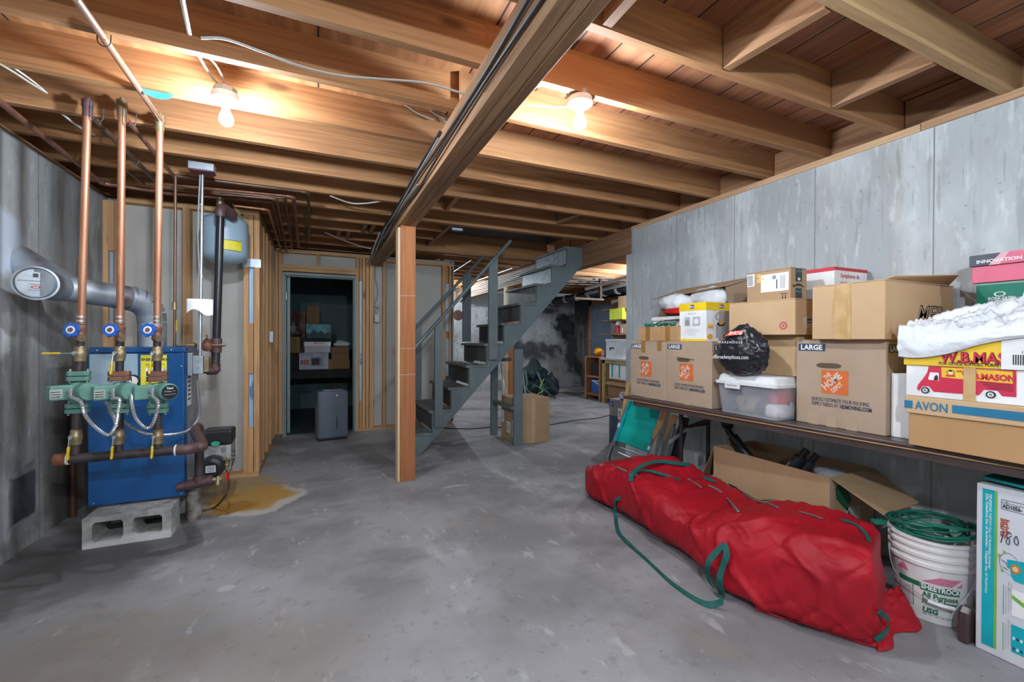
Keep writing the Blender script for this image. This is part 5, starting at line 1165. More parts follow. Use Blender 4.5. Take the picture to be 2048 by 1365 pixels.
for e_, s1 in ((.40, 1), (TL-.03, -1)):
    for w_ in (.20, TW_-.10):
        a = tfar-tdir*e_+tside*w_; top = a.copy(); top.z = TZ2-.03; bot = a.copy(); bot.z = 0
        B().cyl(top, bot, .0155, n=14).done('leg', LEG, t, smooth=True)
    a = tfar-tdir*e_+tside*.20; b_ = tfar-tdir*e_+tside*(TW_-.10); a.z = b_.z = .12; B().cyl(a, b_, .011).done('cross_bar', LEG, t)
    a.z = b_.z = .60; B().cyl(a, b_, .009).done('cross_bar', LEG, t)
    m_ = tfar-tdir*e_+tside*(TW_/2); m_.z = .60; q = tfar-tdir*(e_+.36*s1)+tside*(TW_/2); q.z = TZ2-.03
    B().bar(m_, q, .026, .006, up=tside).done('folding_brace', LEG, t)
    m2 = tfar-tdir*e_+tside*(TW_*.12); m2.z = .50; B().bar(m2, m_, .022, .006, up=tdir).done('folding_brace', STEEL if s1 == 1 else LEG, t)
def Zof(px, py, X): return at(px, py, X=X)
def rbox(name, label, X, pxa, pxb, pyb, pyt, dep, m, cat='box', z0=None, pref=None, bev=.004):
    """carton whose room side lies at X, from pixel column pxa (far) to pxb (near)"""
    ya, yb = at(pxa, 680, X=X).y, at(pxb, 680, X=X).y
    zt = at(pxb if pref is None else pref, pyt, X=X).z; z0 = at(pxb, pyb, X=X).z if z0 is None else z0
    t = carton(name, label, X, yb, z0, X+dep, ya, zt, m, cat=cat); return t, ya, yb, z0, zt
def home_box(label, X, pxa, pxb, dep, pyt=683):
    t, ya, yb, z0, z1 = rbox('moving_box', label, X, pxa, pxb, 0, pyt, dep, CARD_G, z0=TZ2+.001)
    W, H = ya-yb, z1-z0; F_ = faceX(t, X, ya, z0)
    F_.rect('navy_banner', .012*W/.4, H*.865, W*.33, H*.085, NAVY); F_.text('lettering', 'LARGE', .025*W/.4, H*.880, H*.083, PAPER, bold=.03, w=W*.265)
    # hand hole
    hp = [(W*.40+W*.085*cos(a)+(W*.06 if cos(a) > 0 else -W*.06), H*.70+H*.03*sin(a)) for a in [2*pi*k/20 for k in range(20)]]
    F_.poly('hand_hole', hp, mat('hand hole', (.12, .08, .05), .9) if 'hand hole' not in bpy.data.materials else bpy.data.materials['hand hole'], .001)
    s_ = W*.30; ox, oy = W*.32, H*.38
    F_.rect('orange_logo', ox, oy, s_, s_*.97, ORNG)
    A = rad(43); LG = mat('pale logo print', (.74, .66, .58), .7) if 'pale logo print' not in bpy.data.materials else bpy.data.materials['pale logo print']
    for wd, cx_, cy_, sz, bo_, ww in (('THE', .17, .56, .24, .02, .30), ('HOME', .17, .13, .38, .03, .86), ('DEPOT', .47, .05, .25, .02, .50)):
        F_.text('lettering', wd, ox+s_*cx_, oy+s_*cy_, s_*sz, LG, rot=A, bold=bo_, w=s_*ww, lift=.002)
    F_.text('lettering', 'QUICKLY ESTIMATE YOUR PACKING', W*.20, H*.285, H*.060, NAVY, w=W*.64); F_.text('lettering', 'SUPPLY NEEDS AT', W*.20, H*.230, H*.060, NAVY, w=W*.315); F_.text('lettering', 'HDMOVING.COM', W*.535, H*.228, H*.060, NAVY, bold=.03, w=W*.33)
    for u0 in ((.16, .38, .60) if X > 2.35 else (.42,)): F_.rect('tape', W*u0, .0, W*.12, H*(.14 if X > 2.35 else .20), TAPE_C, .0008)
    F2 = faceY(t, X, yb, z0); F2.rect('navy_banner', .02, H*.865, .14, H*.085, NAVY); F2.text('lettering', 'LARGE', .030, H*.880, H*.083, PAPER, bold=.03, w=.115)
    return t, ya, yb, z0, z1, F_
t, ya, yb, z0, z1, F_ = home_box('greyish LARGE moving box at the far end of the brown table, leftmost of three', 2.292, 1261.5, 1331.8, .40)
hz = z1; y1a, y1b = ya, yb
W, H = ya-yb, z1-z0
F_.rect('brown_tape', W*.33, H*.80, W*.11, H*.20, TAPE_B, .0025); F_.rect('brown_tape', W*.78, H*.84, W*.11, H*.16, TAPE_B, .0025)
t, ya, yb, z0, z1, F_ = home_box('greyish LARGE moving box beside the clear bin, middle one of three, torn hand hole', 2.298, 1333.2, 1424, .40)
F_.poly('torn_flap', [(.10, .325), (.17, .345), (.20, .33), (.26, .315)], CARD_G, .01)
t, y3a, y3b, z30, z31, F_ = home_box('greyish LARGE moving box under the light tan carton, rightmost of three', 2.41, 1593, 1773, .50, 680)
# small taped tan box on the first moving box
X = 2.30
t, ya, yb, z0, z1 = rbox('cardboard_box', 'low orange tan box with brown tape on the leftmost moving box', X, 1276, 1357, 0, 652, .30, mat('orange tan card', (.52, .31, .15), .8), z0=hz+.001)
F_ = faceX(t, X, ya, z0)
W, H = ya-yb, z1-z0; F_.rect('brown_tape', W*.21, 0, W*.11, H, TAPE_B, .0015); F_.rect('brown_tape', W*.70, 0, W*.11, H, TAPE_B, .0015)
zs = z1
# white tray and green wire things on it
t = thing('wire_rack', 'dark oval wire rack and green ornaments lying on the low orange tan box', 'rack', (2.42, (ya+yb)/2, zs))
cy = (ya+yb)/2
B().tube([(2.40+.07*cos(a), cy+.10*sin(a), zs+.035+.02*cos(a)) for a in [k*2*pi/16 for k in range(16)]], .003, 6, 3, closed=True).done('rim', CBLB, t, smooth=True)
b = B()
for k in range(9): yy = cy-.09+.0225*k; w_ = .07*math.sqrt(max(0, 1-((yy-cy)/.10)**2)); b.tube([(2.40-w_, yy, zs+.02), (2.40+w_, yy, zs+.055)], .0013, 4)
b.done('wires', CBLB, t)
for k in range(7): blob((2.34+.015*(k % 3), ya-.06-.045*k, zs+.016), .02, (1, 1.2, .7), mat('green trinket', (.02, .20, .13), .5) if k == 0 else bpy.data.materials['green trinket'], 'green_ornament', t, .3, seed=k, n=14, floor=zs+.001)
b = B()
x0_, x1_ = 2.50, 2.53; yA, yB = at(1305, 640, X=x0_).y, at(1375, 640, X=x0_).y
zA = at(1330, 635, X=x0_).z
t = thing('white_tray', 'white lidded container behind the wire rack on the far moving box', 'container', ((x0_+x1_)/2, (yA+yB)/2, hz))
bx(x0_, yB, hz+.002, x1_+.1, yA, zA-.03).done('container_body', WHITE, t, bevel=.01); bx(x0_-.01, yB-.01, zA-.03, x1_+.11, yA+.01, zA+.005).done('container_lid', WHITE, t, bevel=.012)
# open carton with flaps behind
X = 2.64
ya, yb = at(1308, 640, X=X).y, at(1452, 640, X=X).y; yb = max(yb, 1.97)
zb_ = hz+.002; zt_ = at(1455, 612, X=X).z-.02; zf = at(1480, 556, X=2.95).z
t = thing('open_carton', 'open dark brown carton with raised flaps behind the yellow fryer box', 'box', (2.8, (ya+yb)/2, zb_))
def slab(pts, th=.005):
    b = B(); a = [b.b.verts.new(V(p)) for p in pts]; b.b.faces.new(a); return b
zfl = at(1452, 600, X=2.64).z
bx(X, yb, zb_, 2.99, ya, zt_-.06).done('carton_body', CARD_D, t); OCT = zt_-.058
CD2 = mat('shaded kraft', (.28, .19, .12), .8)
slab([(2.97, ya, zt_-.06), (2.97, yb, zt_-.06), (2.99, yb-.02, zf-.01), (2.97, ya+.02, at(1310, 600, X=2.97).z)]).done('rear_flap', CD2, t, solid=.005)
slab([(2.985, yb-.02, zf), (2.985, ya+.02, at(1335, 587, X=2.97).z+.02), at(1303, 600, X=2.72), at(1450, 572, X=2.72)]).done('raised_flap', CARD, t, solid=.005)
slab([(X+.05, yb, zt_-.06), (2.97, yb, zt_-.06), (2.985, yb-.02, zf), at(1450, 572, X=2.74)]).done('end_flap', CD2, t, solid=.005)
slab([(X+.03, ya, zt_-.06), (2.97, ya, zt_-.06), (2.97, ya+.03, zt_+.10), (X+.10, ya+.02, zt_+.06)]).done('end_flap', CD2, t, solid=.005)
lp = Face(t, at(1433, 590, X=2.90), (0, -1, 0), ZA); lp.rect('shipping_label', 0, -.07, .10, .10, PAPER, .001); lp.rect('label_print', .06, -.01, .025, .02, INK, .002); lp.rect('label_print', .01, -.05, .05, .006, INK, .002); lp.rect('label_print', .01, -.035, .04, .006, INK, .002)
# plastic bags in it
zc = at(1340, 600, X=2.72).z
p = at(1348, 606, X=2.72); tag(blob((2.76, p.y, p.z), .13, (.8, 1.3, .62), LBAG, 'plastic_bag', None, .22, 2.4, seed=3, floor=OCT), 'clear crumpled plastic bag in the open carton, left of the white one', 'bag')
p = at(1412, 598, X=2.76); tag(blob((2.82, p.y, p.z), .15, (.7, 1.3, .6), LBAG, 'plastic_bag', None, .22, 2.2, seed=9, floor=OCT), 'white plastic bag in the open carton right behind the yellow fryer box', 'bag')
p = at(1345, 622, X=2.63); tag(blob((2.665, p.y, p.z), .055, (.5, 2.2, .5), mat('bright red plastic', (.70, .02, .02), .4), 'red_package', None, .25, 3, seed=4, floor=zA+.007 if False else hz+.12), 'bright red package below the clear plastic bag on the far boxes', 'package')
# fryer box
X = 2.32
ya, yb = at(1358.5, 650, X=X).y, at(1412, 650, X=X).y; z0, z1 = hz+.001, at(1412, 604, X=X).z
xr = at(1462, 650, Y=yb).x
t = carton('fryer_box', 'white and yellow deep fryer box standing on the middle moving box', X, yb, z0, xr, ya, z1, PAPER)
W, H = ya-yb, z1-z0; Y_ = mat('bright yellow print', (.90, .62, .01), .5)
SIL_ = mat('silver print', (.42, .42, .45), .4); GRP = mat('grey print', (.50, .52, .58), .5)
F_ = faceX(t, X, ya, z0)
F_.rect('yellow_band', 0, H*.80, W, H*.20, Y_); F_.rect('yellow_base', 0, 0, W, H*.06, Y_)
F_.disc('logo_oval', W*.5, H*.90, .014, INK, sx=2.0, lift=.002, n=28); F_.text('lettering', 'BELLA', W*.5, H*.90-.007, .022, PAPER, 'CENTER', lift=.003, bold=.03)
F_.text('lettering', 'THE DEEP FRYER', W*.5, H*.71, .010, GRP, 'CENTER')
F_.rect('picture', W*.22, H*.40, W*.20, H*.24, GRP); F_.disc('picture_pan', W*.32, H*.49, .020, CBLG, lift=.002); F_.rect('picture', W*.52, H*.40, W*.28, H*.24, GRP); F_.disc('picture_dial', W*.66, H*.52, .018, PAPER, lift=.002)
for k in range(4): F_.rect('fine_print', W*(.28 if k < 2 else .36), H*(.30-.045*k), W*(.44 if k < 2 else .28), .002, GRP)
F_ = faceY(t, X, yb, z0); W2 = xr-X
F_.rect('yellow_band', 0, H*.80, W2, H*.20, Y_); F_.disc('logo_oval', W2*.6, H*.90, .013, INK, sx=2.2, lift=.002, n=28); F_.text('lettering', 'BELLA', W2*.6, H*.90-.007, .021, PAPER, 'CENTER', lift=.003, bold=.03)
F_.rect('photo_ground', W2*.5, 0, W2*.5, H*.79, mat('photo ground', (.42, .38, .38), .5), .001)
F_.rect('picture_fryer', W2*.38, H*.09, W2*.40, H*.36, SIL_, .002); F_.rect('picture_shade', W2*.60, H*.09, W2*.10, H*.34, CBLG, .0025)
F_.disc('picture_rim', W2*.58, H*.45, .016, INK, lift=.003, sx=2.2, n=28); F_.disc('picture_lid', W2*.52, H*.64, .030, SIL_, lift=.002, r2=.020, sx=1.3); F_.disc('picture_fries', W2*.58, H*.48, .013, mat('golden print', (.75, .40, .05), .6), lift=.004, sx=1.6, n=20)
gp = bpy.data.materials['golden print']; F_.polys('picture_fries', [[(W2*(.06+.03*k), H*.34), (W2*(.10+.03*k), H*.34), (W2*(.07+.04*k), H*.46)] for k in range(6)], gp, .002); F_.disc('picture_wings', W2*.15, H*.12, .018, gp, sx=1.4, lift=.002, n=20)
# clear bin with white lid
X = 2.27
ya, yb = at(1430, 800, X=X).y, at(1590, 800, X=X).y; yb = max(yb, y3a+.012)
zl = at(1510, 772, X=X).z; zlt = at(1560, 757, X=X+.02).z
CLR = mat('frosted clear plastic', (.62, .66, .72), .25, alpha=.38)
t = thing('storage_bin', 'clear plastic bin with a white lid between the moving boxes', 'bin', (X+.2, (ya+yb)/2, TZ2))
b = B(); xr_ = 2.72
def rr(x0, y0, x1, y1, z, r=.03, n=5):
    o = []
    for cx_, cy_, a0 in ((x1-r, y1-r, 0), (x0+r, y1-r, pi/2), (x0+r, y0+r, pi), (x1-r, y0+r, 1.5*pi)):
        for k in range(n): o.append((cx_+r*cos(a0+k/(n-1)*pi/2), cy_+r*sin(a0+k/(n-1)*pi/2), z))
    return o
rings = [[b.b.verts.new(p) for p in rr(X+.02-.02*k/3, yb+.02-.015*k/3, xr_, ya-.02+.015*k/3, TZ2+.003+(zl-TZ2)*k/3)] for k in range(4)]
b.skinrings(rings, False); b.b.faces.new(rings[0][::-1]); b.done('bin_body', CLR, t, smooth=True, ang=50)
b = B(); rings = [[b.b.verts.new(p) for p in rr(X-.012+i_, yb+.004+i_, xr_+.01-i_, ya+.002-i_, z)] for i_, z in ((0, zl-.004), (0, zl+.012), (.012, zl+.014), (.018, zlt-.01), (.03, zlt))]
b.skinrings(rings, True).done('bin_lid', WHITE, t, smooth=True, ang=50)
ym = ya-(ya-yb)*.34; bx(X-.022, ym-.05, zl-.03, X-.010, ym+.05, zl+.010).done('latch', WHITE, t, bevel=.003); bx(X-.0235, ym-.035, zl-.012, X-.0222, ym+.035, zl-.007).done('latch_slot', CBLG, t)
for k, (fy, fz, r_, col, nm) in enumerate([(.12, .28, .11, (.10, .11, .15), 'dark cloth'), (.30, .30, .10, (.36, .31, .19), 'khaki cloth'), (.46, .33, .09, (.30, .24, .15), 'brown cloth'), (.78, .62, .10, (.58, .04, .05), 'red cloth'), (.66, .3, .09, (.06, .07, .11), 'navy cloth'), (.80, .28, .11, (.78, .76, .76), 'white cloth')]):
    yy = ya-(ya-yb)*fy; blob((X+.13+.02*(k % 2), yy, TZ2+.006+(zl-TZ2)*fz*.9), r_, (.8, .62, .62), mat(nm, col, .8), 'clothing', t, .22, 3, seed=k*3, n=28, floor=TZ2+.006, flat=lambda v: (setattr(v.co, 'z', min(v.co.z, zl-.012)), setattr(v.co, 'x', max(v.co.x, X+.03)), setattr(v.co, 'y', min(max(v.co.y, yb+.03), ya-.03))))
# kraft box behind, on the bin row
t = carton('cardboard_box', 'plain kraft box standing behind the black shoe bag, under the bullseye box', 2.44, at(1590, 700, X=2.44).y-.12 if False else y3a+.01, zlt+.002, 2.66, at(1466, 700, X=2.44).y, at(1540, 671, X=2.44).z, CARD_L)
zk = at(1540, 671, X=2.44).z
# black bag
p = at(1486, 724, X=2.28)
t = thing('shoe_bag', 'glossy black plastic shoe store bag on the lid of the clear bin', 'bag', (2.36, p.y, zlt))
def bagshape(b, c, sx, sy, sz, seed, floor):
    for v in b.b.verts: pass
b = B().sphere((0, 0, 0), 1, 1, 1, 1, 72, 44)
cz = zlt+.145
for v in b.b.verts:
    d = v.co.copy(); k = noise.noise(d*1.4+V((3, 1, 4))); kk = abs(noise.noise(V((d.x*2.6+9, d.y*2.6, d.z*5.0))))+.6*abs(noise.noise(d*6+V((2, 7, 1))))
    r_ = 1+.16*k-.16*kk
    asym = 1+.18*max(0, d.z)*(-d.y)
    v.co = V((2.275+.085*d.x*r_, p.y+.185*d.y*r_*(1-.35*max(0, d.z)), cz+.150*d.z*r_*asym))
    v.co.z = max(v.co.z, zlt+.003)
b.done('bag_film', BBAG, t, smooth=True, ang=180)
F_ = Face(t, (2.196, p.y+.06, cz+.082), (0, -1, 0), V((.62, 0, .78)))
F_.poly('red_patch', [(0, 0), (.115, .015), (.095, .045), (.025, .035)], mat('orange red print', (.80, .08, .03), .5), .003)
F_.text('lettering', 'SHOE', .022, .010, .036, PAPER, lift=.004, bold=.02)
F_ = Face(t, (2.184, p.y+.10, cz+.05), (0, -1, 0), V((.35, 0, .93))); F_.text('lettering', 'W A R E H O U S E', .01, -.01, .020, PAPER, lift=.004)
F_ = Face(t, (2.186, p.y+.13, cz-.05), (0, -1, 0), V((-.05, 0, 1))); F_.text('lettering', 'offbroadwayshoes.com', .0, .0, .034, PAPER, lift=.004, rot=.02, w=.24)
# bullseye box
X = 2.36
ya, yb = at(1458, 640, X=X).y, at(1590, 640, X=X).y; z0 = zk+.001; z1 = at(1590, 596, X=X).z
t = carton('bullseye_box', 'light tan box printed with a red bullseye, under the shipping box', X, yb, z0, 2.645, ya, z1, CARD_L)
F_ = faceX(t, X, ya, z0); W, H = ya-yb, z1-z0; BR = mat('brick red print', (.55, .12, .12), .6)
F_.disc('bullseye', W*.845, H*.255, .0225, BR, r2=.0145); F_.disc('bullseye', W*.845, H*.255, .0075, BR)
F_ = faceY(t, X, yb, z0)
F_.poly('sticker', [(.06, .09), (.16, .125), (.19, .065), (.09, .03)], mat('tan sticker', (.62, .52, .43), .6)); F_.rect('sticker_print', .10, .08, .06, .008, INK, .002); F_.rect('sticker_print', .10, .065, .06, .005, INK, .002)
for k in range(5): F_.disc('red_text', .262, .04+.035*k, .012, BR, r2=.007, n=16)
zt_b = z1
# shipping box
X = 2.40
ya, yb = at(1494, 560, X=X).y, at(1581, 560, X=X).y; z0 = zt_b+.001; z1 = at(1581, 534, X=X).z
xr = at(1614, 560, Y=yb).x
t = carton('shipping_box', 'brown shipping box with white labels and a smile arrow, topmost on the stack', X, yb, z0, xr, ya, z1, CARD)
F_ = faceX(t, X, ya, z0); W, H = ya-yb, z1-z0
F_.rect('barcode_label', W*.01, H*.52, W*.18, H*.42, PAPER); F_.polys('bar_print', [[(W*.025, H*(.56+.035*k)), (W*.15, H*(.56+.035*k)), (W*.15, H*(.575+.035*k)), (W*.025, H*(.575+.035*k))] for k in range(10)], INK, .002)
F_.rect('orange_sticker', W*.25, H*.62, W*.09, H*.28, mat('pale orange sticker', (.85, .52, .16), .5)); F_.text('lettering', 'A', W*.26, H*.80, .016, INK, lift=.002, rot=-pi/2)
F_.poly('address_label', [(W*.345, H*.28), (W*.965, H*.28), (W*.965, H*.86), (W*.345, H*.86)], PAPER)
F_.rect('label_print', W*.70, H*.36, W*.02, H*.30, INK, .002); F_.rect('label_print', W*.61, H*.68, W*.08, H*.12, CBLG, .002); F_.polys('label_print', [[(W*(.79+.03*k), H*.36), (W*(.80+.03*k), H*.36), (W*(.80+.03*k), H*.78), (W*(.79+.03*k), H*.78)] for k in range(4)], CBLG, .002); F_.text('lettering', 'M', W*.37, H*.70, .014, INK, lift=.002)
F_.rect('arrow_print', W*.78, H*.175, W*.16, .003, INK)
for ux in (.83, .89): F_.rect('arrow_print', W*ux, H*.03, .003, H*.14, INK); F_.poly('arrow_print', [(W*ux-.005, H*.06), (W*ux+.008, H*.06), (W*ux+.0015, H*.01)], INK)
F_ = faceY(t, X, yb, z0); W2 = xr-X; TQ = mat('light blue print', (.10, .42, .62), .5); DK = mat('dark tape print', (.035, .05, .06), .5)
F_.rect('tape_panel', W2*.30, H*.56, W2*.38, H*.40, DK); F_.text('lettering', 'prime', W2*.34, H*.86, .022, TQ, lift=.002); F_.disc('tape_mark', W2*.49, H*.64, .008, PAPER, lift=.002, sx=1.4); F_.rect('tape_panel', W2*.30, H*.02, W2*.38, H*.33, DK); F_.text('lettering', 'prime', W2*.66, H*.27, .022, TQ, lift=.002, rot=pi)
arc = [(W2*(.16+.66*k/16), H*(.40+.10*sin(pi*k/16))) for k in range(17)]; F_.poly('smile_arrow', arc+[(x_, y_-.012*sin(pi*k/16)-.002) for k, (x_, y_) in list(enumerate(arc))[::-1]], INK); F_.poly('smile_arrow', [(W2*.12, H*.46), (W2*.15, H*.36), (W2*.28, H*.40)], INK)
# animated bells box
X = 2.66
ya, yb = at(1612, 560, X=X).y, at(1661, 560, X=X).y; z0 = hz+.002; z1 = at(1650, 536, X=X).z
xr = 2.98
t = carton('bells_box', 'white gift box with a red top edge behind the light tan carton', X, yb-.02, z0+.18, xr, ya, z1, PAPER)
F_ = faceX(t, X, ya, z0+.18); F_.rect('red_band', 0, z1-z0-.18-.022, ya-yb+.02, .022, mat('deep red print', (.62, .03, .05), .5)); F_.rect('grey_panel', .0, 0, ya-yb+.02, .13, mat('silver grey print', (.45, .46, .50), .5))
F_ = faceY(t, X, yb-.02, z0+.18); F_.rect('red_band', 0, z1-z0-.18-.018, .32, .018, bpy.data.materials['deep red print'])
F_.text('lettering', 'Symphonie de', .055, z1-z0-.18-.058, .036, bpy.data.materials['deep red print'], sx=.9); F_.text('lettering', 'cloches animées', .05, z1-z0-.18-.100, .036, bpy.data.materials['deep red print'], sx=.9)
t = carton('cardboard_box', 'hidden kraft box carrying the animated bells gift box', X+.02, yb-.02, z0, xr, ya, z0+.178, CARD_D)
# light tan big carton
X = 2.353
ya, yb = at(1624, 640, X=X).y, at(1770, 640, X=X).y; z0 = z31+.001; z1 = at(1770, 558, X=X).z; xr = 2.975
t = carton('tan_carton', 'light tan carton with clear tape on the rightmost moving box', X, yb, z0, xr, ya, z1, CARD_L)
F_ = faceX(t, X, ya, z0); W, H = ya-yb, z1-z0
F_.poly('clear_tape', [(W*.33, H*.97), (W*.55, H*.99), (W*.57, H*.55), (W*.57, .0), (W*.34, .0), (W*.31, H*.5)], TAPE, .0015); F_.rect('clear_tape', W*.34, H*.02, W*.18, H*.95, TAPE, .002)
slab([(X+.01, yb, z1+.002), (xr-.05, yb, z1+.002), (xr-.22, yb-.10, z1+.03), (X+.03, yb-.02, z1+.012)]).done('loose_flap', CARD_L, t, solid=.004)
q_ = at(1834, 641, Y=yb); F_ = faceY(t, X, yb, z0); F_.text('lettering', 'MER', q_.x-X, q_.z-z0, .105, INK, bold=.025, shear=.3, w=.24); F_.text('lettering', 'MER', q_.x-X+.001, q_.z-z0+.003, .098, CARD_L, bold=-.022, lift=.0022, shear=.3, w=.232)
# ---------------------------------------------------------------- right end: avon box, stationery box, bag, shoe boxes
X = 2.325
ya = at(1817, 850, X=X).y; yb = .55
zb1 = at(1817, 800, X=X).z
t = thing('cosmetics_box', 'tan cosmetics carton with a blue striped lid at the right end of the table', 'box', (X+.25, (ya+yb)/2, TZ2))
bx(X, yb, TZ2+.001, X+.40, ya, zb1-.01).done('carton_body', mat('orange kraft', (.50, .29, .13), .8, col2=(.45, .26, .115), ns=3), t, bevel=.003)
zl0, zl1 = at(1814, 825, X=X).z, at(1812, 791, X=X).z
bx(X-.010, yb, zl0, X+.405, ya+.010, zl1).done('carton_lid', CARD_L, t, bevel=.004)
F_ = Face(t, (X-.0105, ya+.010, zl0), (0, -1, 0), ZA); H = zl1-zl0; AB = mat('avon blue print', (.02, .19, .34), .6)
F_.rect('blue_stripe', 0, H*.28, .028, H*.45, AB); F_.rect('blue_stripe', .155, H*.28, .40, H*.45, AB)
F_.text('lettering', 'AVON', .036, H*.26, H*.70, AB, bold=.012, w=.105)
# stationery box
za_, zm_, zt_ = zl1+.001, at(1812, 730, X=X).z, at(1812, 683, X=X).z
t = thing('stationery_box', 'white and yellow office supply box printed with a red truck', 'box', (X+.25, (ya+yb)/2, za_))
ya2 = at(1812, 760, X=X).y
bx(X, yb, za_, X+.40, ya2, zm_).done('carton_body', PAPER, t, bevel=.003)
YB = mat('warm yellow print', (.88, .58, .04), .5)
bx(X-.008, yb, zm_, X+.405, ya2+.006, zt_+.02).done('box_lid', YB, t, bevel=.003)
TR = mat('truck red', (.68, .03, .08), .5); 
FF = Face(t, (X-.0005, ya2, za_), (0, -1, 0), ZA); H = zm_-za_; k_ = H/.185
# pixel to face coordinates: u from column, v from row
def uv(px, py): q = at(px, py, X=X); return (ya2-q.y, q.z-za_)
FF.poly('truck_body', [uv(1834, 778), uv(1837, 769), uv(1847, 757), uv(1855, 745), uv(1858, 733), uv(2033, 742), uv(2033, 795), uv(2005, 793), uv(1995, 782), uv(1968, 780), uv(1958, 791), uv(1868, 784), uv(1858, 773), uv(1845, 773), uv(1838, 782)], TR, .0012)
FF.poly('truck_window', [uv(1857, 757), uv(1861, 745), uv(1878, 746), uv(1878, 762), uv(1858, 760)], PAPER, .002); FF.poly('driver', [uv(1868, 761), uv(1870, 753), uv(1874, 750), uv(1877, 755), uv(1877, 761)], INK, .003)
FF.poly('truck_panel', [uv(1883, 735), uv(2026, 744), uv(2026, 768), uv(1884, 755)], YB, .002)
q = uv(1924, 757); FF.text('lettering', 'W.B.MASON', q[0], q[1], .031, TR, bold=.05, lift=.003, w=.145); q = uv(1913, 745); FF.text('lettering', 'WHO BUT', q[0], q[1], .013, TR, bold=.03, lift=.003)
q = uv(1902, 746); FF.disc('portrait', q[0], q[1], .0125, INK, lift=.003, n=20); FF.disc('portrait', q[0], q[1], .0105, YB, lift=.0035, n=20); FF.disc('portrait_head', q[0], q[1]+.002, .006, PAPER, lift=.004, n=14); FF.poly('portrait_hair', [(q[0]-.006, q[1]+.004), (q[0]+.006, q[1]+.004), (q[0]+.004, q[1]+.010), (q[0]-.004, q[1]+.010)], INK, .0045); FF.rect('portrait_ribbon', q[0]-.014, q[1]-.015, .028, .006, TR, .004)
for px, py in ((1851, 781), (1982, 790)):
    q = uv(px, py); FF.disc('truck_wheel', q[0], q[1], .0135, INK, lift=.003, n=24); FF.disc('wheel_rim', q[0], q[1], .0085, PAPER, lift=.004, n=20, r2=.005); FF.disc('wheel_hub', q[0], q[1], .004, CBLG, lift=.0045, n=12)
for k in range(4): a_, b_ = uv(1960+6*k, 764+4*k), uv(2028, 771+4*k); FF.poly('trim_line', [a_, b_, (b_[0], b_[1]-.0012), (a_[0], a_[1]-.0012)], INK, .003)
q0_, q1_ = uv(1928, 740), uv(1952, 800); FF.rect('tape', q0_[0], 0, q1_[0]-q0_[0], H, TAPE, .0045)
F2 = Face(t, (X-.0085, ya2+.006, zm_), (0, -1, 0), ZA); H2 = zt_+.02-zm_
def uv2(px, py): q = at(px, py, X=X); return (ya2+.006-q.y, q.z-zm_)
q = uv2(1882, 722); F2.text('lettering', 'W.B.MASON', q[0], q[1]-.004, .058, mat('outline dark red', (.20, .01, .03), .5), bold=.05, lift=.0012, w=.262); F2.text('lettering', 'W.B.MASON', q[0]+.001, q[1]-.003, .056, TR, bold=.01, lift=.0025, w=.258)
q = uv2(1880, 730); F2.text('lettering', 'FOR OFFICE SUPPLIES, FURNITURE', q[0], q[1]+.001, .0175, INK, bold=.01, w=.205)
q0_, q1_ = uv2(2005, 732), uv2(2048, 680); F2.rect('white_label', q0_[0], .0, .12, H2*.95, PAPER, .0035); F2.polys('bar_print', [[(q0_[0]+.03+.006*k, .018), (q0_[0]+.033+.006*k, .018), (q0_[0]+.033+.006*k, .055), (q0_[0]+.03+.006*k, .055)] for k in range(8)], INK, .0045); F2.text('lettering', '152', q0_[0]+.05, .06, .013, INK, lift=.005)
# inner white panel between the boxes
a = at(1792, 800, X=2.60); c = at(1811, 800, X=2.60)
b = bx(2.44, y3b-.075, TZ2+.001, 2.90, y3b-.006, at(1800, 746, X=2.5).z).done('foam_board', WHITE, None, bevel=.002); tag(b, 'white flat board standing between the moving box and cosmetics carton', 'board')
# draped plastic bag
zt3 = zt_+.022
def drape(u, v):
    # u along the table toward the viewer, v from the wall over the front edge
    y = ya2+.02-(ya2+.02-.52)*u
    x = 2.70-(2.70-X+.016)*min(1, v*1.45); z = zt3+.015
    rise = .125*(.35+.65*min(1, u*2.2))*sin(min(1, v*1.45)*pi*.5+pi*.5 if False else (1-min(1, v*1.45))*pi*.5)
    z += rise+.02*noise.noise(V((u*6, v*5, 1)))
    if v > .69:
        k = (v-.69)/.31; low = (.055+.035*sin(u*5+.8))*(1.0 if u > .08 else 1.0)
        z = zt3+.012-low*k*(1.25-.7*u); x = X-.018-.012*sin(k*3)+.006*noise.noise(V((u*14, v*9, 5)))
    else: x += .01*noise.noise(V((u*9, v*9, 2)))
    cr = max(0, .3-abs(noise.noise(V((u*6+v*3, v*9, 7)))))*.09+max(0, .3-abs(noise.noise(V((u*15-v*6, v*15, 3)))))*.04
    return V((x, y+.012*noise.noise(V((u*5, v*7, 9))), z+(cr if v <= .69 else 0)))
b = B().sheet(drape, 130, 90).done('plastic_bag', LBAG, None, smooth=True, solid=.0015, ang=180); tag(b, 'white plastic bag draped over the office supply box with the red truck', 'bag')
b = B()
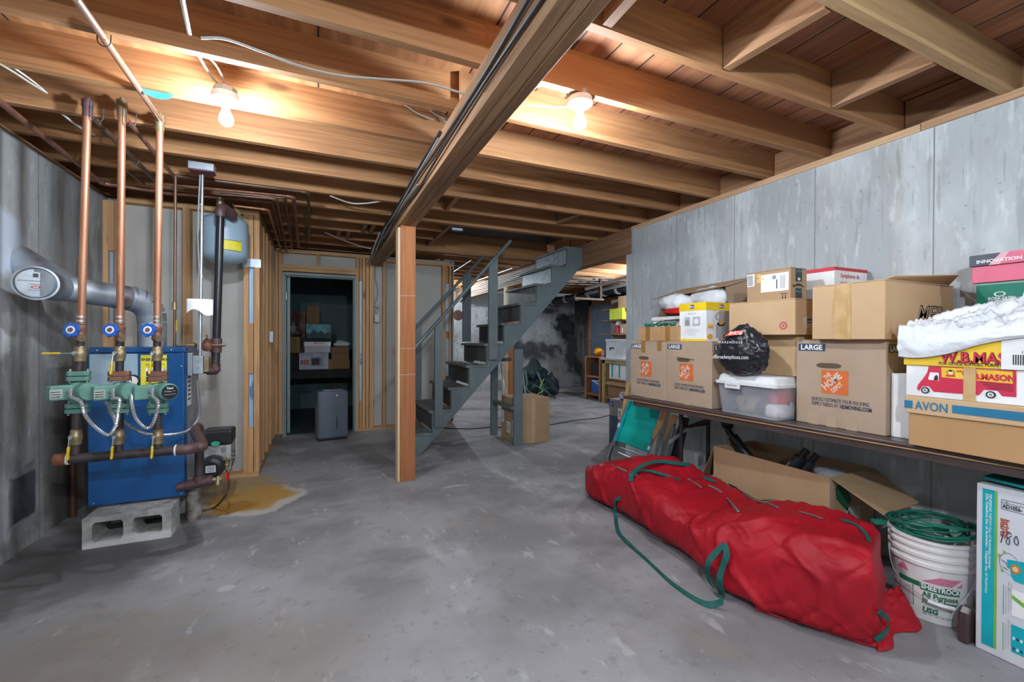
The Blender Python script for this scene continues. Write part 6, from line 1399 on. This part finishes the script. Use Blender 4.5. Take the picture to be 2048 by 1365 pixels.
# shoe boxes at the wall
X = 2.80
y0s = at(1952, 580, X=X).y; zg0, zg1 = at(1952, 612, X=X).z, at(1952, 568, X=X).z
cc_z = zt3+.0
t = carton('plain_box', 'kraft box half hidden behind the white bag, holding up the shoe boxes', X-.06, .5, TZ2+.001, 2.98, y0s+.02, zg0-.002, CARD_D)
t = thing('green_shoe_box', 'dark green shoe box under the pink one by the right wall', 'shoe box', (2.88, .8, zg0))
GS = mat('dark green shoe box card', (.0, .20, .13), .5); bx(X, .5, zg0, 2.985, y0s, zg1).done('box_body', GS, t, bevel=.003)
F_ = Face(t, (X-.0005, y0s, zg0), (0, -1, 0), ZA); F_.rect('lid_line', 0, zg1-zg0-.010, .6, .008, mat('pale green edge', (.25, .45, .36), .6), .001)
F_.text('lettering', 'KORK-EASE', .042, .022, .020, PAPER, bold=.015, w=.075); F_.disc('emblem', .078, .048, .011, PAPER, r2=.008, sx=1.7, lift=.0015, n=24); F_.text('lettering', '10', .142, .030, .026, PAPER, shear=.2, bold=.01)
zp1 = at(1943, 535, X=X-.01).z; zp2 = at(1938, 513, X=X-.02).z
t = thing('pink_shoe_box', 'pink shoe box with a dark lid, topmost by the right wall', 'shoe box', (2.88, .8, zg1))
PK = mat('pink card', (.78, .16, .26), .5); bx(X-.01, .5, zg1+.001, 2.985, at(1943, 560, X=X-.01).y, zp1).done('box_body', PK, t, bevel=.003)
yl = at(1938, 530, X=X-.02).y; bx(X-.02, .5, zp1, 2.985, yl, zp2).done('box_lid', mat('slate lid', (.075, .085, .12), .5), t, bevel=.003)
F_ = Face(t, (X-.0205, yl, zp1), (0, -1, 0), ZA); hh_ = zp2-zp1; F_.poly('pink_panel', [(.075, 0), (.6, 0), (.6, hh_), (.11, hh_)], PK, .001); F_.poly('light_panel', [(.065, 0), (.10, 0), (.13, hh_), (.105, hh_)], mat('light pink print', (.80, .45, .50), .5), .0012)
F_.text('lettering', 'INNOVATION HAS NO', .026, .012, .021, PAPER, bold=.03, w=.235)
# ================================================================ things on the floor at the right
from mathutils.bvhtree import BVHTree
# open tree box
X = 2.52; ya, yb, zt_ = 2.20, 1.445, .505
t = thing('tree_box', 'long open brown carton holding black tubes behind the red bag', 'box', (2.73, (ya+yb)/2, 0))
b = bx(X, yb, .001, X+.006, ya, zt_); b.box(2.93, yb, .001, 2.936, ya, zt_); b.box(X+.006, yb, .001, 2.93, yb+.006, zt_); b.box(X+.006, ya-.006, .001, 2.93, ya, zt_); b.box(X, yb, .001, 2.93, ya, .008)
b.done('carton_body', CARD, t)
slab([(X+.006, yb, zt_), (2.925, yb, zt_), (2.86, yb-.24, .40), (X+.03, yb-.235, .385)]).done('open_flap', CARD, t, solid=.006)
slab([(X+.01, ya, zt_), (2.92, ya, zt_), (2.90, ya+.12, .27), (X+.01, ya+.12, .25)]).done('open_flap', CD2, t, solid=.006)
F_ = faceY(t, X, yb, 0); GK = mat('dark green print', (.01, .10, .04), .6); 
F_.poly('green_print', [(.05, .44), (.10, .47), (.17, .40), (.20, .36), (.16, .30), (.12, .33), (.06, .38)], GK, .001)
F_.rect('hazard_label', .14, .24, .14, .075, mat('dull white print', (.45, .44, .42), .6), .001); F_.poly('hazard_print', [(.15, .25), (.20, .25), (.175, .305)], INK, .002); F_.poly('hazard_print', [(.165, .258), (.186, .258), (.175, .285)], bpy.data.materials['dull white print'], .003)
F_.rect('yellow_tape', .0, .195, .34, .014, mat('lime tape', (.45, .50, .06), .5), .001); F_.text('lettering', 'Order Code: 53-877828', .10, .14, .022, mat('faint brown print', (.14, .07, .03), .7), lift=.001)
F_.rect('clear_tape', .0, .0, .03, .50, TAPE_C, .0008)
def blacktube(label, p, q, r, name='plastic_tube'):
    t = thing(name, label, 'tube', V(q)); p, q = V(p), V(q)
    d = (p-q).normalized()
    B().cyl(q, p-d*.05, r, n=20).done('tube_body', BLACK, t, smooth=True, ang=50)
    B().cyl(p-d*.05, p+d*.01, r*.62, n=16).done('tube_neck', BLACK, t, smooth=True, ang=50); return t
blacktube('long black tube leaning out of the tree box, next to the table brace', at(1456, 862, X=2.70), at(1512, 935, X=2.74), .036)
b_ = at(1440, 845, X=2.74); blob((b_.x+.02, b_.y-.04, b_.z+.01), .055, (.7, .9, 1.2), BLACK, 'tube_hood', bpy.data.objects['plastic_tube'], .2, 2, seed=2, n=18)
blacktube('thick short black tube in the middle of the tree box', at(1612, 903, X=2.66), at(1572, 950, X=2.62), .034)
blacktube('thinner short black tube right of the thick one in the tree box', at(1632, 912, X=2.70), at(1596, 958, X=2.66), .028)
p = at(1660, 942, X=2.70); tag(blob((2.72, p.y, p.z-.03), .085, (.8, 1.1, .5), mat('clear film', (.55, .57, .60), .15, alpha=.5), 'clear_bag', None, .3, 3, seed=8, n=28, floor=.38), 'clear zip bag of small parts at the near end of the tree box', 'bag')
# ---------------------------------------------------------------- red bag
bag = thing('storage_bag', 'long red nylon tree storage bag with green straps lying on the floor', 'bag', (2.1, 1.85, 0))
SEC = [  # centre x, y, half width, height, squareness
    (2.130, 2.800, .205, .21, .30), (2.128, 2.785, .222, .285, .34), (2.135, 2.70, .235, .315, .45), (2.145, 2.50, .25, .345, .55), (2.14, 2.25, .272, .36, .6), (2.145, 2.0, .305, .345, .62), (2.155, 1.80, .315, .335, .62),
    (2.14, 1.62, .33, .375, .62), (2.13, 1.45, .325, .385, .60), (2.15, 1.30, .30, .385, .52), (2.19, 1.17, .255, .375, .42), (2.225, 1.10, .225, .36, .34), (2.235, 1.078, .20, .31, .30)]
path = [V((s_[0], s_[1], 0)) for s_ in SEC]
NS, NA = 150, 128
cen = spline(path, 18); prm = spline([V((s_[2], s_[3], s_[4])) for s_ in SEC], 18)
b = B(); rings = []
for k, (c, p_) in enumerate(zip(cen, prm)):
    d = (cen[min(k+1, len(cen)-1)]-cen[max(k-1, 0)]).normalized(); 
    # blend the axis so the end faces stay upright and square
    side = V((-d.y, d.x, 0)); s_ = k/(len(cen)-1)
    ring = []
    endf = min(1, min(s_, 1-s_)*9)
    for i in range(NA):
        a = 2*pi*i/NA; ca, sa = cos(a), sin(a)
        e = p_.z
        x = p_.x*math.copysign(abs(ca)**e, ca); z = p_.y*.5*(1+math.copysign(abs(sa)**(e*.9), sa))
        P = c+side*x+ZA*z
        # folds: soft swells, diagonal creases radiating from the pinched waist, fine wrinkles
        q = V((P.y*2.0+P.x*.8, a*1.1, 1.7)); sw = noise.noise(q)
        cr = abs(noise.noise(V((P.y*3.4-P.z*3.2+5, P.z*2.5+P.x*2.2, 4.1)))); cr2 = abs(noise.noise(V((P.y*6.5+P.z*6, P.x*5-P.z*4, 8.3)))); cr3 = abs(noise.noise(V((P.y*12-P.z*7, P.x*12+P.z*9, 2.3))))
        fold = .050*sw+.15*max(0, .13-cr)-.09*max(0, .12-cr2)*(.4+cr)+.05*max(0, .12-cr3)
        n_ = (side*ca*.9+ZA*sa).normalized()
        up = max(0, min(1, P.z/.06))
        P += n_*fold*(.35+.65*endf)*(up if sa < 0 else 1)
        if sa > .2: P.z += -.030*math.exp(-((P.y-1.79)/.10)**2)+.02*math.exp(-((P.y-2.42)/.12)**2)
        P.z = max(P.z, .004)
        ring.append(b.b.verts.new(P))
    rings.append(ring)
b.skinrings(rings, False)
for R_e in (rings[0], rings[-1]):
    cc = sum((v.co for v in R_e), V())/len(R_e); prev = R_e
    for s_ in (.85, .55, .25):
        nr = []
        for v in R_e:
            q = cc+(v.co-cc)*s_; q += V((0, (.02 if R_e is rings[0] else -.02)*(1-s_)+.02*noise.noise(q*9), 0)); q.z = max(q.z, .004); nr.append(b.b.verts.new(q))
        b.skinrings([prev, nr], False); prev = nr
    cv = b.b.verts.new(cc)
    for i in range(len(prev)): b.b.faces.new((prev[i], prev[(i+1) % len(prev)], cv))
bmesh.ops.recalc_face_normals(b.b, faces=b.b.faces[:])
bvh = BVHTree.FromBMesh(b.b)
b.done('bag_body', RED_F, bag, smooth=True, ang=180)
def hit(px, py, off=.006, fl=False):
    """point of the bag (or the floor) behind a pixel, lifted off the surface"""
    d = (CR*(px-1024)+CU*(682.5-py)+CF*FPX).normalized()
    h = bvh.ray_cast(V((0, 0, CAMH)), d)
    if h[0] is None and fl: return at(px, py, Z=.010), V((0, 0, 1))
    if h[0] is None:      # just past the silhouette: nearest point of the bag
        best = min((bvh.find_nearest(V((0, 0, CAMH))+d*(1.6+.04*k)) for k in range(60)), key=lambda r: r[3])
        return best[0]+best[1]*off, best[1]
    return h[0]+h[1]*off, h[1]
def webb(name, pxs, wid, m, th=.003, smooth=5, lifts=None, wd=None, fl=False):
    P_, W_s = [], []
    hs = [hit(*q, off=.006+(lifts[k] if lifts else 0), fl=fl) for k, q in enumerate(pxs)]
    for k, (p, n) in enumerate(hs):
        a, c = hs[max(k-1, 0)][0], hs[min(k+1, len(hs)-1)][0]; dd = (c-a).normalized(); wv = dd.cross(n if n.length else ZA)
        if wv.length < .05: wv = dd.cross(ZA)
        wv.normalize()
        if W_s and wv.dot(W_s[-1]) < 0: wv = -wv
        P_.append(p); W_s.append(V(wd) if wd else wv)
    return B().strip(P_, W_s, wid, th, smooth).done(name, m, bag, smooth=True, ang=50)
webb('zip', [(1225, 932), (1250, 943), (1275, 954)], .012, ZIP, .004); webb('zip', [(1376, 960), (1390, 968), (1403, 978)], .012, ZIP, .004)
webb('zip', [(1417, 973), (1437, 983), (1455, 1000), (1477, 1026)], .013, ZIP, .005); webb('zip', [(1518, 1006), (1538, 1010), (1556, 1018)], .011, ZIP, .004); webb('zip', [(1600, 1026), (1625, 1033), (1645, 1040)], .010, ZIP, .004)
webb('zip', [(1682, 1043), (1700, 1047), (1716, 1056), (1730, 1070), (1738, 1086)], .014, GRN_W, .005)
webb('webbing_handle', [(1262, 964), (1268, 952), (1290, 939), (1318, 930), (1348, 930), (1378, 932)], .034, GRN_W, lifts=[0, .02, .03, .02, .01, .0])
webb('webbing_handle', [(1264, 960), (1278, 950), (1297, 947), (1330, 953), (1362, 963)], .022, GRN_W, lifts=[.01, .02, .012, .004, 0])
webb('webbing_handle', [(1405, 957), (1418, 961), (1432, 966)], .024, GRN_W); webb('webbing_handle', [(1463, 965), (1476, 973), (1490, 981), (1514, 985), (1540, 983)], .022, GRN_W)
webb('side_strap', [(1243, 997), (1234, 1003), (1231, 1033), (1236, 1063), (1252, 1082), (1266, 1096)], .024, GRN_W, lifts=[0, .01, .012, .015, .02, .004], fl=True)
webb('side_strap', [(1240, 1042), (1244, 1052), (1246, 1062)], .026, GRN_W)
fl_pts = [at(1262, 1092, Z=.012), at(1291, 1118, Z=.006), at(1338, 1162, Z=.006), at(1382, 1194, Z=.006), at(1412, 1209, Z=.010), at(1430, 1209, Z=.02), at(1447, 1203, Z=.045)]
B().strip(fl_pts, [V((.7, .6, 0)), V((.75, .6, 0)), V((.8, .55, 0)), V((.75, .5, .2)), V((.5, .5, .5)), V((.3, .3, .8)), V((.1, .2, 1))], .030, .003, 6).done('floor_strap', GRN_W, bag, smooth=True, ang=50)
webb('side_strap', [(1449, 1203), (1440, 1180), (1428, 1152), (1424, 1130), (1435, 1108), (1452, 1090)], .028, GRN_W, lifts=[.03, .035, .03, .03, .02, .005])
webb('side_strap', [(1452, 1090), (1457, 1110), (1452, 1138), (1444, 1160), (1447, 1185)], .030, GRN_W, lifts=[.006, .016, .02, .022, .024])
webb('end_strap', [(1753, 1219), (1762, 1237), (1756, 1258), (1746, 1276)], .022, GRN_W, lifts=[.01, .02, .02, .01])
# loose end flaps of the bag on the floor
def flapf(u, v):
    a, c, d, e = V((2.21, 1.13, .055)), V((2.46, 1.10, .10)), V((2.04, .985, .006)), V((2.395, 1.005, .006))
    p = (a*(1-u)+c*u)*(1-v)+(d*(1-u)+e*u)*v
    p.z += .040*abs(noise.noise(V((u*5, v*4, 3))))*(1-v*.7)+.03*sin(pi*u)*(1-v)*.6; p.z = max(p.z, .004); p.y -= .02*sin(u*9)*v
    return p
B().sheet(flapf, 28, 20).done('end_flap', RED_F, bag, smooth=True, solid=.003, ang=180)
def flapg(u, v):
    a, c, d, e = V((1.86, 1.46, .05)), V((2.16, 1.11, .07)), V((1.835, 1.36, .005)), V((2.06, .985, .005))
    p = (a*(1-u)+c*u)*(1-v)+(d*(1-u)+e*u)*v; p.z += .02*abs(noise.noise(V((u*9, v*4, 6)))); p.z = max(p.z, .004); return p
B().sheet(flapg, 28, 10).done('end_flap', RED_F, bag, smooth=True, solid=.003, ang=180)
# ---------------------------------------------------------------- joint compound bucket
bc = V((2.588, 1.045, 0)); 
t = thing('compound_bucket', 'white joint compound bucket with red and green printing, cord coiled on top', 'bucket', bc)
r0, r1, bh = .128, .146, .365
rr_ = lambda z: r0+(r1-r0)*z/bh
b = B().lathe([(0, 0), (r0-.004, 0), (r0, .004), (rr_(.245), .245), (rr_(.245)+.010, .247), (rr_(.26)+.010, .262), (rr_(.26)+.001, .266), (rr_(.28)+.001, .283), (rr_(.28)+.009, .285), (rr_(.30)+.009, .299), (rr_(.30)+.001, .303), (rr_(.32)+.001, .318), (rr_(.32)+.008, .320), (rr_(.34)+.008, .332), (rr_(.34)+.001, .336), (r1+.001, .352), (r1+.009, .354), (r1+.008, .366), (r1-.004, .366), (r1-.006, .340), (r0-.004, .008), (0, .006)], bc, ZA, 64)
bbo = b.done('bucket_body', BUCK, t, smooth=True, ang=35)
TH0 = math.atan2(-bc.y, -bc.x)
def cylmap(me, lift, par_inv):
    for v in me.vertices:
        u, z, d = v.co.x, v.co.y, v.co.z; r_ = rr_(z)+lift+max(0, d); th = TH0+u/.137
        v.co = par_inv @ V((bc.x+r_*cos(th), bc.y+r_*sin(th), z))
def cyltext(s_, u, z, size, m, bold=0, sx=1., lift=.0016, name='lettering', shear=0):
    cu = bpy.data.curves.new(name, 'FONT'); cu.body = s_; cu.size = size; cu.extrude = .0001; cu.offset = bold*size; cu.resolution_u = 2; cu.shear = shear
    tmp = bpy.data.objects.new('tmp', cu); COL.objects.link(tmp); dg = bpy.context.evaluated_depsgraph_get(); me = bpy.data.meshes.new_from_object(tmp.evaluated_get(dg)); bpy.data.objects.remove(tmp); bpy.data.curves.remove(cu)
    bm = bmesh.new(); bm.from_mesh(me); bmesh.ops.triangulate(bm, faces=bm.faces[:]); bm.to_mesh(me); bm.free()
    for v in me.vertices: v.co.x = v.co.x*sx+u; v.co.y += z
    cylmap(me, lift, mw(t).inverted()); me.materials.clear(); me.materials.append(m)
    o = bpy.data.objects.new(name, me); COL.objects.link(o); o.parent = bbo; MW[o.name] = mw(t)
def cylpoly(name, quads, m, lift=.001):
    b = B()
    for (ua, za, ub, zb_, sh) in quads:       # parallelograms, sheared by sh at the top
        n = max(2, int(abs(ub-ua)/.006)); R0, R1 = [], []
        for k in range(n+1):
            u = ua+(ub-ua)*k/n
            for z, L, s_ in ((za, R0, 0), (zb_, R1, sh)):
                th = TH0+(u+s_)/.137; r_ = rr_(z)+lift; L.append(b.b.verts.new((bc.x+r_*cos(th), bc.y+r_*sin(th), z)))
        for k in range(n): b.b.faces.new((R0[k], R0[k+1], R1[k+1], R1[k]))
    b.done(name, m, bbo, smooth=True)
cylpoly('green_banner', [(-.035, .140, .100, .170, 0), (-.120, .150, -.036, .172, 0)], GRN_PR)
cyltext('SHEETROCK', -.032, .1475, .031, PAPER, .03, .76)
cylpoly('magenta_stripes', [(-.030+.010*k, .180+.0056*k, .068+.006*k, .1836+.0056*k, .006) for k in range(6)]+[(-.125+.004*k, .200+.0052*k, -.075-.003*k, .2036+.0052*k, -.004) for k in range(6)]+[(.085+.006*k, .180+.0056*k, .105, .1836+.0056*k, .004) for k in range(4)], MAG)
cyltext('All Purpose', -.028, .113, .032, GRN_PR, .03, .80); cyltext('Joint Compound', -.028, .090, .032, GRN_PR, .03, .74); cyltext('Ready-Mixed/Non-Asbestos', -.028, .080, .012, GRN_PR, 0, .8); cyltext('USG', -.028, .044, .032, GRN_PR, .05, .85, shear=.15); cyltext('NET WT. 61.7 LB. (28 kg)', -.028, .032, .012, GRN_PR, 0, .85)
cylpoly('side_panel_frame', [(-.118, .055, -.115, .148, 0), (-.062, .055, -.059, .148, 0), (-.118, .055, -.059, .058, 0)], GRN_PR); cylpoly('fine_print', [(-.110, .064+.0075*k, -.068, .067+.0075*k, 0) for k in range(10)], CBLG)
cylpoly('fine_print', [(-.120, .176+.006*k, -.085, .178+.006*k, 0) for k in range(4)], CBLG)
# wire bail with its white grip, hanging in front
def cp_(u, z, lift): th = TH0+u/.137; r_ = rr_(z)+lift; return V((bc.x+r_*cos(th), bc.y+r_*sin(th), z))
B().tube([cp_(-.175, .262, .012), cp_(-.13, .19, .02), cp_(-.07, .145, .03), cp_(.0, .112, .035)], .0022, 6, 6).done('bail_wire', STEEL, t, smooth=True); B().tube([cp_(.062, .104, .035), cp_(.075, .12, .032), cp_(.13, .19, .02), cp_(.185, .262, .012)], .0022, 6, 6).done('bail_wire', STEEL, t, smooth=True)
B().tube([cp_(-.008, .112, .035), cp_(.025, .107, .036), cp_(.062, .103, .035)], .0085, 12, 4).done('bail_grip', WHITE, t, smooth=True)
# green cord coiled on top
b = B(); pts = []
rnd = random.Random(4)
for k in range(150):
    a = k*2*pi/15; lp = k//15; rad_ = .128+.018*sin(a*1.0+lp)+.006*rnd.uniform(-1, 1); zc = .378+.005*lp+.018*sin(a+1.1+lp*.35)+.0
    cx_, cy_ = bc.x-.005+.022*cos(lp*1.3), bc.y+.022*sin(lp*1.3)
    pts.append(V((cx_+rad_*cos(a), cy_+rad_*sin(a)*.98, max(.372, zc))))
b.tube(pts, .0046, 8, 3)
t2 = thing('coiled_extension_cord', 'dark green extension cord coiled over the rim of the white bucket', 'cord', (bc.x, bc.y, .37))
b.done('cord', GRN_C, t2, smooth=True)
pts = [V((bc.x+(.05+.05*noise.noise(V((k*.3, 0, 0))))*cos(k*.9), bc.y+(.07+.04*noise.noise(V((0, k*.3, 0))))*sin(k*.9), .362+.012*noise.noise(V((k*.5, 3, 1))))) for k in range(36)]
B().tube(pts, .0046, 8, 4).done('cord', GRN_C, t2, smooth=True)
pl_ = at(1756, 1046, Z=.385); B().bar(pl_+V((-.01, .015, .0)), pl_+V((.045, -.005, .0)), .030, .020).done('cord_socket', GRN_C, t2, bevel=.004)
pl_ = V((bc.x-.03, bc.y-.03, .385)); B().cyl(pl_, pl_+V((.05, -.02, .005)), .012, .009).done('cord_plug', GRN_C, t2, smooth=True)
pts = [(bc.x-.08, bc.y+.06, .39), (bc.x-.02, bc.y+.11, .41), (bc.x+.06, bc.y+.06, .43), (bc.x+.12, bc.y-.04, .42), (bc.x+.10, bc.y-.12, .39), (bc.x+.02, bc.y-.15, .378)]
B().tube(pts, .0046, 8, 6).done('cord', GRN_C, t2, smooth=True)
# ---------------------------------------------------------------- baby jumper box at the right edge
X = 2.443; y1_ = .845; zt_ = .672
t = thing('toy_box', 'white and teal printed toy carton standing at the right edge of the picture', 'box', (X+.1, .5, 0))
WB = mat('white toy carton', (.66, .69, .73), .5, col2=(.62, .65, .70), ns=2)
bx(X, .43, .001, X+.22, y1_, zt_).done('carton_body', WB, t, bevel=.004)
F_ = faceX(t, X, y1_, 0)
F_.o = F_.o+F_.u*(-.008); F_.u = F_.u*.58
F_.rect('teal_band', .045, .03, .060, .625, TEAL_B); F_.rect('lime_band', .105, .03, .012, .625, LIME_PR)
for k, (s_, u_) in enumerate((('FINDING NEMO Sea of Activities Jumper', .078), ('Silla Saltadora Sea of Activities - Youpala Sea of Activities', .062))): F_.text('lettering', s_, u_, .638, .0185, PAPER, rot=-pi/2, shear=.15, bold=.01, w=.30 if k == 0 else .40)
DRP = mat('brown red print', (.50, .07, .02), .6)
for s_, u_ in (('bright', .152), ('starts', .134)): F_.text('lettering', s_, u_, .555, .032, DRP, rot=-pi/2, bold=.03)
F_.text('lettering', 'AD1056-', .142, .596, .024, INK, bold=.02); 
for q in ((.136, .590, .12, .0015), (.136, .627, .12, .0015), (.136, .590, .0015, .038), (.136, .616, .12, .001)): F_.rect('print_frame', *q, INK)
F_.text('lettering', 'DC', .155, .618, .009, INK)
B().tube([F_.pt(u, z, .0015) for u, z in ((.135, .458), (.142, .478), (.146, .500), (.150, .505))], .0014, 5, 4).done('handwriting', NAVY, t); B().tube([F_.pt(u, z, .0015) for u, z in ((.185, .500), (.172, .508), (.163, .490), (.176, .478), (.172, .458), (.160, .466), (.168, .482), (.185, .496))], .0014, 5, 4).done('handwriting', NAVY, t); B().tube([F_.pt(u, z, .0015) for u, z in ((.205, .500), (.196, .480), (.208, .465), (.216, .480), (.207, .500))], .0014, 5, 4).done('handwriting', NAVY, t)
B().tube([F_.pt(.175+.046*cos(a), .385+.040*sin(a), .001) for a in [pi*.1+k*pi*1.8/14 for k in range(15)]], .0012, 5, 3).done('picture_wire', STEEL, t)
for u_, z_ in ((.128, .405), (.142, .350), (.152, .425)): F_.disc('picture_knob', u_, z_, .006, LIME_PR, lift=.002, n=16)
F_.poly('picture_toy', [(.166, .40), (.30, .415), (.30, .325), (.20, .325), (.185, .34), (.180, .365), (.165, .37)], TEAL_B, .0015)
F_.disc('picture_detail', .205, .372, .018, mat('warm picture print', (.60, .22, .06), .6), lift=.003, sx=1.3, n=20); F_.disc('picture_detail', .205, .372, .010, mat('pale picture print', (.80, .62, .30), .6), lift=.004, sx=1.3, n=20)
B().tube([F_.pt(u, z, .002) for u, z in ((.140, .392), (.155, .388), (.168, .378))], .0022, 5, 3).done('picture_part', CBLG, t); B().tube([F_.pt(u, z, .002) for u, z in ((.146, .366), (.158, .364), (.168, .360))], .0022, 5, 3).done('picture_part', CBLG, t)
for z_, h_ in ((.14, .13), (-.0, .12)):
    for k in range(4): F_.rect('fine_print', .148+.012*k, .04+z_+.01*k, .003, h_*(.9-.1*(k % 2)), GRP if k != 0 else LIME_PR, .001)
F_.disc('lime_mark', .175, .285, .004, LIME_PR, r2=.0025, lift=.0015, n=12); F_.rect('picture_panel', .188, .19, .12, .10, PAPER, .0015); F_.poly('lime_swirl', [(.19, .27), (.30, .235), (.30, .215), (.19, .255)], LIME_PR, .0022); F_.rect('blue_panel', .188, .05, .12, .105, TEAL_B, .0015)
for k in range(6): F_.disc('panel_motif', .20+.017*(k % 3), .065+.04*(k//3), .006, (NAVY, PAPER)[k % 2], lift=.003, n=12)
b = B().obox((X+.10, .64, .687), (0, 1, .05), (1, 0, .0), (0, -.05, 1), .19, .09, .006).done('board_game', mat('teal board', (.0, .24, .26), .5), None, bevel=.002); tag(b, 'thin teal board lying on top of the white toy carton', 'board')
b = B().prism([(0, 0), (.075, 0), (.075, .10), (.07, .125), (.05, .145), (.025, .145), (.006, .125), (0, .10)], (2.425, .895, .001), (.9, -.1, 0), ZA, (0, -1, 0), .035)
b = b.done('chair_foot', mat('brown tube plastic', (.07, .042, .045), .3), None, bevel=.008); tag(b, 'rounded brown plastic end piece between the bucket and the toy carton', 'foot')
# ---------------------------------------------------------------- folded beach chairs
t = thing('folding_chair', 'folded teal beach chair with wooden arms leaning under the far table end', 'chair', at(1262, 930, Z=0))
q1, q2, q3, q4 = at(1258, 800, Z=.72), at(1324, 821, Z=.685), at(1296, 907, Z=.27), at(1228, 881, Z=.33)
nn = (q2-q1).cross(q4-q1).normalized()
if nn.x > 0: nn = -nn
def fab(u, v):
    p = (q1*(1-u)+q2*u)*(1-v)+(q4*(1-u)+q3*u)*v
    return p-nn*(.012*sin(pi*u)+.006*sin(v*14))
B().sheet(fab, 12, 40).done('seat_fabric', TEAL_CH, t, smooth=True, solid=.004)
for a, c in ((q1, q4), (q2, q3)): 
    e_ = (q2-q1).normalized()*(.018 if a is q1 else -.018); B().strip([a+e_+nn*.004, c+e_+nn*.004], (q2-q1), .035, .003).done('fabric_hem', TURQ, t)
    B().cyl(a-(c-a)*.02, c+(c-a)*.45, .0105).done('frame_tube', CHROME, t, smooth=True)
for px0, py0, px1, py1, z0, z1, w0 in ((1256, 769, 1240, 856, .86, .45, .05), (1335, 824, 1309, 884, .70, .38, .06)):
    a, c = at(px0, py0, Z=z0), at(px1, py1, Z=z1); a += nn*.015 if px0 > 1300 else -nn*.02; c += nn*.015 if px0 > 1300 else -nn*.02
    w_ = (q2-q1).normalized(); B().prism([(-w0*.5, -.02), (w0*.5, -.02), (w0*.55, (c-a).length*.5), (w0*.25, (c-a).length*.8), (w0*.2, (c-a).length), (-w0*.3, (c-a).length), (-w0*.5, (c-a).length*.6)], a, w_, (c-a).normalized(), nn, .018).done('arm', ARMW, t, bevel=.006)
for u_, v_ in ((0, .62), (1, .86)): p = (q1*(1-u_)+q2*u_)*(1-v_)+(q4*(1-u_)+q3*u_)*v_; B().obox(p+nn*.008, (q2-q1), (q1-q4), nn, .012, .022, .006).done('clip', WHITE, t, bevel=.003)
B().tube([at(1232, 880, Z=.33), at(1222, 905, Z=.2), at(1218, 930, Z=.05), at(1228, 945, Z=.02), at(1240, 930, Z=.06)], .010, 10, 5).done('frame_foot', CHROME, t, smooth=True)
B().tube([at(1226, 893, Z=.30), at(1219, 915, Z=.15), at(1222, 926, Z=.08), at(1232, 932, Z=.03)], .006, 8, 5).done('carry_strap', BLACK, t, smooth=True)
B().cyl(at(1236, 905, Z=.2), at(1305, 935, Z=.12), .010).cyl(at(1240, 895, Z=.25), at(1300, 915, Z=.2), .008).done('cross_tube', CHROME, t, smooth=True)
t = thing('folding_chair', 'second folded beach chair behind the teal one, showing one wooden arm', 'chair', at(1345, 935, Z=0)+V((.05, 0, 0)))
a, c = at(1352, 831, Z=.68), at(1331, 882, Z=.40); w_ = (q2-q1).normalized()
B().prism([(-.03, 0), (.03, 0), (.03, .12), (.012, .2), (.008, (c-a).length), (-.02, (c-a).length), (-.03, .16)], a, w_, (c-a).normalized(), nn, .018).done('arm', ARMW, t, bevel=.006)
B().cyl(at(1349, 850, Z=.58), at(1330, 925, Z=.18), .011).cyl(at(1323, 869, Z=.47), at(1310, 915, Z=.22), .010).done('frame_tube', CHROME, t, smooth=True)
q1b, q2b, q3b, q4b = at(1362, 835, Z=.66), at(1378, 838, Z=.65), at(1360, 930, Z=.14), at(1338, 925, Z=.18)
slab([q1b, q2b, q3b, q4b]).done('seat_fabric', mat('navy fabric', (.02, .03, .05), .7), t, solid=.01)
